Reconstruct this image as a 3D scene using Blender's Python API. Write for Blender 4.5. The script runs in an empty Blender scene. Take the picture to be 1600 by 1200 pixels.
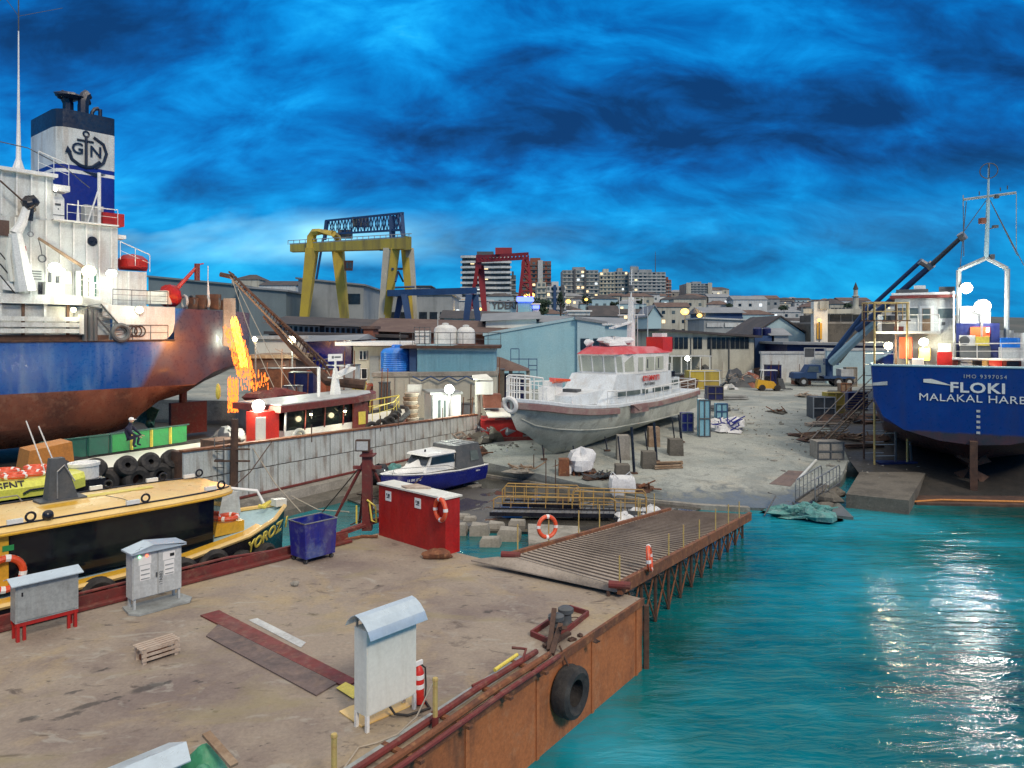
import bpy, math, random
from math import sin, cos, pi, radians, atan2, sqrt
from mathutils import Vector, Matrix
random.seed(7)
sc = bpy.context.scene
COL = sc.collection
# ------------------------------------------------------------------ camera
F_, HZ, CH = 1155.0, 520.0, 8.0
cam = bpy.data.cameras.new("camera"); cam.lens = 36*F_/1600; cam.sensor_width = 36
cam.shift_y = -(600-HZ)/1600; cam.clip_end = 6000; cam.clip_start = 0.1
camo = bpy.data.objects.new("camera", cam); COL.objects.link(camo)
camo.location = (0, 0, CH); camo.rotation_euler = (radians(90), 0, 0)
sc.camera = camo
# ------------------------------------------------------------------ world
def N(nt, t, **k):
    n = nt.nodes.new(t)
    for a, v in k.items():
        if a.startswith('i_'): n.inputs[a[2:].replace('_', ' ')].default_value = v
        else: setattr(n, a, v)
    return n
def ramp(nt, fac, stops, interp='LINEAR'):
    r = nt.nodes.new('ShaderNodeValToRGB'); r.color_ramp.interpolation = interp
    e = r.color_ramp.elements
    while len(e) > 1: e.remove(e[0])
    for i, (p, c) in enumerate(stops):
        q = e[0] if i == 0 else e.new(p)
        q.position = p; q.color = (c[0], c[1], c[2], 1) if not isinstance(c, (int, float)) else (c, c, c, 1)
    nt.links.new(fac, r.inputs[0]); return r.outputs[0]
def mixc(nt, fac, a, b, mode='MIX'):
    m = nt.nodes.new('ShaderNodeMix'); m.data_type = 'RGBA'; m.blend_type = mode
    for s, v in ((m.inputs[0], fac), (m.inputs[6], a), (m.inputs[7], b)):
        if isinstance(v, (int, float)): s.default_value = v if s == m.inputs[0] else (v, v, v, 1)
        elif isinstance(v, tuple): s.default_value = (*v[:3], 1)
        else: nt.links.new(v, s)
    return m.outputs[2]
def math_(nt, op, a, b=None, c=None, clamp=False):
    m = nt.nodes.new('ShaderNodeMath'); m.operation = op; m.use_clamp = clamp
    for i, v in enumerate((a, b, c)):
        if v is None: continue
        if isinstance(v, (int, float)): m.inputs[i].default_value = v
        else: nt.links.new(v, m.inputs[i])
    return m.outputs[0]
w = bpy.data.worlds.new("World"); sc.world = w; w.use_nodes = True
nt = w.node_tree; nt.nodes.clear()
tc = N(nt, 'ShaderNodeTexCoord')
sep = N(nt, 'ShaderNodeSeparateXYZ'); nt.links.new(tc.outputs['Generated'], sep.inputs[0])
zc = math_(nt, 'MAXIMUM', sep.outputs[2], 0.0)
den = math_(nt, 'ADD', zc, 0.62)
px_ = math_(nt, 'DIVIDE', sep.outputs[0], den); py_ = math_(nt, 'DIVIDE', sep.outputs[1], den)
cmb = N(nt, 'ShaderNodeCombineXYZ'); nt.links.new(px_, cmb.inputs[0]); nt.links.new(py_, cmb.inputs[1])
def wnoise(scale, detail, rough, dist=0.0, sx=1, sy=1, off=0):
    mp = N(nt, 'ShaderNodeMapping'); mp.inputs['Scale'].default_value = (sx, sy, 1); mp.inputs['Location'].default_value = (off, off*.7, 0)
    nt.links.new(cmb.outputs[0], mp.inputs[0])
    n = N(nt, 'ShaderNodeTexNoise', i_Scale=scale, i_Detail=detail, i_Roughness=rough, i_Distortion=dist)
    nt.links.new(mp.outputs[0], n.inputs['Vector']); return n.outputs[0]
n1 = wnoise(3.0, 9, .56, .35, .7, 1.35, 15.9)
n2 = wnoise(9.0, 8, .60, .5, .75, 1.3, 9.3)
n3 = wnoise(1.3, 3, .5, .3, .8, 1.3, 12.0)
cl = math_(nt, 'ADD', math_(nt, 'ADD', math_(nt, 'MULTIPLY', n1, .50), math_(nt, 'MULTIPLY', n2, .27)), math_(nt, 'MULTIPLY', n3, .23))
skyc = ramp(nt, cl, [(.415, (.001, .032, .125)), (.455, (.001, .062, .235)), (.488, (.0, .10, .35)), (.522, (.0, .155, .47)), (.557, (.001, .22, .60)), (.60, (.006, .33, .74)), (.65, (.05, .48, .85))])
hor = ramp(nt, cl, [(.41, (.0, .12, .32)), (.48, (.0, .22, .50)), (.54, (.002, .31, .62)), (.62, (.02, .44, .74))])
fz = ramp(nt, zc, [(0.04, 1.0), (0.21, 0.0)])
c1 = mixc(nt, fz, skyc, hor)
# pale streaks low in the sky
sn = wnoise(1.3, 5, .55, .3, .9, 2.2, 5.0)
zs = ramp(nt, zc, [(.085, 0.0), (.11, 1.0), (.135, 1.0), (.165, 0.0)])
ax = math_(nt, 'DIVIDE', sep.outputs[0], math_(nt, 'MAXIMUM', sep.outputs[1], .05))
xs = ramp(nt, math_(nt, 'MULTIPLY_ADD', ax, .5, .5), [(.17, .3), (.24, 1.0), (.37, 1.0), (.47, .12), (.9, 0.0)])
st = math_(nt, 'MULTIPLY', math_(nt, 'MULTIPLY', ramp(nt, sn, [(.46, 0.0), (.60, 1.0)]), zs), xs)
c2 = mixc(nt, st, c1, (.26, .66, .86))
# unseen sky overhead, made pale to keep the light neutral
fh = ramp(nt, zc, [(.44, 0.0), (.70, 1.0)])
c3 = mixc(nt, fh, c2, (.80, .76, .69))
sky = N(nt, 'ShaderNodeTexSky', sky_type='NISHITA', sun_disc=False, sun_elevation=radians(40), sun_rotation=radians(150))
bg1 = N(nt, 'ShaderNodeBackground', i_Strength=1.0); nt.links.new(c3, bg1.inputs[0])
bg2 = N(nt, 'ShaderNodeBackground', i_Strength=0.0015); nt.links.new(sky.outputs[0], bg2.inputs[0])
ad = N(nt, 'ShaderNodeAddShader'); nt.links.new(bg1.outputs[0], ad.inputs[0]); nt.links.new(bg2.outputs[0], ad.inputs[1])
wo = N(nt, 'ShaderNodeOutputWorld'); nt.links.new(ad.outputs[0], wo.inputs[0])
# ------------------------------------------------------------------ sun
sl = bpy.data.lights.new("sun", 'SUN'); sl.energy = 1.5; sl.angle = radians(10); sl.color = (1, .84, .66)
so = bpy.data.objects.new("sun", sl); COL.objects.link(so)
_d = Vector((-sin(radians(150))*cos(radians(40)), -cos(radians(150))*cos(radians(40)), -sin(radians(40))))
so.rotation_euler = _d.to_track_quat('-Z', 'Y').to_euler(); so.location = (20, -30, 60)
vs = sc.view_settings; vs.view_transform = 'Standard'; vs.look = 'None'; vs.exposure = 0.46; vs.gamma = 1
sc.cycles.max_bounces = 6; sc.cycles.use_denoising = True
sc.cycles.sample_clamp_indirect = 6

# ------------------------------------------------------------------ helpers
def A(px, py, Y): return Vector(((px-800)/F_*Y, Y, CH-(py-HZ)/F_*Y))
def G(px, py, z):
    Y = (CH-z)*F_/(py-HZ); return Vector(((px-800)/F_*Y, Y, z))
class Frame:
    def __init__(s, o, u):
        s.o = Vector((o[0], o[1], 0)); s.u = Vector((u[0], u[1], 0)).normalized(); s.n = Vector((-s.u.y, s.u.x, 0))
    def __call__(s, a, b, z=0): return s.o+s.u*a+s.n*b+Vector((0, 0, z))
    def s(s, px, b=0):                       # run length at which the line b crosses picture column px
        k = (px-800)/F_; o = s.o+s.n*b
        return (k*o.y-o.x)/(s.u.x-k*s.u.y)
    def z(s, py, a, b=0): return CH-(py-HZ)/F_*s(a, b).y
    def P(s, px, py, b=0):
        a = s.s(px, b); return (a, b, s.z(py, a, b))
W = {}
MATS = {}
class MB:
    def __init__(s, f=None): s.v = []; s.f = []; s.x = f
    def V(s, p):
        p = tuple(p)
        s.v.append(Vector(s.x(*p)) if s.x else Vector(p)); return len(s.v)-1
    def face(s, *i): s.f.append(tuple(i))
    def poly(s, pts): s.face(*[s.V(p) for p in pts]); return s
    def hexa(s, b, t):
        n = len(b); ib = [s.V(p) for p in b]; it = [s.V(p) for p in t]
        s.face(*reversed(ib)); s.face(*it)
        for i in range(n): j = (i+1) % n; s.face(ib[i], ib[j], it[j], it[i])
        return s
    def box(s, x0, y0, z0, x1, y1, z1):
        return s.hexa([(x0, y0, z0), (x1, y0, z0), (x1, y1, z0), (x0, y1, z0)], [(x0, y0, z1), (x1, y0, z1), (x1, y1, z1), (x0, y1, z1)])
    def cbox(s, c, d): return s.box(c[0]-d[0]/2, c[1]-d[1]/2, c[2]-d[2]/2, c[0]+d[0]/2, c[1]+d[1]/2, c[2]+d[2]/2)
    def prism(s, pl, z0, z1): return s.hexa([(x, y, z0) for x, y in pl], [(x, y, z1) for x, y in pl])
    def slab(s, pts, th):                    # polygon extruded by vector th
        th = Vector(th); return s.hexa([tuple(p) for p in pts], [tuple(Vector(p)+th) for p in pts])
    def bar(s, p, q, r, n=6, r2=None, cap=True):
        p = Vector(p); q = Vector(q); d = q-p
        if d.length < 1e-6: return s
        d.normalize(); a = d.orthogonal().normalized(); b = d.cross(a)
        r2 = r if r2 is None else r2
        A_ = [s.V(p+(a*cos(2*pi*i/n)+b*sin(2*pi*i/n))*r) for i in range(n)]
        B_ = [s.V(q+(a*cos(2*pi*i/n)+b*sin(2*pi*i/n))*r2) for i in range(n)]
        for i in range(n): j = (i+1) % n; s.face(A_[i], A_[j], B_[j], B_[i])
        if cap: s.face(*reversed(A_)); s.face(*B_)
        return s
    def beam(s, p, q, w, h=None, up=(0, 0, 1)):   # square section beam
        h = h or w; p = Vector(p); q = Vector(q); d = (q-p)
        if d.length < 1e-6: return s
        d.normalize(); up = Vector(up)
        if abs(d.dot(up)) > .98: up = Vector((1, 0, 0))
        a = d.cross(up).normalized()*w/2; b = a.cross(d).normalized()*h/2
        return s.hexa([p-a-b, p+a-b, p+a+b, p-a+b], [q-a-b, q+a-b, q+a+b, q-a+b])
    def tube(s, pts, r, n=6, closed=False):
        pts = [Vector(p) for p in pts]; m = len(pts); rings = []; prev = None
        for i, p in enumerate(pts):
            a = pts[i-1] if (i > 0 or closed) else p; b = pts[(i+1) % m] if (i < m-1 or closed) else p
            d = (b-a).normalized()
            if prev is None: o = d.orthogonal().normalized()
            else:
                o = prev-d*prev.dot(d); o = o.normalized() if o.length > 1e-5 else d.orthogonal().normalized()
            prev = o; c = d.cross(o); rr = r[i] if isinstance(r, (list, tuple)) else r
            rings.append([s.V(p+(o*cos(2*pi*k/n)+c*sin(2*pi*k/n))*rr) for k in range(n)])
        for i in range(m if closed else m-1):
            R, Q = rings[i], rings[(i+1) % m]
            for k in range(n): l = (k+1) % n; s.face(R[k], R[l], Q[l], Q[k])
        if not closed: s.face(*reversed(rings[0])); s.face(*rings[-1])
        return s
    def torus(s, c, R, r, nrm=(0, 0, 1), n=20, m=8, sq=1.0):
        c = Vector(c); nr = Vector(nrm).normalized(); a = nr.orthogonal().normalized(); b = nr.cross(a); rings = []
        for i in range(n):
            t = 2*pi*i/n; e = a*cos(t)+b*sin(t)
            rings.append([s.V(c+e*(R+r*cos(2*pi*k/m))+nr*(r*sq*sin(2*pi*k/m))) for k in range(m)])
        for i in range(n):
            Q = rings[(i+1) % n]; P = rings[i]
            for k in range(m): l = (k+1) % m; s.face(P[k], Q[k], Q[l], P[l])
        return s
    def lathe(s, c, prof, n=16, ax=(0, 0, 1), sx=1, sy=1):
        c = Vector(c); ax = Vector(ax).normalized()
        a = Vector((1, 0, 0)) if abs(ax.z) > .9 else ax.orthogonal().normalized(); b = ax.cross(a); rings = []
        for r, z in prof: rings.append([s.V(c+a*(r*sx*cos(2*pi*k/n))+b*(r*sy*sin(2*pi*k/n))+ax*z) for k in range(n)])
        for i in range(len(rings)-1):
            P, Q = rings[i], rings[i+1]
            for k in range(n): l = (k+1) % n; s.face(P[k], P[l], Q[l], Q[k])
        s.face(*reversed(rings[0])); s.face(*rings[-1]); return s
    def ball(s, c, r, n=10, m=7, sz=1.0):
        return s.lathe(c, [(max(1e-4, r*sin(pi*i/m)), -r*sz*cos(pi*i/m)) for i in range(m+1)], n)
    def loft(s, secs, cap=True, closed=False):
        R = [[s.V(p) for p in q] for q in secs]; n = len(R[0])
        for i in range(len(R)-1):
            for k in range(n if closed else n-1):
                l = (k+1) % n; s.face(R[i][k], R[i][l], R[i+1][l], R[i+1][k])
        if cap: s.face(*reversed(R[0])); s.face(*R[-1])
        return s
    def blob(s, c, r, n=12, m=8, amp=.25, sz=1, seed=0, flat=None, sc_=(1, 1)):
        rd = random.Random(seed); ph = [rd.uniform(0, 6.28) for _ in range(6)]
        c = Vector(c); rings = []
        for i in range(m+1):
            t = pi*i/m; row = []
            for k in range(n):
                p = 2*pi*k/n
                rr = r*(1+amp*(sin(2*p+ph[0])*sin(t*2+ph[1])+.6*sin(3*p+ph[2]+t*2)+.5*sin(5*p+ph[3]-3*t)+.35*rd.uniform(-1, 1)*sin(t)))
                z = -rr*sz*cos(t)
                if flat is not None: z = max(z, flat)
                row.append(s.V(c+Vector((rr*sin(t)*cos(p)*sc_[0]+1e-4*cos(p), rr*sin(t)*sin(p)*sc_[1]+1e-4*sin(p), z))))
            rings.append(row)
        for i in range(m):
            for k in range(n): l = (k+1) % n; s.face(rings[i][k], rings[i][l], rings[i+1][l], rings[i+1][k])
        s.face(*reversed(rings[0])); s.face(*rings[-1]); return s
    def build(s, name, m, parent=None, smooth=True, ang=35, origin=None):
        xs = [v.x for v in s.v]; ys = [v.y for v in s.v]; zs = [v.z for v in s.v]
        c = Vector(origin) if origin else Vector(((min(xs)+max(xs))/2, (min(ys)+max(ys))/2, min(zs)))
        me = bpy.data.meshes.new(name); me.from_pydata([tuple(v-c) for v in s.v], [], s.f); me.validate(); 
        if smooth:
            me.polygons.foreach_set('use_smooth', [True]*len(me.polygons)); me.set_sharp_from_angle(angle=radians(ang))
        import bmesh
        b = bmesh.new(); b.from_mesh(me); bmesh.ops.recalc_face_normals(b, faces=b.faces); b.to_mesh(me); b.free()
        me.materials.append(MATS[m] if isinstance(m, str) else m)
        o = bpy.data.objects.new(name, me); COL.objects.link(o)
        place(o, c, parent); return o
def place(o, c, parent):
    W[o.name] = Vector(c)
    if parent is not None: o.parent = parent; o.location = Vector(c)-W[parent.name]
    else: o.location = c
def tag(o, label=None, cat=None, group=None, kind=None):
    if label: o['label'] = label
    if cat: o['category'] = cat
    if group: o['group'] = group
    if kind: o['kind'] = kind
    return o
def empty(name, loc, label=None, cat=None, group=None):
    o = bpy.data.objects.new(name, None); COL.objects.link(o); o.empty_display_size = .3
    place(o, Vector(loc), None); return tag(o, label, cat, group)
def copy_tree(o, parent=None):
    c = o.copy(); COL.objects.link(c); c.parent = parent; W[c.name] = W[o.name].copy()
    for ch in list(o.children): copy_tree(ch, c)
    return c
def dup(root, loc, rz=0.0, label=None, group=None, scale=None, dims=None):
    c = copy_tree(root); c.location = loc; c.rotation_euler = (0, 0, rz)
    if scale: c.scale = (scale,)*3 if isinstance(scale, (int, float)) else scale
    if label: c['label'] = label
    if group: c['group'] = group
    return c
def text(body, size, c, right, up, m, parent, name='lettering', ext=.004, bold=0.0, squash=1.0, space=1.0):
    cu = bpy.data.curves.new('t', 'FONT'); cu.body = body; cu.size = size; cu.align_x = 'CENTER'; cu.align_y = 'CENTER'
    cu.extrude = ext; cu.offset = bold; cu.resolution_u = 3; cu.space_character = space
    to = bpy.data.objects.new('t', cu); COL.objects.link(to)
    bpy.context.view_layer.update()
    me = bpy.data.meshes.new_from_object(to.evaluated_get(bpy.context.evaluated_depsgraph_get()))
    bpy.data.objects.remove(to); bpy.data.curves.remove(cu)
    R = Vector(right).normalized(); U = Vector(up).normalized(); Nn = R.cross(U)
    for v in me.vertices: v.co = R*v.co.x*squash+U*v.co.y+Nn*v.co.z
    me.materials.clear(); me.materials.append(MATS[m]); o = bpy.data.objects.new(name, me); COL.objects.link(o)
    place(o, Vector(c), parent); return o
# ------------------------------------------------------------------ materials
def mat(name, col, rough=.6, metal=0.0, c2=None, s=1.5, amt=.5, c3=None, s3=6, a3=.35, bump=.0, bs=12, streak=None, sa=.5, ss=3, spec=.5, emit=None, es=0, alpha=None, fine=.12, coord='Object', th=(.45, .62)):
    m = bpy.data.materials.new(name); m.use_nodes = True; nt = m.node_tree; b = nt.nodes['Principled BSDF']
    MATS[name] = m
    b.inputs['Roughness'].default_value = rough; b.inputs['Metallic'].default_value = metal; b.inputs['Specular IOR Level'].default_value = spec
    if emit:
        b.inputs['Base Color'].default_value = (*col, 1)
        b.inputs['Emission Color'].default_value = (*emit, 1); b.inputs['Emission Strength'].default_value = es; return m
    tc = N(nt, 'ShaderNodeTexCoord'); v = tc.outputs[coord]
    def noise(scale, det=5, ro=.6, mp=None, dist=0.0):
        src = v
        if mp: q = N(nt, 'ShaderNodeMapping'); q.inputs['Scale'].default_value = mp; nt.links.new(v, q.inputs[0]); src = q.outputs[0]
        n = N(nt, 'ShaderNodeTexNoise', i_Scale=scale, i_Detail=det, i_Roughness=ro, i_Distortion=dist); nt.links.new(src, n.inputs['Vector']); return n.outputs[0]
    c = tuple(col); out = None
    if c2: out = mixc(nt, math_(nt, 'MULTIPLY', ramp(nt, noise(s, 6, .62), [(th[0], 0.0), (th[1], 1.0)]), amt), c, tuple(c2))
    if c3: out = mixc(nt, math_(nt, 'MULTIPLY', ramp(nt, noise(s3, 6, .65, None, .4), [(.52, 0.0), (.66, 1.0)]), a3), out or c, tuple(c3))
    if streak: out = mixc(nt, math_(nt, 'MULTIPLY', ramp(nt, noise(ss, 5, .6, (1, 1, .12)), [(.5, 0.0), (.66, 1.0)]), sa), out or c, tuple(streak))
    if fine:
        f = ramp(nt, noise(14, 5, .7), [(.3, 1-fine*2), (.7, 1.0+fine)]); out = mixc(nt, 1.0, out or c, f, 'MULTIPLY')
    if out is not None and not isinstance(out, tuple): nt.links.new(out, b.inputs['Base Color'])
    else: b.inputs['Base Color'].default_value = (*c, 1)
    if bump:
        bn = N(nt, 'ShaderNodeBump', i_Strength=bump, i_Distance=.03); nt.links.new(noise(bs, 6, .65), bn.inputs['Height']); nt.links.new(bn.outputs[0], b.inputs['Normal'])
    rr = ramp(nt, noise(5), [(.3, max(.02, rough-.12)), (.7, min(1, rough+.12))]); nt.links.new(rr, b.inputs['Roughness'])
    return m
RUST = (.16, .055, .025); DIRT = (.10, .08, .06)
mat('white_paint', (.60, .64, .63), .45, c2=(.46, .49, .48), s=.8, amt=.6, streak=(.30, .22, .15), sa=.4, ss=2)
mat('white_clean', (.78, .79, .77), .4, c2=(.62, .64, .62), s=1.2, amt=.5)
mat('cream_paint', (.74, .75, .68), .5, c2=(.62, .63, .57), s=1, amt=.4, streak=(.4, .36, .28), sa=.2, ss=4, fine=.05)
mat('grey_paint', (.33, .36, .36), .5, c2=(.22, .24, .24), s=1.5, amt=.6, streak=(.14, .12, .1), sa=.3)
mat('light_grey', (.50, .53, .53), .5, c2=(.36, .38, .38), s=1.5, amt=.6, streak=(.2, .17, .14), sa=.25)
mat('dark_grey', (.07, .08, .09), .6, c2=(.12, .12, .12), s=2, amt=.6)
mat('black_paint', (.010, .011, .018), .3, c2=(.03, .03, .04), s=2, amt=.4)
mat('black_gloss', (.003, .005, .010), .08, c2=(.012, .02, .018), s=1.2, amt=.7, fine=0)
mat('rubber', (.022, .022, .024), .85, c2=(.07, .065, .06), s=3, amt=.6, bump=.6, bs=20)
mat('red_paint', (.42, .012, .010), .5, c2=(.28, .012, .012), s=1.5, amt=.5, streak=(.5, .06, .05), sa=.25)
mat('red_bright', (.62, .03, .02), .45, c2=(.45, .03, .03), s=2, amt=.5)
mat('orange_red', (.75, .09, .025), .45, c2=(.6, .08, .04), s=4, amt=.4)
mat('maroon', (.17, .028, .025), .65, c2=(.10, .035, .03), s=2, amt=.7, c3=(.22, .12, .08), a3=.5)
mat('rust', (.20, .075, .035), .85, c2=(.10, .045, .03), s=2, amt=.8, c3=(.33, .16, .07), a3=.6, bump=.5)
mat('dark_rust', (.07, .04, .03), .9, c2=(.13, .07, .045), s=2, amt=.8, bump=.5)
mat('yellow_paint', (.70, .40, .03), .4, c2=(.60, .32, .03), s=1.2, amt=.6, streak=(.35, .2, .06), sa=.25)
mat('pale_yellow', (.78, .56, .22), .35, c2=(.72, .46, .14), s=.7, amt=.8, fine=.05)
mat('lime_yellow', (.70, .72, .10), .45, c2=(.6, .58, .12), s=2, amt=.4)
mat('crane_yellow', (.52, .40, .05), .6, c2=(.40, .30, .06), s=.25, amt=.7, streak=(.16, .12, .06), sa=.6, ss=.6)
mat('post_yellow', (.52, .40, .14), .6, c2=(.4, .22, .08), s=5, amt=.6)
mat('rail_yellow', (.45, .29, .08), .6, c2=(.35, .2, .08), s=4, amt=.7)
mat('lemon', (.75, .62, .10), .5, c2=(.6, .5, .1), s=4, amt=.5)
mat('navy', (.006, .010, .075), .4, c2=(.02, .03, .12), s=1.2, amt=.6)
mat('bin_blue', (.008, .016, .24), .5, c2=(.09, .13, .30), s=1.1, amt=.7, c3=(.2, .22, .3), s3=5, a3=.4, streak=(.15, .1, .1), sa=.3, th=(.5, .6))
mat('tank_blue', (.01, .17, .68), .4, c2=(.03, .25, .75), s=2, amt=.6, streak=(.3, .45, .7), sa=.3)
mat('sky_blue', (.20, .45, .56), .6, c2=(.28, .50, .60), s=.6, amt=.6, streak=(.12, .26, .34), sa=.45, ss=1.5)
mat('wall_blue', (.27, .50, .58), .8, c2=(.34, .55, .60), s=.25, amt=.7, streak=(.2, .34, .4), sa=.4, ss=.7)
mat('pale_blue', (.38, .55, .60), .7, c2=(.30, .44, .5), s=.3, amt=.6)
mat('crane_blue', (.02, .06, .16), .6, c2=(.03, .09, .22), s=.4, amt=.7)
mat('crane_red', (.30, .02, .025), .6, c2=(.2, .02, .03), s=.3, amt=.7)
mat('concrete', (.30, .285, .25), .9, c2=(.20, .19, .165), s=.8, amt=.8, c3=(.42, .40, .35), a3=.5, bump=.4, streak=(.12, .11, .09), sa=.4)
mat('dark_concrete', (.13, .12, .10), .9, c2=(.07, .065, .055), s=.8, amt=.8, c3=(.2, .18, .15), a3=.5, bump=.5)
mat('stucco', (.50, .50, .42), .9, c2=(.40, .40, .34), s=.3, amt=.8, streak=(.2, .19, .15), sa=.55, ss=.9)
mat('stucco_grey', (.30, .33, .34), .9, c2=(.23, .26, .27), s=.3, amt=.8, streak=(.15, .17, .18), sa=.5, ss=.7)
mat('hall_grey', (.15, .20, .22), .8, c2=(.12, .16, .18), s=.2, amt=.7, streak=(.1, .13, .15), sa=.5, ss=.5)
mat('roof_dark', (.045, .045, .05), .85, c2=(.085, .075, .075), s=.4, amt=.8, streak=(.1, .07, .06), sa=.4)
mat('roof_brown', (.11, .07, .06), .85, c2=(.16, .11, .09), s=.6, amt=.8)
mat('roof_grey', (.20, .22, .24), .7, c2=(.28, .3, .32), s=.5, amt=.7)
mat('glass_dark', (.012, .018, .025), .12, fine=0, c2=(.04, .05, .06), s=1, amt=.5)
mat('glass_grey', (.10, .13, .13), .15, fine=0, c2=(.2, .23, .22), s=1.3, amt=.6)
mat('wood', (.24, .16, .10), .85, c2=(.35, .27, .19), s=3, amt=.7, bump=.4)
mat('pale_wood', (.42, .33, .26), .85, c2=(.55, .48, .40), s=3, amt=.7, bump=.4)
mat('fabric_white', (.68, .70, .72), .9, c2=(.5, .52, .55), s=2, amt=.6, bump=.8, bs=6)
mat('net_teal', (.10, .30, .29), .9, c2=(.03, .12, .13), s=3, amt=.8, c3=(.35, .5, .48), a3=.5, bump=1, bs=18)
mat('tarp_green', (.05, .28, .15), .5, c2=(.16, .42, .30), s=2.0, amt=.8, bump=.6, bs=5)
mat('green_bin', (.02, .27, .07), .6, c2=(.03, .15, .06), s=2, amt=.6)
mat('green_dark', (.01, .10, .07), .6, c2=(.02, .06, .06), s=1, amt=.7)
mat('tree_leaf', (.02, .045, .03), .9, c2=(.035, .07, .04), s=.6, amt=.8)
mat('bark', (.05, .035, .025), .9)
mat('steel', (.30, .31, .32), .4, .6, c2=(.2, .2, .2), s=3, amt=.6)
mat('galv_roof', (.50, .60, .68), .35, .3, c2=(.42, .5, .56), s=2, amt=.5, fine=.05)
mat('pearl', (.72, .74, .72), .3, fine=.03)
mat('slip_shade', (.03, .03, .028), .6, c2=(.05, .045, .04), s=.7, amt=.8)  # near-black: shade under the ships put into the floor colour
mat('rope', (.40, .35, .28), .9)
mat('skin', (.45, .27, .19), .6, fine=.03)
mat('cloth_navy', (.012, .014, .04), .9)
mat('primer', (.50, .53, .48), .6, c2=(.35, .38, .34), s=.5, amt=.7, c3=(.17, .17, .15), s3=1.5, a3=.45, streak=(.19, .18, .15), sa=.35, ss=1)
mat('fender_brown', (.23, .13, .13), .75, c2=(.30, .25, .22), s=.9, amt=.8)
mat('deck_white', (.62, .68, .72), .6, c2=(.50, .54, .56), s=1.2, amt=.6, streak=(.45, .4, .35), sa=.3)
mat('roof_pink', (.52, .055, .07), .6, c2=(.60, .25, .27), s=.9, amt=.6)
mat('insul_tank', (.68, .70, .68), .6, c2=(.5, .52, .5), s=1.5, amt=.6)
mat('brick', (.22, .08, .05), .9, c2=(.3, .13, .09), s=2, amt=.7)
mat('screen_white', (.8, .8, .78), .5, fine=.02)
mat('copper_green', (.10, .36, .28), .5, .3, c2=(.30, .55, .45), s=3, amt=.8, c3=(.03, .14, .12), s3=5, a3=.6)
def emat(name, col, es): return mat(name, (.06, .06, .06), emit=col, es=es)
emat('lamp_white', (1, .97, .86), 22); emat('lamp_warm', (1, .80, .42), 18); emat('lamp_cool', (.85, 1, .92), 16)
emat('win_lit', (1, .74, .40), 1.3); emat('win_cool', (.85, .95, 1), 1.0); emat('street_glow', (1, .50, .10), 3); emat('lamp_flood', (1, .97, .88), 60)
emat('sign_blue', (.1, .15, 1), 3); emat('sign_orange', (1, .5, .08), 2.4); emat('led_green', (.3, 1, .4), 2.5); emat('led_red', (1, .12, .05), 3)
emat('spark', (1, .17, .01), 2.4); emat('spark_hot', (1, .38, .03), 5); emat('floor_glow', (1, .78, .4), 3)
PW = .68
def lamp(px, py, Y, power, m='lamp_white', r=.22, col=(1, .9, .72), label='', spot=None, aim=(0, -1, -.5), group='flood lamps', post=.4):
    """a flood lamp: housing, glowing lens, bracket; its own light hangs in front of the lens"""
    c = A(px, py, Y); a = Vector(aim).normalized(); r *= .64; power *= PW
    e = empty('flood_lamp', c, label, 'lamp', group)
    h = MB(); h.lathe(c, [(r*.5, -.22), (r*.95, -.12), (r*1.12, 0), (r*1.05, .02)], 14, a); h.build('housing', 'dark_grey', e)
    l = MB(); l.lathe(c, [(r*.2, .025), (r, .03), (r*.95, .10*r), (r*.5, .22*r), (.01, .25*r)], 14, a); l.build('lens', m, e)
    b = MB(); b.bar(c-a*.15, c-a*.18+Vector((0, 0, -post)), .03 if post < 1 else .06); b.build('bracket', 'steel', e)
    L = bpy.data.lights.new('lamp_light', 'POINT'); L.energy = power; L.color = col; L.shadow_soft_size = .15
    lo = bpy.data.objects.new('lamp_light', L); COL.objects.link(lo); lo.parent = e; lo.location = a*(r*1.0+.35)
    return e
# ================================================================== SETTING
# ---- water
def water_mat():
    m = bpy.data.materials.new('water'); m.use_nodes = True; nt = m.node_tree; b = nt.nodes['Principled BSDF']; MATS['water'] = m
    tc = N(nt, 'ShaderNodeTexCoord'); g = tc.outputs['Object']
    def no(s, d, r, dist=0, sc_=None):
        src = g
        if sc_: q = N(nt, 'ShaderNodeMapping'); q.inputs['Scale'].default_value = sc_; q.inputs['Rotation'].default_value = (0, 0, .06); nt.links.new(g, q.inputs[0]); src = q.outputs[0]
        n = N(nt, 'ShaderNodeTexNoise', i_Scale=s, i_Detail=d, i_Roughness=r, i_Distortion=dist); nt.links.new(src, n.inputs['Vector']); return n.outputs[0]
    col = ramp(nt, no(.10, 5, .6), [(.36, (.001, .06, .06)), (.5, (.003, .15, .17)), (.62, (.012, .27, .36))])
    nt.links.new(col, b.inputs['Base Color'])
    b.inputs['Roughness'].default_value = .045; b.inputs['IOR'].default_value = 1.33; b.inputs['Specular IOR Level'].default_value = .7
    h = math_(nt, 'ADD', math_(nt, 'MULTIPLY', no(.45, 4, .55, .4, (.42, 1.6, 1)), 1.6), math_(nt, 'ADD', math_(nt, 'MULTIPLY', no(1.5, 5, .6, .6, (.5, 1.6, 1)), .8), math_(nt, 'MULTIPLY', no(6, 3, .5, .4, (.7, 1.5, 1)), .07)))
    bn = N(nt, 'ShaderNodeBump', i_Strength=.75, i_Distance=.085); nt.links.new(h, bn.inputs['Height']); nt.links.new(bn.outputs[0], b.inputs['Normal'])
water_mat()
wt = MB().poly([(-900, -120, 0), (900, -120, 0), (900, 140, 0), (-900, 140, 0)]).build('water', 'water', smooth=False, origin=(0, 0, 0)); tag(wt, kind='structure')
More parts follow.
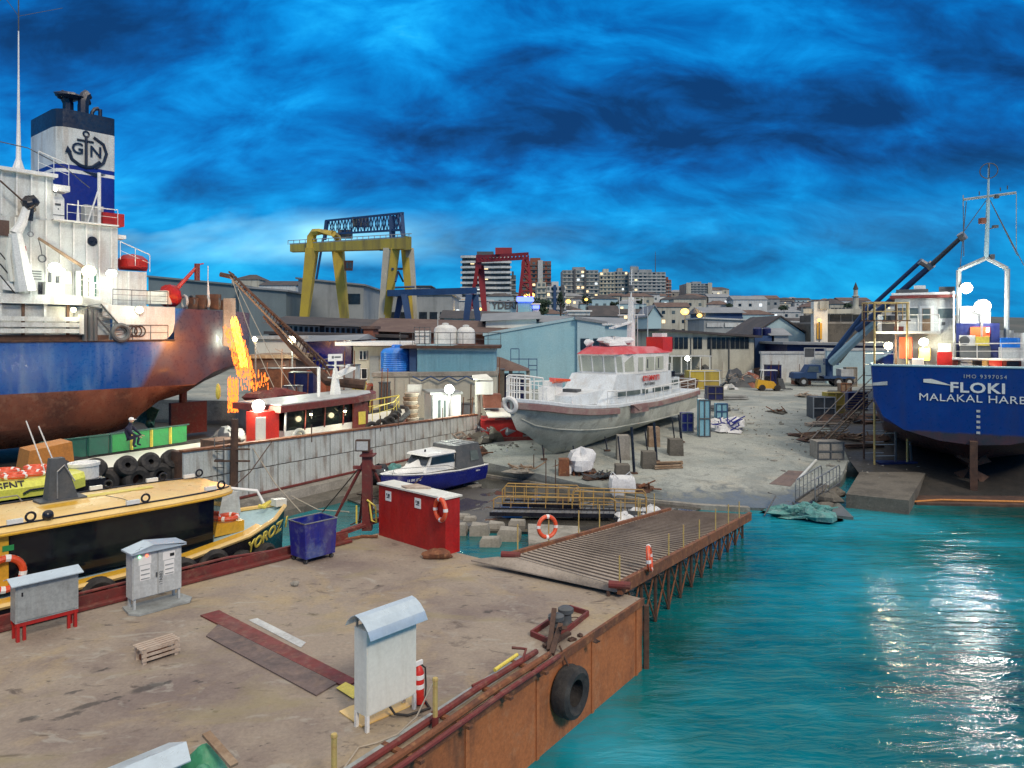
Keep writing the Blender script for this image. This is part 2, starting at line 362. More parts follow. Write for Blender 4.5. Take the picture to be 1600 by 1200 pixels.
# ---- yard ground: slopes out of the water and then runs level to the hill
def gh(y): t = min(1, max(0, (y-32.5)/24)); return 2.1*(t**.85) if t > 0 else (y-32.5)*.09
def ground_mat():
    m = mat('yard_dirt', (.35, .375, .35), .93, c2=(.20, .235, .23), s=.16, amt=.9, c3=(.42, .40, .33), s3=.5, a3=.6, bump=.7, bs=4, fine=.2)
    nt = m.node_tree; b = nt.nodes['Principled BSDF']; tc = [n for n in nt.nodes if n.type == 'TEX_COORD'][0]
    n = N(nt, 'ShaderNodeTexNoise', i_Scale=.9, i_Detail=8, i_Roughness=.7, i_Distortion=1.2); nt.links.new(tc.outputs['Object'], n.inputs['Vector'])
    old = b.inputs['Base Color'].links[0].from_socket
    o = mixc(nt, math_(nt, 'MULTIPLY', ramp(nt, n.outputs[0], [(.53, 0.0), (.66, 1.0)]), .65), old, (.12, .13, .125))
    n5 = N(nt, 'ShaderNodeTexNoise', i_Scale=.22, i_Detail=7, i_Roughness=.6, i_Distortion=1.5); nt.links.new(tc.outputs['Object'], n5.inputs['Vector'])
    o = mixc(nt, math_(nt, 'MULTIPLY', ramp(nt, n5.outputs[0], [(.5, 0.0), (.62, 1.0)]), .5), o, (.17, .19, .185))
    sp = N(nt, 'ShaderNodeSeparateXYZ'); nt.links.new(tc.outputs['Object'], sp.inputs[0])      # damp band where the slip meets the water
    wet = math_(nt, 'ADD', math_(nt, 'MULTIPLY', sp.outputs[2], 1.1), math_(nt, 'MULTIPLY', n.outputs[0], 1.0)); wr = ramp(nt, wet, [(.85, 1.0), (1.5, 0.0)])
    o = mixc(nt, math_(nt, 'MULTIPLY', wr, .72), o, (.075, .085, .08)); nt.links.new(o, b.inputs['Base Color'])
    rf = ramp(nt, wet, [(.8, .30), (1.4, .93)]); nt.links.new(rf, b.inputs['Roughness'])
ground_mat()
front = [(-70, 72), (-24, 64), (-20, 57), (-12, 49), (-8, 46), (-4, 43.5), (-1.9, 41.2), (3, 37.2), (6, 34.9), (8.5, 33.6), (11.6, 33.2), (14.6, 31.6), (15.1, 34.6), (15.4, 36.2), (17.2, 38.5), (18.6, 41), (26, 41.5), (38, 41), (70, 41)]
gm = MB(); ys = [0, .5, 1.2, 2, 3, 4, 5.5, 7, 9, 11, 14, 18, 23, 30, 40, 55, 80, 120]
xs = [-70, -50, -35, -24, -20, -16, -12, -8, -4, -1.9, 0, 1.5, 3, 4.5, 6, 7.2, 8.5, 10, 11.6, 13, 14.6, 15.1, 15.4, 16.2, 17.2, 18.6, 22, 26, 32, 38, 50, 70, 110]
def fy(x):
    for (a, b), (c, d) in zip(front, front[1:]):
        if a <= x <= c: return b+(d-b)*(x-a)/(c-a)
    return front[-1][1]
rows = []
rg = random.Random(3)
for x in xs:
    f = fy(x); r = [gm.V((x, f-.02, -1.5))]
    for y in ys:
        Y = f+y; z = gh(Y) if x > -6 else max(gh(Y), 1.6*(y > .3)); z = max(z, .12 if y == 0 else .14)
        r.append(gm.V((x, Y, z+(rg.uniform(-.03, .03) if 0 < y < 50 else 0))))
    r.append(gm.V((x, 420, 2.1))); rows.append(r)
for i in range(len(rows)-1):
    for k in range(len(rows[0])-1): gm.face(rows[i][k], rows[i+1][k], rows[i+1][k+1], rows[i][k+1])
yg = gm.build('ground', 'yard_dirt', origin=(0, 0, 0), ang=50); tag(yg, kind='structure')
def gz(x, y): return gh(y)
# ---- concrete kerb line and wet lower apron
mat('wet_apron', (.085, .08, .07), .55, c2=(.05, .047, .042), s=.35, amt=.9, c3=(.14, .13, .11), s3=1.5, a3=.5, fine=.15)
nt = MATS['wet_apron'].node_tree; b_ = nt.nodes['Principled BSDF']; tcn = [n for n in nt.nodes if n.type == 'TEX_COORD'][0]
pn = N(nt, 'ShaderNodeTexNoise', i_Scale=.42, i_Detail=5, i_Roughness=.5); nt.links.new(tcn.outputs['Object'], pn.inputs['Vector'])
nt.links.new(ramp(nt, pn.outputs[0], [(.44, .55), (.48, .03)]), b_.inputs['Roughness'])
b_.inputs['Specular IOR Level'].default_value = .9
ap = MB().prism([(-9, 36.6), (-4.8, 31.5), (-1.5, 29.6), (2.2, 29.2), (6.0, 29.6), (8.6, 33.5), (6, 34.85), (3, 37.15), (-1.9, 41.15), (-4, 43.4), (-7, 43.6)], -1.2, .09).build('apron_slab', 'wet_apron', smooth=False); tag(ap, kind='structure')
kb = MB()
for (x0, y0), (x1, y1) in zip([(-4.2, 43.6), (-1.9, 41.2), (3, 37.2), (6, 34.9), (8.5, 33.6), (10.6, 33.1)], [(-1.9, 41.2), (3, 37.2), (6, 34.9), (8.5, 33.6), (10.6, 33.1)]):
    kb.hexa([(x0, y0-.22, -.3), (x1, y1-.22, -.3), (x1, y1+.12, -.3), (x0, y0+.12, -.3)], [(x0, y0-.22, .22), (x1, y1-.22, .22), (x1, y1+.12, .22), (x0, y0+.12, .22)])
tag(kb.build('kerb', 'concrete', smooth=False), kind='structure')
# ---- hill carrying the town
hm = MB(); hr = []
HX = [-700, -450, -300, -180, -100, -40, 20, 80, 140, 200, 260, 330, 420, 560, 800]
HZt = [.30, .35, .45, .62, .85, .95, 1.0, .95, .76, .60, .5, .5, .42, .4, .35]
HYs = [(150, 0), (260, 3), (340, 7.5), (420, 13), (500, 20), (580, 27), (660, 33), (760, 37), (1500, 34)]
def hill_z(x, y):
    kx = 0
    for (a, ta), (b, tb) in zip(zip(HX, HZt), zip(HX[1:], HZt[1:])):
        if a <= x*300/max(y, 150) <= b: kx = ta+(tb-ta)*(x*300/max(y, 150)-a)/(b-a)
    for (a, za), (b, zb) in zip(HYs, HYs[1:]):
        if a <= y <= b: return 2.0+(za+(zb-za)*(y-a)/(b-a))*kx
    return 2.0
for x in HX:
    hr.append([hm.V((x*y/300, y, hill_z(x*y/300, y)-.2)) for y, _ in HYs])
for i in range(len(hr)-1):
    for k in range(len(HYs)-1): hm.face(hr[i][k], hr[i+1][k], hr[i+1][k+1], hr[i][k+1])
mat('hill_scrub', (.07, .085, .075), .95, c2=(.13, .125, .11), s=.02, amt=.8, c3=(.04, .06, .045), s3=.06, a3=.7)
tag(hm.build('hill', 'hill_scrub', origin=(0, 0, 0), ang=60), kind='structure')

# ================================================================== BARGE (work pontoon in the foreground)
BA = G(1003, 935, 1.7); BB = G(592, 833, 1.7)
uR = (G(1003, 935, 1.7)-G(607, 1200, 1.7)); uR.z = 0; uR.normalize()      # along the right side, away from camera
uL = Vector((.665, .747, 0)).normalized()
A0 = BA-uR*16; B0_ = BB-uL*26
def barge_mat():
    m = mat('barge_deck', (.30, .25, .20), .85, c2=(.18, .14, .125), s=.28, amt=.95, c3=(.40, .31, .17), s3=.35, a3=.65, bump=.2, bs=25, fine=.10)
    nt = m.node_tree; b = nt.nodes['Principled BSDF']; tc = [n for n in nt.nodes if n.type == 'TEX_COORD'][0]
    cur = b.inputs['Base Color'].links[0].from_socket
    for s, lo, hi, c, a, d in ((.9, .58, .66, (.36, .345, .30), .5, 1.5), (1.1, .60, .70, (.06, .045, .04), .75, .8), (3.5, .64, .70, (.03, .028, .03), .7, .3), (.33, .55, .68, (.25, .215, .115), .55, .6)):
        n = N(nt, 'ShaderNodeTexNoise', i_Scale=s, i_Detail=6, i_Roughness=.62, i_Distortion=d); mp = N(nt, 'ShaderNodeMapping'); mp.inputs['Location'].default_value = (s*17, s*5, 0); mp.inputs['Rotation'].default_value = (0, 0, -.9); mp.inputs['Scale'].default_value = (1, 1.9, 1)
        nt.links.new(tc.outputs['Object'], mp.inputs[0]); nt.links.new(mp.outputs[0], n.inputs['Vector'])
        cur = mixc(nt, math_(nt, 'MULTIPLY', ramp(nt, n.outputs[0], [(lo, 0.0), (hi, 1.0)]), a), cur, c)
    # spilt-oil blotches with places of their own
    for (bx, by, rx, ry) in [G(245, 1070, 1.7)[:2]+(.30, .13), G(150, 1098, 1.7)[:2]+(.26, .10), G(125, 1112, 1.7)[:2]+(.22, .08), G(60, 1118, 1.7)[:2]+(.16, .09), G(130, 1077, 1.7)[:2]+(.14, .06), G(176, 1042, 1.7)[:2]+(.15, .05), G(275, 1062, 1.7)[:2]+(.09, .06), G(1000, 935, 1.7)[:2]+(.02, .02), G(770, 953, 1.7)[:2]+(.12, .09), G(190, 1088, 1.7)[:2]+(.2, .05)]:
        mp = N(nt, 'ShaderNodeMapping'); mp.vector_type = 'TEXTURE'; mp.inputs['Location'].default_value = (bx, by, 0); mp.inputs['Rotation'].default_value = (0, 0, .7); mp.inputs['Scale'].default_value = (rx*1.6, ry*1.6, 1)
        g = N(nt, 'ShaderNodeTexGradient', gradient_type='SPHERICAL'); nz = N(nt, 'ShaderNodeTexNoise', i_Scale=9, i_Detail=4); nt.links.new(tc.outputs['Object'], nz.inputs['Vector'])
        vm = N(nt, 'ShaderNodeVectorMath', operation='MULTIPLY_ADD'); nt.links.new(nz.outputs[1], vm.inputs[0]); vm.inputs[1].default_value = (.22, .22, 0); nt.links.new(tc.outputs['Object'], vm.inputs[2])
        nt.links.new(vm.outputs[0], mp.inputs[0]); nt.links.new(mp.outputs[0], g.inputs[0])
        cur = mixc(nt, math_(nt, 'MULTIPLY', ramp(nt, g.outputs[0], [(.25, 0.0), (.55, 1.0)]), .7), cur, (.035, .033, .033))
    nt.links.new(cur, b.inputs['Base Color'])
barge_mat()
mat('barge_side', (.42, .145, .05), .85, c2=(.27, .095, .04), s=.8, amt=.8, c3=(.42, .2, .1), s3=2.5, a3=.5, streak=(.06, .04, .03), sa=.8, ss=1.1, bump=.5, bs=9)
bt = tag(empty('work_barge', (0, 12, -.4), 'flat rusty work barge with stained steel deck and orange side', 'barge'))
pl = [tuple(v[:2]) for v in (A0, BA, BB, B0_)]
dk = MB().prism(pl, 1.55, 1.7).build('deck', 'barge_deck', bt, smooth=False, origin=(0, 0, 1.55))
hullp = MB(); ins = .04
nR = Vector((uR.y, -uR.x, 0))
hullp.prism([tuple((Vector(p+(0,))*1.0)[:2]) for p in pl], -1.0, 1.545).build('hull', 'barge_side', bt, smooth=False)
# stiffeners / plate seams on the side
for i in range(12):
    c = BA-uR*(.35+i*1.05); st_ = MB(); st_.hexa([c+nR*.0+Vector((0, 0, -2.6)), c+nR*.03+Vector((0, 0, -2.6)), c+uR*.09+nR*.03+Vector((0, 0, -2.6)), c+uR*.09+Vector((0, 0, -2.6))], [c+Vector((0, 0, -.16)), c+nR*.03+Vector((0, 0, -.16)), c+uR*.09+nR*.03+Vector((0, 0, -.16)), c+uR*.09+Vector((0, 0, -.16))])
    if i % 2 == 0: st_.build('side_rib', 'barge_side', bt, smooth=False)
MB().beam(BA+nR*.03+Vector((0, 0, -.06)), A0+nR*.03+Vector((0, 0, -.06)), .07, .16).build('rubbing_strip', 'rust', bt)
# ragged rusty corner post standing in the water
cp = MB(); c = BA+Vector((.12, .1, 0)); cp.beam((c.x, c.y, -1), (c.x, c.y, 1.5), .12, .12); cp.build('corner_post', 'dark_rust', bt)
# left-hand coaming: maroon angle bars
ln = Vector((-uL.y, uL.x, 0))
MB().beam(BB-uL*1.2+Vector((0, 0, .14)), B0_+Vector((0, 0, .14)), .10, .28).build('coaming', 'maroon', bt)
MB().beam(BB-uL*1.2-ln*.16+Vector((0, 0, .05)), B0_-ln*.16+Vector((0, 0, .05)), .22, .06).build('coaming_flange', 'maroon', bt)
MB().tube([BB-uL*.5+ln*.05+Vector((0, 0, .34)), BB-uL*3.4+ln*.05+Vector((0, 0, .22)), BB-uL*5+ln*.02+Vector((0, 0, .36)), BB-uL*9+ln*.05+Vector((0, 0, .33))], .035).build('guard_pipe', 'maroon', bt)
# pipes along the right side
r1 = MB(); q0 = G(838, 1018, 1.78); q1 = G(470, 1258, 1.78); dv = (q1-q0)
for off, r, hgt, nm, mt in ((0, .055, 0, 'deck_pipe', 'maroon'), (.30, .06, .02, 'deck_pipe', 'rust'), (.52, .045, .04, 'deck_pipe', 'maroon')):
    o_ = nR*off+Vector((0, 0, hgt)); MB().tube([q0+o_, q0+dv*.33+o_+Vector((0, 0, .03)), q0+dv*.66+o_, q1+o_], r, 8).build(nm, mt, bt)
MB().beam(q0-nR*.1+dv*.05-Vector((0, 0, .05)), q1-nR*.1-Vector((0, 0, .05)), .20, .05).build('gutter_plate', 'grey_paint', bt)
for t in (.1, .3, .5, .7, .9):
    p = q0+dv*t; MB().beam(p-nR*.2-Vector((0, 0, .04)), p+nR*.62-Vector((0, 0, .04)), .09, .05).build('pipe_clamp', 'rust', bt)
# loose steel plate, joint lines and paint marks on deck
def deckquad(pts, z, th, name, m, label, cat, group=None):
    P = [G(x, y, 1.7+z) for x, y in pts]
    o = MB().slab([p for p in P], (0, 0, th)).build(name, m, smooth=False); return tag(o, label, cat, group)
mat('deck_plate', (.155, .115, .105), .8, c2=(.10, .08, .08), s=1.2, amt=.8, c3=(.24, .17, .13), s3=3, a3=.5)
deckquad([(322, 995), (350, 968), (531, 1066), (494, 1088)], .005, .025, 'steel_plate', 'deck_plate', 'wide brown steel plate lying flat on the barge deck', 'steel plate', 'plates on the barge deck')
deckquad([(313, 963), (342, 955), (560, 1066), (538, 1075)], .005, .03, 'steel_plate', 'maroon', 'long narrow reddish plate beside the wide plate on deck', 'steel plate', 'plates on the barge deck')
deckquad([(388, 969), (402, 966), (478, 1004), (470, 1012)], .004, .006, 'paint_spill', 'light_grey', 'pale grey paint spill smeared across the barge deck', 'paint')
deckquad([(525, 1075), (540, 1066), (560, 1076), (552, 1092)], .03, .006, 'plywood_offcut', 'lemon', 'small yellow board lying against the tall cream cabinet', 'board')
deckquad([(530, 1113), (546, 1105), (640, 1080), (660, 1096), (565, 1137)], .004, .02, 'mounting_plate', 'pale_yellow', 'pale yellow plate under the legs of the tall cream cabinet', 'plate')
# ================================================================== BARGE FURNITURE
def lifebuoy(c, nrm, label, R=.30, r=.065, group='orange life rings'):
    e = empty('lifebuoy', Vector(c)-Vector((0, 0, R)), label, 'life ring', group)
    MB().torus(c, R, r, nrm, 28, 8).build('ring', 'orange_red', e)
    n = Vector(nrm).normalized(); a = n.orthogonal().normalized(); b = n.cross(a)
    for k in range(4):
        t = pi/4+k*pi/2; m_ = MB(); prev = None
        pts = [Vector(c)+(a*cos(t+d)+b*sin(t+d))*R for d in (-.14, -.05, .05, .14)]
        m_.tube(pts, r*1.06, 8); m_.build('band', 'screen_white', e)
    MB().torus(c, R+r*.9, .010, nrm, 24, 4).build('grab_line', 'rope', e)
    return e
def tyre(c, R, r, nrm, label, group, cat='tyre', name='tyre'):
    n = Vector(nrm).normalized(); c = Vector(c)
    o = MB(); w_ = r*1.5
    prof = [(R-r*1.55, -w_*.55), (R-r*.7, -w_*.8), (R-.02, -w_*.62), (R, -w_*.3), (R-.015, 0), (R, w_*.3), (R-.02, w_*.62), (R-r*.7, w_*.8), (R-r*1.55, w_*.55), (R-r*1.3, 0)]
    a = n.orthogonal().normalized(); b = n.cross(a); R_ = []
    for i in range(28):
        t = 2*pi*i/28; e = a*cos(t)+b*sin(t); R_.append([o.V(c+e*q+n*z) for q, z in prof])
    m_ = len(prof)
    for i in range(28):
        Q = R_[(i+1) % 28]; P = R_[i]
        for k in range(m_): l = (k+1) % m_; o.face(P[k], Q[k], Q[l], P[l])
    ob = o.build(name, 'rubber'); return tag(ob, label, cat, group)
# --- two-door switch cabinet
def cab_frame(px, py, z=1.7): return Frame(G(px, py, z), uL)
f = cab_frame(207, 958)
e = empty('control_cabinet', f(.5, .25, 1.7), 'light grey two-door electrical cabinet with peaked roof on steel skid', 'cabinet', 'cabinets on the barge deck')
H = 1.32
MB(f).box(0, 0, 1.98, 1.10, .36, 1.7+H).build('body', 'light_grey', e, smooth=False)
for a0, a1 in ((.02, .54), (.56, 1.08)):
    d = MB(f).box(a0, -.025, 2.0, a1, -.003, 1.66+H).build('door', 'light_grey', e, smooth=False)
    c_ = (a0+a1)/2
    MB(f).box(c_-.13, -.031, 2.38, c_+.10, -.027, 2.72).build('vent_panel', 'screen_white', d, smooth=False)
    for k in range(6): MB(f).box(c_-.11, -.042, 2.41+k*.05, c_+.08, -.031, 2.432+k*.05).build('louvre', 'grey_paint', d, smooth=False) if k % 2 == 0 else None
    MB(f).box(c_-.16, -.030, 2.74, c_+.12, -.027, 2.92).build('notice', 'screen_white', d, smooth=False)
    if a0 > .5: MB(f).box(c_+.0, -.036, 2.80, c_+.10, -.0305, 2.87).build('meter_window', 'glass_dark', d, smooth=False)
MB(f).box(.50, -.05, 2.40, .53, -.024, 2.50).build('handle', 'dark_grey', e, smooth=False)
for a_, m_ in ((.14, 'led_green'), (.30, 'led_red')):
    MB(f).lathe((a_, -.03, 2.93), [(.03, 0), (.028, .02), (.01, .03)], 10, (0, -1, 0)).build('indicator_light', m_, e)
rf = MB(f); rf.hexa([(-.07, -.12, 1.7+H), (1.17, -.12, 1.7+H), (1.17, .46, 1.7+H), (-.07, .46, 1.7+H)], [(-.07, -.12, 1.72+H), (1.17, -.12, 1.72+H), (1.17, .46, 1.72+H), (-.07, .46, 1.72+H)])
rf.slab([(-.07, -.12, 1.72+H), (.42, -.12, 1.84+H), (.42, .46, 1.84+H), (-.07, .46, 1.72+H)], (0, 0, .015)); rf.slab([(.42, -.12, 1.84+H), (1.17, -.12, 1.74+H), (1.17, .46, 1.74+H), (.42, .46, 1.84+H)], (0, 0, .015))
rf.slab([(-.02, -.1, 1.72+H), (1.1, -.1, 1.72+H), (.42, -.1, 1.84+H)], (0, .54, 0)); rf.build('roof', 'galv_roof', e, smooth=False)
for a_ in (.03, 1.03):
    for b_ in (.02, .30): MB(f).box(a_, b_, 1.74, a_+.05, b_+.05, 1.99).build('leg', 'light_grey', e, smooth=False)
MB(f).prism([(-.12, -.1), (.02, -.34), (1.15, -.34), (1.3, -.12), (1.22, .44), (-.05, .44)], 1.705, 1.75).build('skid', 'grey_paint', e, smooth=False)
text('17ABB2', .10, f(.62, -.028, 2.35), Vector((0, 0, 1)), -f.u, 'dark_grey', e, 'stencil_marking')
# --- low grey cabinet on red legs
f = cab_frame(24, 1005)
e = empty('control_cabinet', f(.55, .15, 1.7), 'low grey cabinet with pale sloping roof on red steel legs', 'cabinet', 'cabinets on the barge deck')
MB(f).box(0, 0, 2.08, 1.16, .34, 2.86).build('body', 'grey_paint', e, smooth=False)
MB(f).box(.03, -.02, 2.12, 1.13, -.002, 2.83).build('door', 'grey_paint', e, smooth=False)
MB(f).box(.10, -.03, 2.62, .13, -.02, 2.70).build('handle', 'black_paint', e, smooth=False)
MB(f).slab([(-.10, -.14, 2.87), (1.22, -.14, 2.87), (1.22, .2, 2.96), (-.10, .2, 2.96)], (0, 0, .02)).slab([(-.10, .2, 2.96), (1.22, .2, 2.96), (1.22, .48, 2.87), (-.10, .48, 2.87)], (0, 0, .02)).build('roof', 'galv_roof', e, smooth=False)
for a_ in (.02, .14, .96, 1.08):
    MB(f).box(a_, .02 if a_ in (.14, .96) else -.01, 1.70, a_+.055, .08, 2.08).build('leg', 'red_paint', e, smooth=False)
for b_ in (.01, .28): MB(f).box(0, b_, 2.0, 1.16, b_+.05, 2.079).build('rail', 'red_paint', e, smooth=False)
for a_ in (.02, 1.08): MB(f).box(a_, .28, 1.70, a_+.055, .335, 2.0).build('leg', 'red_paint', e, smooth=False)
# --- tall cream cabinet
f = cab_frame(573, 1146)
e = empty('control_cabinet', f(.5, .15, 1.7), 'tall cream cabinet with curved sheet metal roof beside the fire extinguisher', 'cabinet', 'cabinets on the barge deck')
MB(f).box(0, 0, 1.95, 1.02, .32, 3.30).build('body', 'cream_paint', e, smooth=False)
MB(f).box(.015, -.012, 1.97, 1.005, -.001, 3.285).build('door', 'cream_paint', e, smooth=False)
for a_ in (-.004, .965):
    for b_ in (-.005, .27): MB(f).box(a_, b_, 1.70, a_+.055, b_+.05, 1.96).build('leg', 'white_clean', e, smooth=False)
for b_ in (0, .27):
    for a_ in (.02, .95): MB(f).box(a_, b_+.01, 3.30, a_+.03, b_+.04, 3.36+.08*(b_ > -1)).build('roof_strut', 'pale_wood', e, smooth=False)
rp = [(-.20, 3.22), (-.13, 3.34), (-.02, 3.44), (.10, 3.50), (.20, 3.52), (.30, 3.47), (.40, 3.38), (.45, 3.30)]
rr = MB(f)
for (b0, z0), (b1, z1) in zip(rp, rp[1:]): rr.slab([(-.08, b0, z0), (1.10, b0, z0), (1.10, b1, z1), (-.08, b1, z1)], (0, 0, .012))
rr.build('roof', 'galv_roof', e)
MB(f).tube([(.5, .1, 1.95), (.55, -.02, 1.80), (.75, -.10, 1.73), (1.15, -.2, 1.73), (1.35, .25, 1.73)], .022).build('cable', 'rubber', e)
# --- fire extinguisher
f2 = Frame(f(1.12, .05, 0), uL)
e = empty('fire_extinguisher', f2(0, 0, 1.7), 'red fire extinguisher with white bands behind the cream cabinet', 'fire extinguisher')
MB(f2).lathe((0, 0, 1.74), [(.02, 0), (.085, .01), (.09, .04), (.09, .52), (.06, .60), (.025, .64)], 14).build('cylinder', 'red_bright', e)
for z_ in (2.0, 2.16): MB(f2).lathe((0, 0, z_), [(.089, 0), (.093, .005), (.093, .075), (.089, .08)], 14).build('label_band', 'screen_white', e)
MB(f2).cbox((0, 0, 2.42), (.16, .04, .07)).build('valve_head', 'screen_white', e)
MB(f2).tube([(.03, 0, 2.40), (.13, -.02, 2.3), (.12, -.05, 2.0), (.05, -.1, 1.8)], .015).build('hose', 'rubber', e)
MB(f2).lathe((.10, .05, 1.7), [(.09, 0), (.09, .05), (.07, .07)], 12).build('foot_tray', 'red_bright', e)
# --- cabinet roof and green sheet at the lower edge of the picture
c = G(255, 1290, 1.7)+Vector((-.22, -.9, 0)); f = Frame(c, uL)
e = empty('control_cabinet', f(.3, .2, 1.7), 'cabinet with broad pale blue roof beside the green tarpaulin', 'cabinet', 'cabinets on the barge deck')
zt = 2.78
MB(f).box(-.1, 0, 1.95, .85, .4, zt-.06).build('body', 'light_grey', e, smooth=False)
MB(f).slab([(-.9, -.12, zt-.09), (.92, -.12, zt-.09), (1.0, .18, zt), (-.9, .18, zt)], (0, 0, .015)).slab([(-.9, .18, zt), (1.0, .18, zt), (.92, .5, zt-.1), (-.9, .5, zt-.1)], (0, 0, .015)).build('roof', 'galv_roof', e, smooth=False)
for a_ in (-.1, .8):
    for b_ in (.02, .33): MB(f).box(a_, b_, 1.70, a_+.05, b_+.05, 1.95).build('leg', 'light_grey', e, smooth=False)
c = G(352, 1258, 1.7)+Vector((-.27, -.38, 0))
rd = random.Random(5); tp = MB(); n_ = 26; rows = []
for i in range(n_):
    row = []
    for j in range(n_):
        u = i/(n_-1)*2-1; v = j/(n_-1)*2-1; r_ = max(abs(u), abs(v))
        th_ = atan2(v, u); rim = .72+.10*sin(3*th_+1)+.07*sin(7*th_)
        h_ = max(0, 1-r_**2.6)*(.80+.14*sin(5*u+2*v)+.10*sin(9*v-3*u))+.05*abs(sin(8*th_))*(1-r_)+.02
        row.append(tp.V((c.x+u*rim*.86, c.y+v*rim*.8, 1.71+h_*.9)))
    rows.append(row)
for i in range(n_-1):
    for j in range(n_-1): tp.face(rows[i][j], rows[i+1][j], rows[i+1][j+1], rows[i][j+1])
tag(tp.build('tarpaulin', 'tarp_green', ang=180), 'crumpled green tarpaulin thrown over gear at the barge edge', 'tarpaulin')
q = A(322, 1146, 9.6); q2 = A(366, 1196, 9.2)
tag(MB().beam(q, q2, .11, .04).build('timber_plank', 'wood'), 'dark brown plank lying across the green tarpaulin', 'plank')
# --- small pallet / fallen slats
f = cab_frame(221, 1040)
e = empty('slatted_crate', f(.3, .1, 1.7), 'small broken slatted wooden crate lying on the barge deck', 'crate')
for k, z_ in enumerate((1.76, 1.84, 1.92)): MB(f).box(0, -.04+k*.015, z_, .72, -.02+k*.015, z_+.05).build('slat', 'pale_wood', e, smooth=False)
for k in range(4): MB(f).box(-.02, .02+k*.1, 1.97, .74, .08+k*.1, 1.99).build('slat', 'pale_wood', e, smooth=False)
for a_ in (.02, .62):
    MB(f).box(a_, -.02, 1.70, a_+.07, .05, 1.97).build('corner_block', 'pale_wood', e, smooth=False); MB(f).box(a_, .30, 1.70, a_+.07, .37, 1.97).build('corner_block', 'pale_wood', e, smooth=False)
MB(f).box(.08, .06, 1.71, .6, .3, 1.80).build('brick_inside', 'rust', e, smooth=False)
tag(MB().blob(G(461, 912, 1.75), .10, 8, 6, .2, .6, 3).build('stone', 'concrete'), 'small pale stone on the deck before the blue bin', 'stone')
# --- blue wheeled bin
c = G(476, 884, 1.7); f = Frame(c, uL)
e = empty('waste_bin', f(.5, .4, 1.7), 'worn blue steel waste bin on small castors', 'bin')
z0, z1 = 1.84, 2.80; bb = MB(f); La, Lb, t_ = 1.04, .80, .03; tp_ = .05
O0 = [(tp_, tp_*.5, z0), (La-tp_, tp_*.5, z0), (La-tp_, Lb-tp_, z0), (tp_, Lb-tp_, z0)]; O1 = [(0, 0, z1), (La, 0, z1), (La, Lb, z1), (0, Lb, z1)]
I0 = [(x+(t_ if x < .5 else -t_), y+(t_ if y < .4 else -t_), z0+.03) for x, y, z in O0]; I1 = [(x+(t_ if x < .5 else -t_), y+(t_ if y < .4 else -t_), z1) for x, y, z in O1]
io0, io1, ii0, ii1 = [[bb.V(p) for p in q] for q in (O0, O1, I0, I1)]
bb.face(*io0); bb.face(*ii0)
for i in range(4): j = (i+1) % 4; bb.face(io0[i], io0[j], io1[j], io1[i]); bb.face(ii0[i], ii1[i], ii1[j], ii0[j]); bb.face(io1[i], io1[j], ii1[j], ii1[i])
bb.build('tub', 'bin_blue', e, smooth=False)
MB(f).tube([(0, 0, z1+.01), (La, 0, z1+.01), (La, Lb, z1+.01), (0, Lb, z1+.01)], .022, 6, True).build('rim', 'steel', e)
for a_, b_ in ((.1, .1), (.92, .1), (.1, .68), (.92, .68)):
    w_ = MB(f).bar((a_, b_-.03, 1.76), (a_, b_+.03, 1.76), .06, 12).build('wheel', 'rubber', e); MB(f).beam((a_, b_, 1.84), (a_, b_, 1.74), .09, .03).build('fork', 'dark_grey', w_)
MB(f).box(.12, .12, 1.87, .9, .68, 2.35).build('refuse', 'roof_brown', e)
# --- red equipment box with papers
P0, P1 = G(592, 836, 1.7), G(696, 868, 1.7); f = Frame(P0, P1-P0); Lr = (P1-P0).length
e = empty('equipment_box', f(Lr/2, .2, 1.7), 'large bright red steel box with pale lid and two paper notices', 'box')
MB(f).box(0, 0, 1.70, Lr, .55, 3.28).build('body', 'red_paint', e, smooth=False)
MB(f).box(-.04, -.05, 3.281, Lr+.04, .62, 3.33).build('lid', 'cream_paint', e, smooth=False)
for px in (607, 653):
    a_ = f.s(px); n_ = MB(f).box(a_-.14, -.012, 2.84, a_+.14, -.003, 3.14).build('paper_notice', 'screen_white', e, smooth=False)
    MB(f).box(a_-.08, -.016, 2.93, a_+.07, -.0125, 2.96).box(a_-.02, -.016, 2.975, a_+.08, -.0125, 3.06).box(a_-.09, -.016, 3.0, a_-.05, -.0125, 3.07).build('print', 'dark_grey', n_, smooth=False)
MB(f).slab([(1.05, .05, 3.335), (1.35, .0, 3.335), (1.9, .5, 3.335), (1.2, .55, 3.34)], (0, 0, .05)).build('board', 'pale_wood', smooth=False); tag(bpy.data.objects['board'], 'grey weathered board lying on top of the red box', 'board')
lifebuoy(f(Lr-.1, -.10, 3.0), f.n+Vector((.35, 0, 0)), 'orange life ring hanging on the corner of the red box', .29, .065)
tag(MB().blob(G(683, 866, 1.80), .36, 12, 8, .12, .42, 8, sc_=(1.15, .7)).build('sack', 'rust'), 'rusty brown sack slumped against the foot of the red box', 'sack')
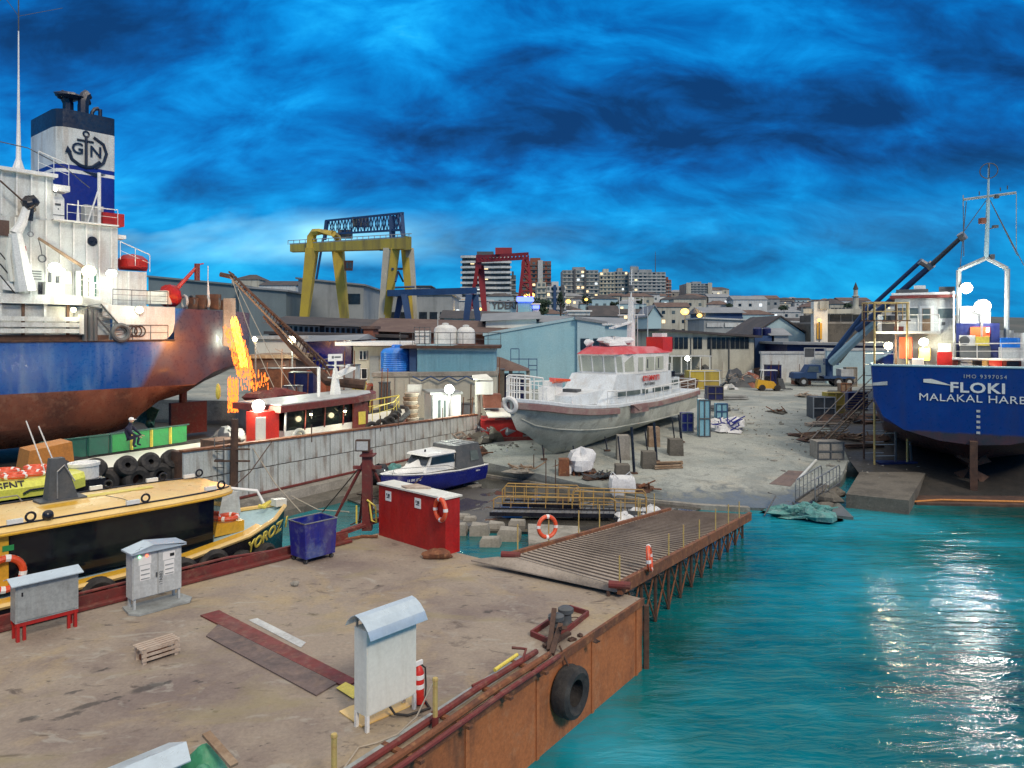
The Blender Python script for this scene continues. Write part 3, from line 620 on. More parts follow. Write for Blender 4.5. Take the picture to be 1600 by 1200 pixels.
# --- red mooring mast with old floodlight
c = G(574, 828, 1.7)
e = empty('mooring_mast', c, 'rusty red steel mast with angled braces and an unlit floodlight', 'mast')
MB().beam(c, c+Vector((0, 0, 2.55)), .26, .30).build('post', 'maroon', e)
MB().cbox(c+Vector((0, 0, 2.0)), (.9, .12, .1)).build('cross_arm', 'maroon', e)
for dx, dy in ((-1.3, .2), (.95, .5), (-.5, 1.2)): MB().bar(c+Vector((dx, dy, -.1)), c+Vector((dx*.05, dy*.05, 2.3)), .05).build('brace', 'maroon', e)
MB().cbox(c+Vector((-.12, -.1, 2.72)), (.44, .22, .36)).build('floodlight_case', 'dark_rust', e); MB().cbox(c+Vector((-.12, -.225, 2.72)), (.36, .02, .28)).build('floodlight_glass', 'light_grey', e)
MB().beam(c+Vector((-.2, 0, 2.4)), c+Vector((.25, 0, 2.4)), .5, .05).build('platform', 'maroon', e)
MB().tube([c+Vector((.02, -.16, 1.0)), c+Vector((.3, -.2, .8)), c+Vector((.34, -.25, .3)), c+Vector((.18, -.2, .35)), c+Vector((.1, -.18, .9))], .03).build('coiled_hose', 'lemon', e)
for dx in (-2.6, -1.9): MB().bar(c+Vector((dx*.0, 0, 2.3)), c+Vector((dx, 3.5, -.6)), .02, 4).build('stay_wire', 'dark_rust', e)
MB().beam(c+Vector((-.7, -.5, .05)), c+Vector((.6, .35, .35)), .14, .14).build('foot_beam', 'maroon', e)
tag(MB().bar(A(557, 790, 23.3), A(557, 818, 23.3), .03).build('marker_post', 'lemon'), 'short yellow marker post beside the red mast', 'post', 'yellow marker posts')
tag(MB().tube([G(520, 846, 1.75), G(545, 842, 1.78), G(566, 838, 1.75), G(590, 838, 1.75)], .05).build('pipe_length', 'rust'), 'rusty pipe length lying behind the blue bin', 'pipe')
# --- yellow guard posts and rope on the side edge
RF = Frame(BA, -uR)
for px, y0, y1, lb in ((680, 1062, 1152, 'yellow guard post beside the tall cream cabinet'), (522, 1150, 1262, 'yellow guard post at the lower end of the barge edge')):
    a_ = RF.s(px, -.12); p = RF(a_, -.12, 1.7); zt = RF.z(y0, a_, -.12)
    e = empty('guard_post', p, lb, 'post', 'yellow guard posts on the barge')
    MB().bar(p+Vector((0, 0, .22)), (p.x, p.y, zt), .04, 8).build('post', 'post_yellow', e); MB().bar(p-Vector((0, 0, .05)), p+Vector((0, 0, .22)), .055, 8).build('socket', 'maroon', e); MB().lathe((p.x, p.y, zt), [(.045, -.02), (.05, .0), (.04, .03), (.01, .04)], 8).build('cap', 'post_yellow', e)
pa = A(676, 1068, RF(RF.s(680, -.12), -.12).y); pb = G(590, 1160, 1.73)
tag(MB().tube([pa, pa*.7+pb*.3-Vector((0, 0, .25)), pa*.35+pb*.65-Vector((0, 0, .2)), pb, G(560, 1168, 1.72), G(520, 1225, 1.72)], .014, 5).build('rope', 'rope'), 'thin rope slung from the yellow guard post to the deck', 'rope')
# --- sunken mooring hatch with fairlead bitts
hp = [G(x, y, 1.7) for x, y in ((830, 994), (890, 953), (919, 962), (862, 1008))]
e = empty('mooring_bitts', sum((Vector(p) for p in hp), Vector())/4, 'rusty hatch coaming with two black bollards and tangled gear', 'bollard')
for i in range(4): MB().beam(hp[i]+Vector((0, 0, .05)), hp[(i+1) % 4]+Vector((0, 0, .05)), .05, .12).build('coaming', 'maroon', e)
for px, py in ((869, 990), (884, 978)):
    p = G(px, py, 1.7); MB().lathe(p, [(.16, 0), (.13, .05), (.12, .26), (.17, .30), (.17, .38), (.10, .42)], 14).build('bollard', 'dark_grey', e)
for (a1, b1, a2, b2, z_) in ((858, 1016, 866, 985, .45), (866, 985, 882, 1012, .4), (850, 1010, 890, 995, .08), (862, 1022, 876, 998, .3)):
    MB().beam(G(a1, b1, 1.74), G(a2, b2, 1.74)+Vector((0, 0, z_)), .10, .06).build('bracket', 'dark_rust', e)
MB().torus(G(899, 968, 1.76), .13, .012, (0, 0, 1), 16, 5).build('wire_loop', 'dark_rust', e)
rd = random.Random(11)
for k in range(9):
    p = G(868+rd.uniform(-14, 70), 1005-rd.uniform(-10, 18), 1.72)
    if k < 5: MB().blob(p, .07, 7, 5, .3, .5, k).build('debris_lump', 'dark_rust', e)
tag(MB().bar(G(773, 1047, 1.86), G(808, 1023, 1.86), .035, 8).build('pole_length', 'lemon'), 'yellow pole resting in the pipe tray at the barge edge', 'pole')
trf = [G(800, 1012, 1.95), G(822, 1014, 1.9), G(815, 1035, 1.8), G(738, 1072, 1.8)]
tag(MB().tube(trf, .03).build('handrail', 'maroon'), 'bent maroon handrail over the pipe tray', 'rail')
# --- tyre on the barge side
a_ = RF.s(878); cT = RF(a_, .26, RF.z(1076, a_, .26))
nOut = RF.n if RF.n.dot(Vector((1, 0, 0))) > 0 else -RF.n
cT = RF(a_, 0, RF.z(1076, a_))+nOut*.2
tyre(cT, .50, .16, nOut, 'large black tyre fender hung on the orange barge side', 'tyre fender on the barge side')
tag(MB().bar(cT+Vector((0, 0, .4)), cT+Vector((-.05, 0, .85))-nOut*.2, .02).build('fender_chain', 'dark_rust'), 'short rusty chain holding the big tyre', 'chain')
# ================================================================== LOADING RAMP
RL0, RR0, RR1, RL1 = G(798, 868, 2.0), G(968, 915, 2.0), G(1172, 804, .95), G(1047, 797, .95)
mat('ramp_deck', (.37, .32, .27), .9, c2=(.24, .205, .17), s=.7, amt=.9, c3=(.33, .29, .24), s3=2, a3=.6, bump=.5, bs=14)
e = empty('loading_ramp', (RL0+RR0)/2-Vector((0, 0, .5)), 'long ribbed steel ramp bridging barge and slipway on lattice trestle', 'ramp')
dm = MB(); dm.slab([RL0, RR0, RR1, RL1], (0, 0, -.10))
dm.build('deck', 'ramp_deck', e, smooth=False)
bm_ = MB()
for k in range(44):
    t = (k+.5)/44; a = RL0.lerp(RL1, t); b = RR0.lerp(RR1, t); bm_.beam(a.lerp(b, .04)+Vector((0, 0, .015)), a.lerp(b, .96)+Vector((0, 0, .015)), .022, .035)
mat('ramp_rib', (.17, .14, .12), .9, c2=(.1, .08, .07)); bm_.build('grip_ribs', 'ramp_rib', e, smooth=False)
for a, b, nm in ((RL0, RL1, 'side_beam'), (RR0, RR1, 'side_beam')): MB().beam(a-Vector((0, 0, .06)), b-Vector((0, 0, .06)), .12, .30).build(nm, 'rust', e)
TL, TR = G(736, 874, 1.86), G(962, 922, 1.86)
fl = MB(); nseg = 6; top = []
for k in range(nseg+1):
    t = k/nseg; top.append([RL0.lerp(RR0, j/8).lerp(TL.lerp(TR, j/8), t)+Vector((0, 0, -.02+.05*sin(pi*t)*.5)) for j in range(9)])
gi = [[fl.V(p) for p in r] for r in top]; gj = [[fl.V(p-Vector((0, 0, .035))) for p in r] for r in top]
for i in range(nseg):
    for j in range(8): fl.face(gi[i][j], gi[i+1][j], gi[i+1][j+1], gi[i][j+1]); fl.face(gj[i][j], gj[i][j+1], gj[i+1][j+1], gj[i+1][j])
for j in range(8): fl.face(gi[nseg][j], gj[nseg][j], gj[nseg][j+1], gi[nseg][j+1])
fl.build('flap', 'ramp_deck', e)
for p in (RL0, RR0): MB().bar(p+Vector((-.25, .05, .02)), p+Vector((.25, -.07, .02)), .09, 10).build('hinge', 'maroon', e)
for k in range(13):
    t = k/12; a = RR0.lerp(RR1, t); c = a+Vector((-.25, .15, -.2)); l = RL0.lerp(RL1, t)+Vector((.2, 0, -.2))
    MB().bar(c, (c.x, c.y, -.6), .05, 5).build('trestle_leg', 'dark_rust', e); MB().bar(l, (l.x, l.y, -.6), .05, 5).build('trestle_leg', 'dark_rust', e)
    if k < 12:
        c2 = RR0.lerp(RR1, (k+1)/12)+Vector((-.25, .15, -.2)); MB().bar(c, (c2.x, c2.y, .0), .028, 5).build('brace', 'rust', e); MB().bar(c2, (c.x, c.y, .0), .028, 5).build('brace', 'rust', e)
def rail_post(p, h, lb, grp, m='post_yellow'):
    return tag(MB().bar(p, p+Vector((0, 0, h)), .020, 6).build('rail_post', m), lb, 'post', grp)
RD = {}
for px, py0, nm in ((968, 868, 'first'), (1045, 838, 'third'), (1068, 820, 'fourth'), (1093, 812, 'fifth'), (1118, 795, 'sixth'), (1138, 788, 'seventh'), (1155, 785, 'eighth')):
    t = (px-968)/(1172-968); 
    best = min((abs((800+RR0.lerp(RR1, q/200).x/RR0.lerp(RR1, q/200).y*F_)-px), q/200) for q in range(201))[1]
    p = RR0.lerp(RR1, best); h = max(.7, CH-(py0-HZ)/F_*p.y-p.z)
    RD[px] = p; rail_post(p, h, f'{nm} thin yellow post from the barge on the seaward ramp edge', 'posts on the seaward ramp edge')
for px, py0, nm in ((809, 822, 'first'), (857, 812, 'second'), (904, 800, 'third'), (937, 788, 'fourth'), (997, 778, 'fifth'), (1022, 777, 'sixth')):
    best = min((abs((800+RL0.lerp(RL1, q/200).x/RL0.lerp(RL1, q/200).y*F_)-px), q/200) for q in range(201))[1]
    p = RL0.lerp(RL1, best); h = max(.8, CH-(py0-HZ)/F_*p.y-p.z); RD[px] = p
    rail_post(p, h, f'{nm} yellow post from the barge on the landward ramp edge', 'posts on the landward ramp edge')
lifebuoy(RD[857]+Vector((-.05, -.1, .55)), (.5, -1, .1), 'orange life ring on the landward side of the ramp', .29, .06)
p = RR0.lerp(RR1, .13); lifebuoy(p+Vector((.1, -.05, .36)), (1, -.25, .1), 'orange life ring on the seaward side of the ramp', .29, .06)
# ================================================================== ROCKS, GANGWAYS IN THE SHALLOWS
rk = [(713, 826, 30, 22), (748, 826, 30, 24), (795, 834, 34, 24), (765, 846, 32, 18), (775, 822, 26, 16), (720, 808, 24, 12), (808, 818, 26, 14), (733, 812, 20, 12), (700, 818, 22, 16)]
for i, (px, py, ww, hh) in enumerate(rk):
    p = G(px, py+hh/2, .02); wx = ww/F_*p.y; wz = hh/F_*p.y
    m_ = MB(); rd = random.Random(i); zt = wz*.75
    P = [(-.5, -.35), (.48, -.42), (.55, .3), (-.42, .4)]
    B_ = [(p.x+x*wx*1.05, p.y+y*wx*.9+.3, -.5) for x, y in P]; Mx = [(p.x+x*wx*rd.uniform(.95, 1.1), p.y+y*wx*.9+.3, zt*rd.uniform(.55, .75)) for x, y in P]; T_ = [(p.x+x*wx*rd.uniform(.78, .92), p.y+y*wx*.75+.3, zt*rd.uniform(.9, 1.1)) for x, y in P]
    m_.loft([B_, Mx, T_], True, True)
    lb = ['pale worn stone block nearest the red box', 'squared stone block second from the red box', 'pinkish stone block beside the ramp foot', 'single grey block alone in the shallow water', 'dark stone block behind the pinkish one', 'low flat stone at the water edge behind the red box', 'small stone block under the black gangways', 'weathered stone between two squared blocks', 'half sunk stone touching the red box shadow'][i]
    tag(m_.build('stone_block', 'concrete', ang=25), lb, 'stone block', 'stone blocks in the shallows')
P = [G(825, 818, .5), G(905, 822, .45), G(908, 838, .45), G(826, 850, .45)]
tag(MB().slab(P, (0, 0, -.8)).build('concrete_slab', 'concrete', smooth=False), 'broken concrete slab beside the ramp behind the life ring', 'concrete slab')
def gangway(p, q, wv, rails, label, stepm='dark_grey', railm='rail_yellow', h=.9, nst=14):
    p = Vector(p); q = Vector(q); wv = Vector(wv); e = empty('gangway', p.lerp(q, .5), label, 'gangway', 'gangways laid out on the apron')
    for o_ in (Vector(), wv): MB().beam(p+o_, q+o_, .06, .16).build('stringer', stepm, e)
    s_ = MB()
    for k in range(nst): a = p.lerp(q, (k+.5)/nst); s_.beam(a, a+wv, .22, .03)
    s_.build('treads', 'steel', e, smooth=False)
    for o_ in rails:
        o_ = wv*o_; U = Vector((0, 0, h)); m_ = MB(); m_.tube([p+o_, p+o_+U*.8, p.lerp(q, .04)+o_+U, p.lerp(q, .96)+o_+U, q+o_+U*.8, q+o_], .028, 6)
        m_.bar(p.lerp(q, .02)+o_+U*.5, p.lerp(q, .98)+o_+U*.5, .018, 5)
        for k in range(1, 7): a = p.lerp(q, k/7)+o_; m_.bar(a, a+U, .018, 5)
        m_.build('handrail', railm, e)
    return e
gangway(G(765, 803, .35), G(960, 806, .35), (0.15, .8, 0), (1,), 'long black ladder gangway with low yellow rail in the shallows', 'black_paint', 'rail_yellow', .55, 22)
gangway(G(785, 788, .5), G(905, 792, .45), (0.1, .6, 0), (0, 1), 'black gangway with tall yellow rails behind the long one', 'black_paint', 'rail_yellow', .8, 14)
gangway(G(894, 798, .3), G(1010, 802, .3), (0.1, .7, 0), (0, 1), 'yellow railed gangway section next to the white sheeting', 'dark_grey', 'rail_yellow', .85, 12)
rd = random.Random(4)
for i, (px, py, r_, lb) in enumerate(((1005, 806, .55, 'white crumpled sheeting beside the ramp edge'), (1020, 800, .45, 'pale plastic sheeting heaped behind the ramp edge'), (975, 812, .45, 'small heap of white sheeting at the end of the gangways'))):
    tag(MB().blob(G(px, py, .12), r_, 14, 8, .45, .5, i+3, -.05).build('plastic_sheeting', 'fabric_white', ang=20), lb, 'sheeting', 'white sheeting by the ramp')
for i, (px, y0, y1) in enumerate(((1000, 778, 806), (970, 782, 812))):
    p = G(px, y1, .3); rail_post(p, (y1-y0)/F_*p.y, ['thin yellow stake in the white sheeting', 'thin yellow stake at the gangway end'][i], 'stakes by the sheeting')
# ================================================================== BOATS
def lerp(a, b, t): return a+(b-a)*t
def hull_loft(f, st, rnd=.35, name='hull', m='navy', parent=None, deck=None, deckm=None, inset=.06, ddrop=.05, ang=40):
    """st: (a, half beam at deck, z deck, half beam at chine, z chine, z keel)"""
    h = MB(f); secs = []
    for a, hb, zd, hc, zc, zk in st:
        hm_ = lerp(hb, hc, .5)+rnd*.12*(hb); zm = lerp(zd, zc, .5); hq = hc*.5; zq = lerp(zc, zk, .62)
        s_ = [(-hb, zd), (-hm_, zm), (-hc, zc), (-hq, zq), (0, zk), (hq, zq), (hc, zc), (hm_, zm), (hb, zd)]
        secs.append([(a, b, z) for b, z in s_])
    h.loft(secs, True)
    o = h.build(name, m, parent, ang=ang)
    if deck:
        d = MB(f); L = [d.V((a, -max(.02, hb-inset), zd-ddrop)) for a, hb, zd, *_ in st]; R = [d.V((a, max(.02, hb-inset), zd-ddrop)) for a, hb, zd, *_ in st]
        L2 = [d.V((a, -max(.02, hb-inset), zd-ddrop-.08)) for a, hb, zd, *_ in st]; R2 = [d.V((a, max(.02, hb-inset), zd-ddrop-.08)) for a, hb, zd, *_ in st]
        for i in range(len(st)-1): d.face(L[i], L[i+1], R[i+1], R[i]); d.face(L2[i], R2[i], R2[i+1], L2[i+1])
        d.build(deck, deckm, parent)
    return o
def edge(f, st, side, off=0.0, dz=0.0): return [f(a, side*(hb+off), zd+dz) for a, hb, zd, *_ in st]
def gunwale(f, st, r, m, parent, name='gunwale', dz=0, off=0, close_bow=True, sq=None):
    L = edge(f, st, -1, off, dz); R = edge(f, st, 1, off, dz)
    MB().tube(list(reversed(L))+R, r, 6).build(name, m, parent)
def dense(st, n=3):
    o = []
    for p, q in zip(st, st[1:]):
        for k in range(n):
            t = k/n; o.append(tuple(lerp(x, y, t) for x, y in zip(p, q)))
    return o+[st[-1]]
# ---------------- yellow crew boat lying along the barge
YF = Frame((-7.45, 23.9), -uL)
st = dense([(0, .18, 2.42, .06, 1.5, .8), (.8, .95, 2.28, .5, 1.1, .2), (2, 1.6, 2.14, 1.2, .8, -.3), (4, 2.0, 2.0, 1.7, .6, -.6), (8, 2.12, 1.93, 1.85, .5, -.7), (14, 2.12, 1.92, 1.85, .5, -.7), (21, 2.05, 1.95, 1.8, .5, -.6)], 2)
e = empty('crew_boat', YF(9, 0, 0), 'long yellow cabin boat with black sides moored along the barge', 'boat')
hull_loft(YF, st, name='hull', m='black_paint', parent=e, deck='deck', deckm='pale_blue')
gunwale(YF, st, .07, 'pale_yellow', e, 'gunwale')
MB(YF).loft([[(a, .93*hb-.28, zd+.0), (a, hb-.05, zd+.0), (a, hb-.05, zd+.05), (a, .93*hb-.28, zd+.05)] for a, hb, zd, *_ in st[3:]], True, True).build('side_deck', 'yellow_paint', e)
text('YOROZ 1', .50, YF(1.28, 1.26, 2.0)+YF.n*.15+YF.u*-.02, YF(.4, .75, 2.3)-YF(2.1, 1.63, 2.04), Vector((0, 0, 1))+YF.n*.30, 'lemon', e, 'name_lettering', .012, .012, 1.0, 1.0)
zr = 3.50
def roofpt(a, b): return zr+.12*(1-(abs(b)/1.5)**2)-(.10*max(0, (4.2-a))/1.6 if a < 4.2 else 0)
ca = [2.35, 2.6, 3.1, 4.2, 6, 7.3, 9, 12, 16, 21]
wb = MB(YF); wb.loft([[(a+(.38 if a < 2.5 else 0), -w1, 2.02), (a, -w2, 3.38), (a, w2, 3.38), (a+(.38 if a < 2.5 else 0), w1, 2.02)] for a, w1, w2 in [(2.45, .8, .95), (2.9, 1.22, 1.30), (4, 1.32, 1.36), (7.85, 1.34, 1.38)]], True).build('cabin_side', 'black_gloss', e)
MB(YF).box(7.86, -1.36, 2.0, 21, 1.36, 3.38).build('cabin_side', 'yellow_paint', e, smooth=False)
rw = [(2.15, .85), (2.3, 1.1), (2.6, 1.28), (3.1, 1.40), (4.2, 1.48), (7.85, 1.5), (21, 1.5)]
rf = MB(YF); rings = []
for a, w_ in rw: rings.append([(a, -w_, 3.36), (a, -w_-.02, 3.42), (a, -w_*.93, 3.50), (a, -w_*.5, roofpt(a, w_*.5)), (a, 0, roofpt(a, 0)), (a, w_*.5, roofpt(a, w_*.5)), (a, w_*.93, 3.50), (a, w_+.02, 3.42), (a, w_, 3.36)])
rf.loft(rings, True, True).build('cabin_roof', 'pale_yellow', e, ang=28)
MB(YF).tube([(a, w_*.90, 3.53) for a, w_ in rw[1:]], .022).build('roof_seal', 'black_paint', e); MB(YF).tube([(a, -w_*.90, 3.53) for a, w_ in rw[1:]], .022).build('roof_seal', 'black_paint', e)
MB(YF).tube([(a, w_*1.01, 3.36) for a, w_ in rw], .035).build('roof_lip', 'yellow_paint', e)
# roof patches of a deeper yellow and seam
p98 = YF.s(98, 0)
MB(YF).slab([(p98-.55, .15, 3.615), (p98+.65, .15, 3.615), (p98+.55, .82, 3.575), (p98-.45, .82, 3.575)], (0, 0, .006)).build('roof_patch', 'yellow_paint', e)
MB(YF).slab([(p98-2.4, -.4, 3.618), (p98-.6, -.4, 3.618), (p98-.6, .0, 3.63), (p98-2.3, .0, 3.63)], (0, 0, .004)).build('roof_patch', 'lemon', e)
MB(YF).tube([(p98-1.0, .1, 3.63), (p98-1.2, .7, 3.60), (p98-1.3, 1.35, 3.55)], .008, 4).build('roof_seam', 'dark_grey', e)
# mast housing with whip aerials
b0 = .0-.35; mz = MB(YF); mh = [(p98-.42, b0-.22), (p98+.30, b0-.22), (p98+.30, b0+.22), (p98-.42, b0+.22)]; mt_ = [(p98-.12, b0-.14), (p98+.20, b0-.14), (p98+.20, b0+.12), (p98-.12, b0+.12)]
mz.hexa([(x, y, 3.62) for x, y in mh], [(x, y, 4.72) for x, y in mt_]); mz.box(p98-.6, b0-.3, 3.60, p98+.5, b0+.3, 3.66); mh_ = mz.build('mast_housing', 'dark_grey', e, ang=20)
for k, (dx, L) in enumerate(((.0, 1.35), (.28, 1.55))): MB(YF).bar((p98+dx, b0-.1, 4.4-.5*(k == 0)*0), (p98+dx+.42, b0-.1, 4.5+L*.8), .017, 5).build('whip_aerial', 'screen_white', e)
MB(YF).tube([(p98+.1, b0+.28, 3.7), (p98+.1, b0+.26, 4.4), (p98-.08, b0+.22, 4.55), (p98-.3, b0+.3, 4.1)], .02).build('cable_guard', 'steel', e)
# roof fittings
def flood(a, b): 
    q = MB(YF).box(a-.20, b-.05, 3.56, a+.12, b+.05, 3.66).build('light_bar', 'pearl', e); MB(YF).torus((a-.36, b, 3.66), .10, .028, tuple(Vector((0, 1, 0))), 14, 6).build('grab_ring', 'black_paint', q)
for px in (205, 20): flood(YF.s(px, 1.36), 1.36)
flood(3.0, 1.2); flood(3.6, -1.25); flood(p98-1.2, -1.3); flood(2.6, -1.0)
MB(YF).ball((YF.s(75, 1.34), 1.34, 3.62), .13).build('horn', 'black_paint', e)
MB(YF).tube([(p98+.6, -1.2, 3.55), (p98+.7, -1.2, 3.72), (p98+2.0, -1.2, 3.72), (p98+2.1, -1.2, 3.55)], .02).build('roof_rail', 'steel', e)
aW = YF.s(2, 1.37)
MB(YF).box(aW-.25, 1.362, 2.95, aW-.02, 1.372, 3.08).build('small_sign', 'green_bin', e)
lifebuoy(YF(YF.s(8, 1.45), 1.45, 2.45), YF.n, 'orange life ring on the yellow cabin side of the crew boat', .36, .08)
# bow: windscreen bulwark, yellow locker with life ring
MB(YF).loft([[(1.0, -.75, 2.25), (1.05, -.8, 2.95), (1.1, -.72, 2.95), (1.1, -.7, 2.25)], [(2.1, -1.4, 2.1), (1.9, -1.42, 3.02), (1.95, -1.35, 3.02), (2.2, -1.3, 2.1)]], True, True).build('bow_shield', 'light_grey', e)
MB(YF).tube([(.35, -.4, 2.4), (.55, -.55, 2.9), (1.6, -1.2, 3.1)], .05).build('bow_rail', 'screen_white', e)
MB(YF).box(1.75, .0, 2.1, 2.75, .85, 2.42).build('bow_locker', 'yellow_paint', e)
lifebuoy(YF(2.1, .5, 2.52), (0, 0, 1), 'orange life ring lying on the yellow bow locker', .28, .07)
MB(YF).slab([(-.1, -.12, 2.42), (.3, -.15, 2.45), (.3, .18, 2.45), (-.1, .14, 2.42)], (0, 0, .22)).build('stem_post', 'cream_paint', e)
MB(YF).tube([(.6, -.1, 2.5), (.45, .05, 2.62), (.7, .15, 2.5), (.8, 0, 2.55)], .06).build('coiled_line', 'lemon', e)
for i, px in enumerate((415, 380, 335, 285, 155, 60)):
    hb = 2.12; a_ = YF.s(px, 2.2)
    for s_ in zip(st, st[1:]):
        if s_[0][0] <= a_ <= s_[1][0]: hb = s_[0][1]+(s_[1][1]-s_[0][1])*(a_-s_[0][0])/(s_[1][0]-s_[0][0])
    a_ = YF.s(px, hb+.1)
    tyre(YF(a_, hb+.02, 1.36 if a_ < 2.9 else 1.64), .45, .14, YF.n+YF.u*(-.5 if a_ < 2.5 else 0), ['worn tyre fender nearest the bow of the yellow boat', 'second tyre fender from the bow of the yellow boat', 'third tyre fender from the bow of the yellow boat', 'tyre fender behind the two-door cabinet', 'big tyre fender between the two grey cabinets', 'tyre fender behind the low grey cabinet'][i], 'tyre fenders on the yellow boat')
mo = YF(0, 0, 2.4)
# ---------------- second, lime coloured boat behind it
AF = Frame(YF(1.0, -6.3), -uL)
st2 = dense([(0, .15, 2.3, .05, 1.4, .8), (1, 1.0, 2.1, .6, 1.0, .2), (2.4, 1.5, 1.9, 1.2, .7, -.3), (5, 1.7, 1.75, 1.5, .5, -.5), (22, 1.7, 1.75, 1.5, .5, -.5)], 2)
e = empty('agent_boat', AF(9, 0, 0), 'lime yellow cabin boat with black roof lettering behind the crew boat', 'boat')
hull_loft(AF, st2, name='hull', m='black_paint', parent=e, deck='deck', deckm='dark_grey')
MB(AF).loft([[(a+(.3 if a < 4 else 0), -w1, 1.8), (a, -w1, 3.2), (a, w1, 3.2), (a+(.3 if a < 4 else 0), w1, 1.8)] for a, w1 in [(3.4, .9), (3.9, 1.2), (22, 1.25)]], True).build('cabin_side', 'black_gloss', e)
MB(AF).loft([[(a, -w1, 3.2), (a, -w1*.9, 3.36), (a, w1*.86, 3.38), (a, w1, 3.22), (a, w1, 2.92)] for a, w1 in [(3.0, .9), (3.5, 1.28), (4.5, 1.36), (22, 1.36)]], True, True).build('cabin_roof', 'lime_yellow', e, ang=25)
aT = AF.s(18, 1.38)
text('AGENT', .36, AF(aT+.12, 1.27, 3.31), -AF.u, Vector((0, 0, 1))*.8-AF.n*.6, 'black_paint', e, 'roof_lettering', .005, .008, .84)
MB(AF).tube([(AF.s(35, 1.36), 1.42, 3.05), (AF.s(46, 1.36), 1.42, 3.14), (AF.s(85, 1.36), 1.42, 3.14)], .03).build('grab_rail', 'black_paint', e)
MB(AF).lathe((AF.s(131, -.3), -.3, 3.0), [(.46, 0), (.46, .42), (.50, .42), (.50, .52), (.40, .52), (.38, .46)], 22).build('radome_drum', 'white_clean', e)
MB(AF).box(AF.s(131, -.3)-.5, -.9, 2.5, AF.s(131, -.3)+.6, .3, 3.0).build('drum_base', 'black_paint', e)
for i, (px, b_, z_, lb) in enumerate(((22, .45, 3.48, 'orange life ring on the lime roof nearest the roof lettering'), (50, .35, 3.48, 'orange life ring on the lime roof beside the black mast housing'), (58, -.4, 3.52, 'far orange life ring on the lime roof by the mast housing'), (10, -.5, 3.52, 'far orange life ring at the outer end of the lime roof'))):
    lifebuoy(AF(AF.s(px, b_), b_, z_), (.03, .05, 1), lb, .33, .075, 'orange life rings')
# orange cabin of a small work boat and a green open boat between lime boat and ship
c = A(66, 735, 29); e = empty('work_boat', Vector((c.x, c.y, 1.2)), 'small boat with faded orange cabin behind the lime roof', 'boat')
OF = Frame((c.x, c.y), uL); MB(OF).hexa([(-1, -.8, .6), (1.1, -.8, .6), (1.1, .8, .6), (-1, .8, .6)], [(-.6, -.65, 3.5), (.85, -.65, 3.7), (.85, .65, 3.7), (-.6, .65, 3.5)]).build('cabin', 'rust', e)
for o in e.children: o.data.materials[0] = MATS['crane_yellow']
mat('orange_paint', (.55, .22, .04), .6, c2=(.4, .16, .04), s=1.5, amt=.6)
for o in e.children: o.data.materials[0] = MATS['orange_paint']
hull_loft(OF, [(-4, 1.2, 1.3, 1, .4, -.2), (0, 1.4, 1.2, 1.2, .4, -.2), (3, 1.2, 1.3, 1, .4, -.2), (4.5, .1, 1.7, .05, 1, .4)], name='hull', m='dark_grey', parent=e, deck='deck', deckm='wood')
MB(OF).box(.86, -.5, 2.6, .88, .5, 3.3).build('window', 'glass_dark', e)
gA = G(230, 742, 1.9); GF = Frame((gA.x, gA.y+.3), -uL)
e = empty('open_boat', GF(3, 0, 0), 'dark green open boat with tyre fenders behind the lime boat', 'boat')
stg = dense([(0, .2, 2.25, .1, 1.3, .6), (1, 1.0, 2.05, .6, .9, .1), (3, 1.5, 1.9, 1.2, .5, -.2), (9, 1.5, 1.9, 1.2, .5, -.2)], 2)
hull_loft(GF, stg, name='hull', m='green_dark', parent=e, deck='deck', deckm='green_dark', ddrop=.25, inset=.12)
gunwale(GF, stg, .10, 'dark_grey', e)
for i in range(3):
    a_ = .8+i*1.3; tyre(GF(a_, 1.15+.15*i+.12, 1.75), .40, .15, GF.n, ['tyre at the bow of the dark green boat', 'middle tyre on the dark green boat', 'tyre furthest aft on the dark green boat'][i], 'tyres on the green boat')
# ---------------- small blue and white motor boat behind the red box
MF = Frame((-6.1, 34.6), (.665, .747))
stm = dense([(0, .08, 1.38, .03, .95, .55), (.8, .60, 1.30, .35, .6, .15), (2, .98, 1.22, .75, .42, .02), (4, 1.12, 1.15, .92, .38, .02), (6.1, 1.08, 1.18, .9, .42, .12)], 3)
e = empty('motor_boat', MF(3, 0, 0), 'small navy and white motor boat with dark canvas cockpit cover', 'boat')
hull_loft(MF, stm, name='hull', m='bin_blue', parent=e, deck='deck', deckm='white_clean', ddrop=.0, inset=.0)
for o in e.children:
    if o.name.startswith('hull'): o.data.materials[0] = MATS['navy']
mat('boat_blue', (.006, .012, .16), .25, c2=(.01, .02, .22), s=1, amt=.5, fine=.03)
for o in e.children:
    if o.name.startswith('hull'): o.data.materials[0] = MATS['boat_blue']
gunwale(MF, stm, .035, 'white_clean', e, 'rubbing_strake')
MB(MF).loft([[(.7, -.3, 1.33), (.7, 0, 1.42), (.7, .3, 1.33)], [(1.6, -.62, 1.3), (1.6, 0, 1.62), (1.6, .62, 1.3)], [(2.5, -.8, 1.25), (2.45, 0, 1.85), (2.5, .8, 1.25)]], True).build('foredeck', 'white_clean', e)
MB(MF).hexa([(1.95, -.82, 1.25), (4.2, -.85, 1.22), (4.2, .85, 1.22), (1.95, .82, 1.25)], [(2.5, -.72, 1.98), (4.2, -.78, 2.0), (4.2, .78, 2.0), (2.5, .72, 1.98)]).build('cabin', 'white_clean', e, ang=20)
MB(MF).slab([(2.33, -.78, 1.58), (3.9, -.845, 1.58), (3.9, -.80, 1.95), (2.48, -.75, 1.95)], (0, -.015, .0)).build('side_window', 'glass_dark', e, smooth=False)
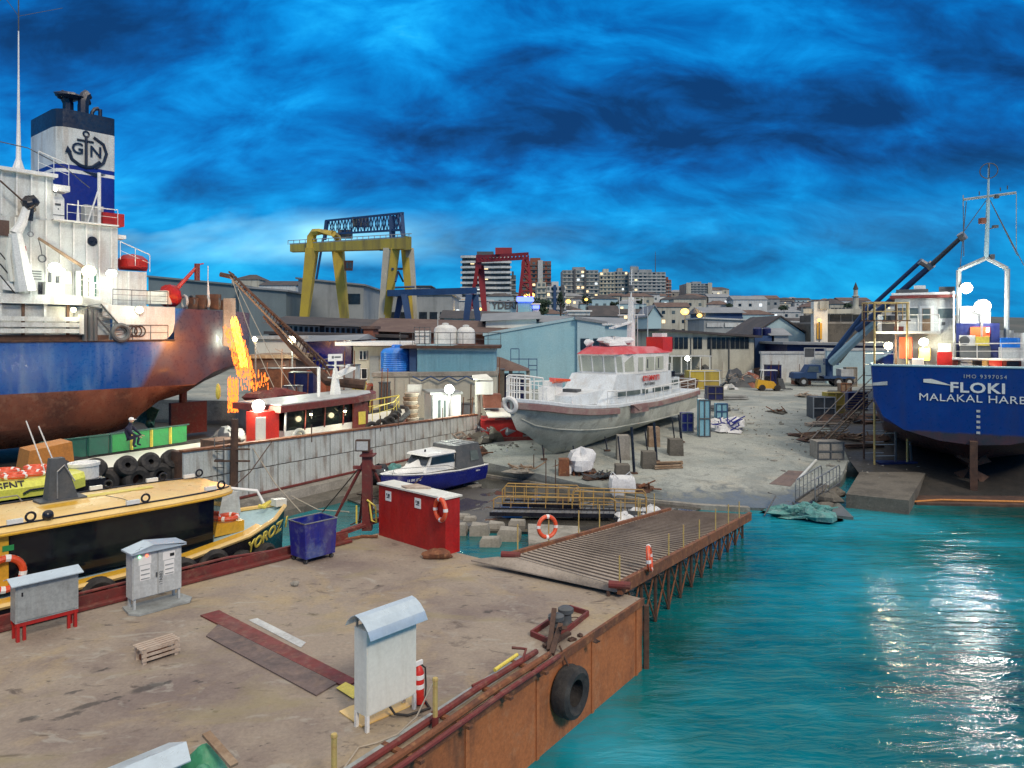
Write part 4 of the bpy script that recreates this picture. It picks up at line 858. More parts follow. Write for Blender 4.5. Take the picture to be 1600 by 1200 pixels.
MB(MF).slab([(2.14, -.72, 1.58), (2.14, .72, 1.58), (2.42, .66, 1.95), (2.42, -.66, 1.95)], (-.02, 0, .0)).build('windscreen', 'glass_dark', e, smooth=False)
MB(MF).loft([[(2.15, -.75, 2.0), (2.15, .75, 2.0), (2.2, .7, 2.10), (2.2, -.7, 2.10)], [(4.35, -.9, 2.02), (4.35, .9, 2.02), (4.3, .82, 2.14), (4.3, -.82, 2.14)]], True, True).build('hard_top', 'white_clean', e)
MB(MF).hexa([(3.9, -.98, 1.2), (5.9, -1.0, 1.15), (5.9, 1.0, 1.15), (3.9, .98, 1.2)], [(4.0, -.85, 2.32), (5.55, -.9, 2.36), (5.55, .9, 2.36), (4.0, .85, 2.32)]).build('canvas_cover', 'dark_grey', e)
MB(MF).slab([(4.9, -1.0, 1.5), (5.5, -1.0, 1.5), (5.4, -.935, 2.0), (4.9, -.935, 2.0)], (0, -.012, 0)).build('cover_window', 'glass_grey', e, smooth=False)
for k in range(4): MB(MF).beam((4.05+k*.42, -.8, 2.37), (4.05+k*.42, .8, 2.37), .06, .03).build('cover_batten', 'light_grey', e)
MB(MF).tube([(.3, -.4, 1.36), (.4, -.42, 1.62), (1.6, -.9, 1.60), (3.2, -1.08, 1.5), (4.0, -1.1, 1.2)], .015).build('guard_rail', 'steel', e)
MB(MF).bar((2.7, 0, 2.1), (2.7, 0, 2.22), .05).build('deck_light', 'black_paint', e)
text('16 BK 570', .17, MF(1.25, -.82, 1.02)-MF.n*.03, MF(2, -.98, 1.0)-MF(.8, -.6, 1.0), Vector((0, 0, 1))-MF.n*.35, 'white_clean', e, 'registration', .004, .004)
text('tekne', .14, MF(5.3, -1.10, .98)-MF.n*.02, MF.u, Vector((0, 0, 1))-MF.n*.1, 'white_clean', e, 'side_lettering', .004)
for i, (a, b) in enumerate(((5.4, -.6), (1.9, 0))): tag(MB(MF).cbox((a, b, .0), (.7, .7, .30)).build('support_block', 'concrete', smooth=False), ['concrete block under the stern of the small blue boat', 'concrete block under the bow of the small blue boat'][i], 'block', 'blocks under the small boat')
# ================================================================== PILOT BOAT ON STANDS
PF = Frame((-.05, 39.5), (.62, .785))
stp = dense([(0, .12, 4.42, .05, 3.9, 3.5), (.5, .95, 4.36, .30, 3.35, 2.75), (1.3, 1.55, 4.25, .62, 2.95, 2.45), (2.5, 2.0, 4.05, 1.15, 2.68, 1.75), (4, 2.3, 3.88, 1.65, 2.50, 1.0), (5.2, 2.42, 3.8, 1.9, 2.42, .84), (7, 2.5, 3.72, 2.1, 2.35, 1.0), (12, 2.52, 3.72, 2.2, 2.35, 1.5), (16, 2.46, 3.88, 2.2, 2.45, 1.9), (18.5, 2.35, 4.0, 2.1, 2.6, 2.2)], 3)
e = empty('pilot_boat', PF(9, 0, .9), 'big white pilot boat with red roof standing on props, grey hull', 'boat')
def primer_hull():
    hull_loft(PF, stp, name='hull', m='primer', parent=e, deck='deck', deckm='deck_white', ddrop=.0, inset=0)
primer_hull()
# knuckle line and spray rail
MB().tube([PF(a, -(hc+.02), zc+.02) for a, hb, zd, hc, zc, zk in stp[3:]], .035).build('spray_rail', 'primer', e)
def belt(a0, a1, off, z0, z1, m, nm):
    s_ = [q for q in stp if a0 <= q[0] <= a1]; mb = MB(PF); R = []
    for sd in (-1, 1): 
        R = [[(q[0], sd*(q[1]-.02), q[2]+z0), (q[0], sd*(q[1]+off), q[2]+z0+.04), (q[0], sd*(q[1]+off), q[2]+z1-.04), (q[0], sd*(q[1]-.02), q[2]+z1)] for q in s_]; mb.loft(R, True, True)
    return mb.build(nm, m, e)
belt(0, 8.5, .14, -.50, -.12, 'fender_brown', 'fender'); belt(9.2, 18.5, .14, -.42, -.06, 'fender_brown', 'fender')
belt(0, 18.5, .05, -.14, .10, 'deck_white', 'toe_rail')
MB(PF).box(8.5, -2.75, 3.15, 10.3, -2.48, 3.62).build('boarding_recess', 'fender_brown', e, smooth=False)
MB(PF).slab([(8.3, -2.80, 3.66), (10.4, -2.80, 3.66), (10.4, -2.80, 3.52), (9.0, -2.80, 3.30)], (0, .3, 0)).build('step_plate', 'fender_brown', e, smooth=False)
MB(PF).torus((-.05, 0, 4.15), .38, .12, (1, 0, .2), 18, 8).build('bow_fender', 'white_clean', e)
# deckhouse
MB(PF).loft([[(a, -w1, 3.72), (a+dz, -w2, 5.45), (a+dz, w2, 5.45), (a, w1, 3.72)] for a, dz, w1, w2 in [(6.3, 1.5, 1.5, 1.3), (7.0, 1.3, 1.8, 1.65), (9, .2, 1.95, 1.85), (15.2, 0, 1.95, 1.85)]], True).build('deckhouse', 'deck_white', e, ang=25)
MB(PF).loft([[(4.2, -1.1, 3.85), (4.3, -1.0, 4.35), (4.3, 1.0, 4.35), (4.2, 1.1, 3.85)], [(7.3, -1.55, 3.75), (7.3, -1.5, 4.62), (7.3, 1.5, 4.62), (7.3, 1.55, 3.75)]], True).build('fore_trunk', 'deck_white', e, ang=25)
# wheelhouse with raked masked windows
wf = [(8.9, 1.25), (9.2, 1.62), (10.2, 1.88), (14.7, 1.88)]
MB(PF).loft([[(a, -w_, 5.40), (a-(.22 if a < 10 else 0), -w_-.05, 6.68), (a-(.22 if a < 10 else 0), w_+.05, 6.68), (a, w_, 5.40)] for a, w_ in wf], True).build('wheelhouse', 'white_clean', e, ang=25)
mat('masked_glass', (.40, .43, .36), .7, c2=(.28, .31, .28), s=1.2, amt=.7, streak=(.5, .52, .46), sa=.4)
def pane(p0, p1, z0, z1, lean, out=.03):
    (a0, b0), (a1, b1) = p0, p1; d = Vector((a1-a0, b1-b0, 0)).normalized(); nn = Vector((d.y, -d.x, 0))*out
    g = .06; q0 = Vector((a0, b0, 0))+d*g; q1 = Vector((a1, b1, 0))-d*g; 
    MB(PF).slab([(q0.x, q0.y, z0), (q1.x, q1.y, z0), (q1.x+lean, q1.y, z1), (q0.x+lean, q0.y, z1)], nn).build('window', 'masked_glass', e, smooth=False)
fr = [(8.9, -1.25), (8.9, -.42), (8.9, .42), (8.9, 1.25)]
for p, q in zip(fr, fr[1:]): pane(q, p, 5.55, 6.55, -.2, .035)
pane((8.88, -1.27), (9.18, -1.64), 5.55, 6.55, -.2, -.05); pane((9.22, -1.66), (10.15, -1.88), 5.58, 6.55, -.16, -.05); pane((9.18, 1.64), (8.88, 1.27), 5.55, 6.55, -.2, -.05)
for a0, a1 in ((10.5, 11.1), (11.5, 12.6), (12.8, 13.9)): MB(PF).box(a0, -1.935, 5.6, a1, -1.90, 6.45).build('window', 'masked_glass', e, smooth=False)
MB(PF).box(11.6, -1.945, 5.75, 11.75, -1.936, 6.3).box(13.1, -1.945, 5.7, 13.25, -1.936, 6.35).build('masking_tape', 'dark_grey', e, smooth=False)
for a0, a1, z0, z1 in ((7.9, 10.6, 4.15, 4.42), (11.0, 11.6, 4.15, 4.42), (12.4, 13.4, 4.15, 4.42), (13.7, 14.6, 4.15, 4.42)):
    MB(PF).box(a0, -2.01, z0, a1, -1.90, z1).build('port_window', 'glass_grey', e, smooth=False)
MB(PF).loft([[(8.45, -1.35, 6.66), (9.1, -.9, 7.08), (9.1, .9, 7.08), (8.45, 1.35, 6.66)], [(9.4, -1.92, 6.68), (9.9, -1.45, 7.14), (9.9, 1.45, 7.14), (9.4, 1.92, 6.68)], [(13.2, -2.0, 6.68), (13.2, -1.6, 7.1), (13.2, 1.6, 7.1), (13.2, 2.0, 6.68)], [(15.1, -2.0, 6.68), (15.1, -1.7, 6.78), (15.1, 1.7, 6.78), (15.1, 2.0, 6.68)]], True, True).build('wheelhouse_roof', 'roof_pink', e, ang=25)
MB(PF).box(14.2, -1.75, 6.72, 15.6, -.5, 7.72).build('exhaust_casing', 'red_bright', e, smooth=False)
MB(PF).box(14.5, -1.5, 7.73, 15.3, -.8, 7.98).build('exhaust_cap', 'white_clean', e)
MB(PF).blob((11, .1, 7.35), .75, 12, 8, .3, .45, 2, sc_=(1.9, 1.2)).build('wrapped_radar', 'fabric_white', e)
MB(PF).blob((9.4, 1.1, 7.35), .28, 10, 7, .2, .8, 4).build('wrapped_searchlight', 'fabric_white', e)
MB(PF).blob((9.9, -.2, 7.25), .25, 10, 7, .2, .8, 9).build('wrapped_searchlight', 'fabric_white', e)
aM = 13.0; zt = 12.3
ms = MB(PF); ms.hexa([(aM-.30, -.2, 7.0), (aM+.2, -.2, 7.0), (aM+.2, .2, 7.0), (aM-.30, .2, 7.0)], [(aM-.12, -.12, 10.4), (aM+.16, -.12, 10.4), (aM+.16, .12, 10.4), (aM-.12, .12, 10.4)]); ms.bar((aM, 0, 10.4), (aM+.1, 0, zt), .05, 6, .03)
ms.build('mast', 'white_clean', e)
MB(PF).beam((aM, -1.0, 9.2), (aM, 1.0, 9.2), .08, .08).beam((aM, -.7, 10.2), (aM, .7, 10.2), .06, .06).build('yard_arm', 'white_clean', e)
MB(PF).beam((aM-2.6, 0, 8.3), (aM-.2, 0, 8.7), .35, .10).build('radar_platform', 'white_clean', e)
MB(PF).beam((aM-2.7, -.9, 8.55), (aM-2.1, .9, 8.55), .18, .12).build('radar_scanner', 'white_clean', e)
MB(PF).bar((aM-.1, 0, 10.8), (aM-.1, 0, 11.2), .16).build('mast_light', 'dark_grey', e)
for b in (-.9, -.3, .9): MB(PF).bar((aM, b, 9.2), (aM, b, 9.9+.5*(b != -.3)), .018, 5).build('aerial', 'white_clean', e)
for a_, hgt in ((14.6, 2.2), (15.0, 1.6)): MB(PF).bar((a_, .6, 6.8), (a_, .6, 6.8+hgt+.8), .02, 5).build('aerial', 'white_clean', e)
# bow pulpit, side rails
rl = MB()
def railing(f, pts, h, m, parent, nlev=2, r=.025, post=1, name='railing', rp=.022):
    mb = MB(); P = [Vector(f(*p)) for p in pts]; U = Vector((0, 0, h))
    for k in range(1, nlev+1): mb.tube([p+U*(k/nlev) for p in P], r if k == nlev else rp*.7, 5)
    for p, q in zip(P, P[1:]):
        n_ = max(1, round((q-p).length/post))
        for k in range(n_): a = p.lerp(q, k/n_); mb.bar(a, a+U, rp, 5)
    mb.bar(P[-1], P[-1]+U, rp, 5); return mb.build(name, m, parent)
railing(PF, [(4.2, 1.9, 4.0), (2.5, 1.75, 4.15), (1.2, 1.25, 4.3), (.5, .55, 4.45), (.5, -.55, 4.45), (1.2, -1.25, 4.3)], 1.25, 'white_clean', e, 3, .05, .5, 'bow_pulpit', .04)
railing(PF, [(8.0, 1.9, 3.85), (4.4, 1.95, 4.0)], 1.1, 'white_clean', e, 2, .04, .8)
railing(PF, [(10.6, -2.35, 3.75), (18.2, -2.25, 4.02), (18.3, 2.25, 4.02), (12, 2.35, 3.75)], .72, 'white_clean', e, 2, .04, 1.3)
railing(PF, [(8.2, -2.35, 3.75), (6.2, -2.25, 3.8)], .8, 'white_clean', e, 2, .035, 1)
MB(PF).box(4.6, .3, 4.3, 5.3, 1.2, 5.1).box(3.2, -.1, 4.15, 3.9, .5, 4.9).build('deck_box', 'white_clean', e, smooth=False)
MB(PF).slab([(4.2, .0, 5.2), (5.4, -.2, 5.15), (5.2, 1.2, 5.2), (4.7, .7, 4.95)], (0, 0, .12)).build('red_cloth', 'orange_red', e)
MB(PF).box(5.6, -.5, 4.4, 6.1, .5, 4.65).build('winch', 'dark_grey', e)
# after deck cabin
MB(PF).box(15.3, -1.5, 3.9, 17.2, 1.5, 4.9).build('after_house', 'deck_white', e, smooth=False)
for a0, a1 in ((15.5, 16.1), (16.3, 16.9)): MB(PF).box(a0, -1.56, 4.4, a1, -1.505, 4.72).build('port_window', 'glass_grey', e, smooth=False)
MB(PF).box(15.6, -1.60, 4.95, 16.3, -1.2, 5.35).build('vent_box', 'black_paint', e, smooth=False)
railing(PF, [(15.2, -1.8, 5.42), (15.2, 1.8, 5.42)], .5, 'white_clean', e, 1, .03, 1)
text('KIYI EMNIYETI', .46, PF(12.1, -1.985, 5.08), PF.u, Vector((0, 0, 1)), 'red_bright', e, 'side_lettering', .008, .012, .78)
text('PILOT SERVICE', .24, PF(11.9, -1.985, 4.72), PF.u, Vector((0, 0, 1)), 'dark_grey', e, 'side_lettering', .008, .004, .9)
MB(PF).hexa([(2.9, -1.02, 2.35), (3.1, -1.08, 2.35), (3.1, -1.28, 2.9), (2.9, -1.2, 2.9)], [(2.9, -1.0, 2.32), (3.1, -1.0, 2.32), (3.1, -1.2, 2.88), (2.9, -1.2, 2.88)]).build('draught_mark', 'white_clean', e, smooth=False)
# thruster tunnel grille ring at the forefoot
MB(PF).torus((4.6, -.72, 1.55), .42, .04, (0.1, -1, -.8), 18, 6).build('thruster_rim', 'grey_paint', e)
# ---- props and blocks under it
def block(px, y0, y1, wpx, lb, m='concrete', gx=None):
    Y = None
    for it in range(200):
        Yt = 30+it*.2; z = max(.09, gz(0, Yt))
        if HZ+(CH-z)*F_/Yt <= y1: Y = Yt; break
    z = max(.09, gz(0, Y)); X = (px-800)/F_*Y; w_ = wpx/F_*Y; h = (y1-y0)/F_*Y
    o = MB().hexa([(X-w_/2, Y-w_/2, z-.1), (X+w_/2, Y-w_/2, z-.1), (X+w_/2, Y+w_/2, z-.1), (X-w_/2, Y+w_/2, z-.1)], [(X-w_*.46, Y-w_*.46, z+h), (X+w_*.46, Y-w_*.46, z+h), (X+w_*.46, Y+w_*.46, z+h), (X-w_*.46, Y+w_*.46, z+h)]).build('keel_block', m, smooth=False)
    return tag(o, lb, 'block', 'blocks under the pilot boat')
block(881, 717, 742, 17, 'rusty brown keel block under the forefoot of the pilot boat', 'rust')
block(917, 702, 722, 22, 'dark keel block just behind the wrapped engine', 'dark_concrete')
block(973, 680, 717, 20, 'tall mottled keel block amidships under the pilot boat', 'concrete')
block(972, 727, 752, 23, 'block nearest the white bulk bag', 'dark_concrete')
block(1021, 668, 698, 18, 'ochre stained tall block under the after hull', 'wood')
block(1013, 706, 731, 22, 'grey block in front of the ochre stained one', 'dark_concrete')
block(1055, 686, 710, 22, 'block standing furthest aft beside the propped hull', 'dark_concrete')
for i, (px, y1, y0) in enumerate(((991, 740, 676), (1026, 722, 668), (1065, 692, 655), (1054, 688, 660), (1012, 708, 680), (970, 728, 690), (949, 705, 690), (899, 725, 705), (850, 718, 700))):
    Y = next((30+k*.2 for k in range(200) if HZ+(CH-max(.09, gz(0, 30+k*.2)))*F_/(30+k*.2) <= y1), 45); z = max(.09, gz(0, Y)); X = (px-800)/F_*Y
    p = Vector((X, Y, z)); top = Vector((X-.1, Y+.3, CH-(y0-HZ)/F_*Y+.25))
    e2 = empty('hull_prop', p, ['tall dark prop nearest the white bulk bag', 'second tall prop along the seaward side of the hull', 'prop at the after end of the pilot boat', 'thin prop beside the aftermost prop', 'thin prop standing on the front grey block', 'thin prop standing on the block by the bulk bag', 'short prop under the middle of the hull', 'short prop behind the wrapped engine', 'short prop beneath the bow of the pilot boat'][i], 'prop', 'steel props under the pilot boat')
    MB().bar(p, top, .075 if i in (0, 1, 2) else .04, 8).build('tube', 'black_paint', e2); MB().cbox(p+Vector((0, 0, .03)), (.35, .35, .05)).build('foot_plate', 'dark_rust', e2)
p = G(908, 757, .1); e2 = empty('wrapped_engine', p, 'engine wrapped in white sheeting below the bow of the pilot boat', 'engine')
MB().blob(p+Vector((0, .3, 1.05)), .80, 16, 10, .22, .85, 6, -.35, (1.0, .85)).build('sheeting', 'fabric_white', e2, ang=25)
MB().blob(p+Vector((-.75, .1, .5)), .35, 10, 7, .4, 1.2, 9).build('sheeting', 'fabric_white', e2, ang=25)
MB().cbox(p+Vector((.15, .3, .42)), (1.3, 1.0, .55)).build('engine_block', 'dark_rust', e2)
for k in range(5): MB().bar(p+Vector((-.4+k*.27, -.25, .2)), p+Vector((-.4+k*.27, -.28, .7)), .06).build('cylinder_pipe', 'rust', e2)
p = G(972, 773, .12)
bag = MB(); s_ = .56; secs = [[(p.x+x*s_*k, p.y+y*s_*k, p.z+z) for x, y in ((-1, -1), (0, -1.12), (1, -1), (1.12, 0), (1, 1), (0, 1.12), (-1, 1), (-1.12, 0))] for z, k in ((0, .85), (.12, .98), (.45, 1.05), (.78, .98), (.86, .93))]
bag.loft(secs, True, True)
for sx, sy in ((-1, -1), (1, -1), (1, 1), (-1, 1)): bag.tube([p+Vector((sx*.5, sy*.5, .84)), p+Vector((sx*.42, sy*.3, 1.05)), p+Vector((sx*.25, sy*.5, .86))], .03, 4)
tag(bag.build('bulk_bag', 'fabric_white', ang=50), 'square white bulk bag standing on the wet apron', 'bag')
# low trestle in the puddle under the bow
e2 = empty('work_trestle', G(852, 765, .1), 'thin steel trestle frame standing in the puddle under the bow', 'trestle')
for px, y0, y1 in ((834, 710, 752), (853, 718, 775), (868, 718, 775), (850, 700, 745)):
    p = G(px, y1, .1); MB().bar(p, A(px, y0, p.y), .025, 5).build('upright', 'dark_rust', e2)
p = A(834, 743, 39); q = A(870, 728, 40); MB().slab([p, q, q+Vector((.3, .7, .0)), p+Vector((.3, .7, 0))], (0, 0, .05)).build('plank', 'rust', e2)
# ================================================================== STEEL SEA WALL (floating dock side) AND TUG
WF = Frame(G(372, 778, .75), G(752, 690, 1.05)-G(372, 778, .75))
WL = (G(752, 690, 1.05)-G(372, 778, .75)).length
mat('wall_panel', (.52, .55, .53), .6, c2=(.38, .41, .40), s=.9, amt=.7, c3=(.60, .64, .62), a3=.4, streak=(.16, .09, .05), sa=.9, ss=2.2)
e = empty('quay_wall', WF(WL/2, .3, 0), 'long white painted steel quay wall with rust streaked panels', 'wall')
def wt_(a): return lerp(3.08, 2.78, max(0, a)/WL)
def wbz(a): return lerp(.72, 1.02, max(0, a)/WL)
nP = 13
for i in range(nP):
    a0, a1 = -2.6+(WL+2.6)*i/nP, -2.6+(WL+2.6)*(i+1)/nP
    for lo, hi in ((0, .49), (.51, 1)):
        z00, z01 = lerp(wbz(a0), wt_(a0), lo), lerp(wbz(a1), wt_(a1), lo); z10, z11 = lerp(wbz(a0), wt_(a0), hi), lerp(wbz(a1), wt_(a1), hi)
        p_ = MB(WF); j = .0 if (i+int(lo > .1)) % 3 else .012
        p_.hexa([(a0+.03, -j, z00), (a1-.03, -j, z01), (a1-.03, .10, z01), (a0+.03, .10, z00)], [(a0+.03, -j, z10), (a1-.03, -j, z11), (a1-.03, .10, z11), (a0+.03, .10, z10)])
        nb = 5
        for k in range(1, nb):
            a = lerp(a0, a1, k/nb); p_.beam((a, -.012-j, lerp(z00, z01, k/nb)+.02), (a, -.012-j, lerp(z10, z11, k/nb)-.02), .03, .03, (1, 0, 0))
        p_.build('panel', 'wall_panel', e, smooth=False)
MB(WF).hexa([(-2.6, .11, .4), (WL, .11, .7), (WL, .9, .7), (-2.6, .9, .4)], [(-2.6, .11, 3.08), (WL, .11, 2.76), (WL, .9, 2.76), (-2.6, .9, 3.08)]).build('backing', 'dark_rust', e, smooth=False)
MB(WF).beam((-2.6, .1, 3.13), (WL, .1, 2.82), .34, .08).build('capping', 'rust', e)
MB(WF).beam((-2.6, -.06, .72), (WL, -.06, 1.0), .16, .08).build('base_angle', 'maroon', e)
for a in (4.1, 8.8, 10.2, 14): MB(WF).bar((a, .0, 2.7), (a, .0, 3.55), .03, 5).build('stanchion', 'dark_rust', e)
MB(WF).hexa([(-4, -1.0, -.9), (WL-2.5, -.75, -.9), (WL, .6, -.9), (-4, .6, -.9)], [(-4, -.8, .62), (WL-2.5, -.55, .92), (WL, .6, .95), (-4, .6, .62)]).build('concrete_footing', 'concrete', smooth=False); tag(bpy.data.objects['concrete_footing'], 'stained concrete footing carrying the white steel quay wall', 'footing')
MB(WF).hexa([(-4, -2.3, -.9), (9, -2.0, -.9), (11, -.7, -.9), (-4, -.9, -.9)], [(-4, -2.1, .22), (9, -1.8, .32), (11, -.7, .4), (-4, -.9, .3)]).build('footing_step', 'dark_concrete', smooth=False); tag(bpy.data.objects['footing_step'], 'dark mossy lower step at the foot of the quay wall', 'step')
for i, (a, r_) in enumerate(((7.2, .62), (8.3, .5))):
    tag(MB(WF).blob((a, -1.45, .75), r_, 10, 7, .25, .8, i+20).build('debris_bundle', ['black_paint', 'net_teal'][i]), ['black bundle lying on the step below the quay wall', 'bundle of old teal rope on the step below the quay wall'][i], 'bundle')
for i, (px0, py0, px1, py1, Y0, Y1) in enumerate(((425, 690, 352, 772, 33, 29), (395, 700, 470, 800, 33, 30), (660, 745, 548, 820, 30, 24), (455, 775, 545, 800, 31, 27), (640, 770, 558, 772, 29, 24))):
    tag(MB().tube([A(px0, py0, Y0), (A(px0, py0, Y0)+A(px1, py1, Y1))/2-Vector((0, 0, .25)), A(px1, py1, Y1)], .025, 5).build('mooring_rope', 'rope' if i % 2 else 'dark_rust'), ['dark stay line running down past the wall corner', 'pale rope slung from the wall to the blue bin side', 'dark line from the small boat to the mooring mast', 'pale line lying along the foot of the wall', 'dark line behind the red mast top'][i], 'rope', 'lines about the quay')
p = G(364, 790, .7)
e = empty('mooring_pile', p, 'dark weathered timber pile at the near corner of the quay wall', 'pile')
MB().bar((p.x, p.y, -1), (p.x+.08, p.y, A(0, 655, p.y).z), .20, 9, .15).build('pile', 'dark_rust', e)
for z_ in (3.1, 2.6): MB().beam(p+Vector((-.75, -.1, z_-p.z)), p+Vector((.75, -.1, z_-p.z)), .07, .07).build('rung', 'dark_rust', e)
e = empty('access_ladder', p+Vector((-.9, .3, 0)), 'small steel access ladder beside the dark timber pile', 'ladder')
for dx in (-.9, -.5): MB().bar(p+Vector((dx, .3, .3)), p+Vector((dx, .3, 2.8)), .025, 5).build('stile', 'dark_grey', e)
for k in range(7): MB().bar(p+Vector((-.9, .3, .5+k*.35)), p+Vector((-.5, .3, .5+k*.35)), .02, 5).build('rung', 'dark_grey', e)
# ---------------- tug boat lying behind the wall
tst = dense([(14.6, .15, 3.35, .1, 2.6, 1.6), (13.8, 1.0, 3.2, .6, 1.8, .8), (12, 2.0, 2.95, 1.6, 1.2, .2), (9, 2.5, 2.7, 2.1, .9, 0), (2, 2.6, 2.55, 2.3, .8, 0), (-3, 2.4, 2.55, 2.1, .8, 0), (-5.6, 1.6, 2.6, 1.2, 1.2, .6), (-6.4, .9, 2.62, .6, 1.6, 1.0)], 2)
TC = 3.6
TF = Frame(WF(0, TC), WF.u)
e = empty('tug_boat', TF(4, 0, 0), 'working tug with maroon edged wheelhouse roof and lit deck behind the quay wall', 'boat')
hull_loft(TF, tst, name='hull', m='maroon', parent=e, deck='deck', deckm='cream_paint', ddrop=.12, inset=.15)
gunwale(TF, tst, .16, 'rubber', e, 'rubber_belt', dz=-.1, off=.05)
a0, a1 = TF.s(445, -1.5), TF.s(574, -1.5)
MB(TF).hexa([(a0, -1.5, 2.4), (a1+.4, -1.35, 2.5), (a1+.4, 1.35, 2.5), (a0, 1.5, 2.4)], [(a0, -1.5, 3.05), (a1+.4, -1.35, 3.05), (a1+.4, 1.35, 3.05), (a0, 1.5, 3.05)]).build('house_lower', 'white_clean', e, smooth=False)
MB(TF).hexa([(a0+.02, -1.47, 3.05), (a1, -1.33, 3.05), (a1, 1.33, 3.05), (a0+.02, 1.47, 3.05)], [(a0+.02, -1.55, 4.05), (a1+.3, -1.42, 4.15), (a1+.3, 1.42, 4.15), (a0+.02, 1.55, 4.05)]).build('house_glass', 'black_gloss', e, smooth=False)
for t in (0, .22, .45, .68, .93): a = lerp(a0, a1, t); MB(TF).beam((a, -1.5, 3.0), (a, -1.58, 4.1), .12 if t in (0, .93) else .05, .06, (1, 0, 0)).build('window_post', 'white_clean' if t == 0 else 'maroon', e)
MB(TF).box(lerp(a0, a1, .80), -1.62, 2.5, lerp(a0, a1, .99), -1.50, 4.1).build('door', 'maroon', e, smooth=False)
MB(TF).box(lerp(a0, a1, .86), -1.65, 2.9, lerp(a0, a1, .95), -1.625, 3.6).build('door_panel', 'lemon', e, smooth=False)
MB(TF).torus((lerp(a0, a1, .13), -1.66, 2.72), .34, .10, (0, 1, 0), 18, 8).build('side_fender_ring', 'grey_paint', e)
ra = a1+1.55
MB(TF).loft([[(a, -w_, 4.1+dz), (a, -w_, 4.42+dz), (a, w_, 4.42+dz), (a, w_, 4.1+dz)] for a, w_, dz in ((a0-.6, 1.95, -.05), (a1-1, 1.9, .05), (a1+.6, 1.6, .12), (ra-.3, .9, .17), (ra, .35, .18))], True, True).build('roof', 'maroon', e, smooth=False)
MB(TF).loft([[(a, -w_, 4.43+dz), (a, -w_, 4.47+dz), (a, w_, 4.47+dz), (a, w_, 4.43+dz)] for a, w_, dz in ((a0-.4, 1.7, -.05), (a1-1, 1.65, .05), (a1+.4, 1.35, .12), (ra-.6, .7, .17))], True, True).build('roof_top', 'light_grey', e, smooth=False)
mA = TF.s(524, 0); zT = TF.z(560, mA, 0)
m_ = MB(TF); m_.hexa([(mA-.25, -.2, 4.45), (mA+.25, -.2, 4.45), (mA+.25, .2, 4.45), (mA-.25, .2, 4.45)], [(mA-.08, -.08, 6.0), (mA+.08, -.08, 6.0), (mA+.08, .08, 6.0), (mA-.08, .08, 6.0)]); m_.bar((mA, 0, 6), (mA, 0, zT), .07); m_.build('mast', 'white_clean', e)
MB(TF).box(mA-.5, -.04, zT-.15, mA+.5, .04, zT+.25).build('mast_sign', 'screen_white', e, smooth=False)
MB(TF).box(mA-.30, -.05, zT, mA-.16, -.041, zT+.14).box(mA-.1, -.05, zT+.03, mA+.36, -.041, zT+.11).build('sign_mark', 'dark_grey', e, smooth=False)
MB(TF).beam((mA, -.7, zT-.4), (mA, .7, zT-.4), .07, .07).beam((mA, -.6, zT-1.1), (mA, .6, zT-1.1), .07, .07).build('yard', 'white_clean', e)
MB(TF).slab([(mA+.1, -.3, 5.5), (mA+1.3, -.3, 5.9), (mA+1.3, .4, 5.9), (mA+.1, .4, 5.5)], (0, 0, .12)).beam((mA+.2, -.7, 6.1), (mA+1.6, .6, 6.1), .15, .12).build('radar', 'white_clean', e)
a2 = TF.s(498, 0); MB(TF).bar((a2, 0, 4.4), (a2, 0, 6.1), .09, 8).beam((a2, -.05, 6.1), (a2-2.4, 0, 6.15), .05, .05).build('light_mast', 'white_clean', e)
MB(TF).box(a0-1.6, -1.5, 2.4, a0-.35, -.6, 4.15).build('funnel_casing', 'red_bright', e, smooth=False); MB(TF).box(a0-1.75, -1.58, 2.4, a0-1.2, -1.51, 3.9).build('casing_post', 'cream_paint', e, smooth=False)
railing(TF, [(10.4, -1.4, 2.95), (12.6, -1.0, 3.1), (14, -.1, 3.35), (12.6, 1.0, 3.1), (10.4, 1.4, 2.95)], .75, 'lemon', e, 2, .04, .8)
MB(TF).tube([(10.2, -.9, 3.0), (10.4, -.5, 4.1), (10.8, -.1, 4.2), (11.2, .2, 3.3)], .06).build('bow_frame', 'lemon', e)
for i in range(6):
    a = 9.2+i*.85; hb = 2.45-.33*i*(i > 1)*.9; tyre(TF(a, -max(.4, 2.55-.09*i*i), 2.75+.06*i), .38, .13, (.5+.1*i, -.8, 0), ['first', 'second', 'third', 'fourth', 'fifth', 'bow'][i]+' tyre of the row on the tug bow above the quay wall', 'tyres along the tug bow')
for i in range(5):
    a = -2.2-i*.95; b = -2.55 if i < 3 else (-2.1 if i == 3 else -1.5)
    tyre(TF(a, b-.2, 2.15), .52, .2, -TF.n+TF.u*(0 if i < 3 else -.8), ['big round tyre on the tug side beside the dark pile', 'second tyre from the dark pile on the tug side', 'third tyre from the dark pile on the tug side', 'tyre on the stern quarter of the tug', 'tyre at the very stern of the tug'][i], 'tyres along the tug stern')
    tyre(TF(a-.35, b-.12, 2.7), .42, .2, -TF.n+TF.u*(0 if i < 3 else -.8)+Vector((0, 0, .5)), ['upper tyre leaning on the tug rail beside the pile', 'upper tyre on the tug rail, next along from the pile', 'upper tyre midway on the tug rail', 'upper tyre on the tug rail before the crouching person', 'upper tyre at the stern corner below the crouching person'][i], 'tyres along the tug stern')
g_ = [TF(-5.6, 1.9, 2.55), TF(1.5, 2.55, 2.55)]
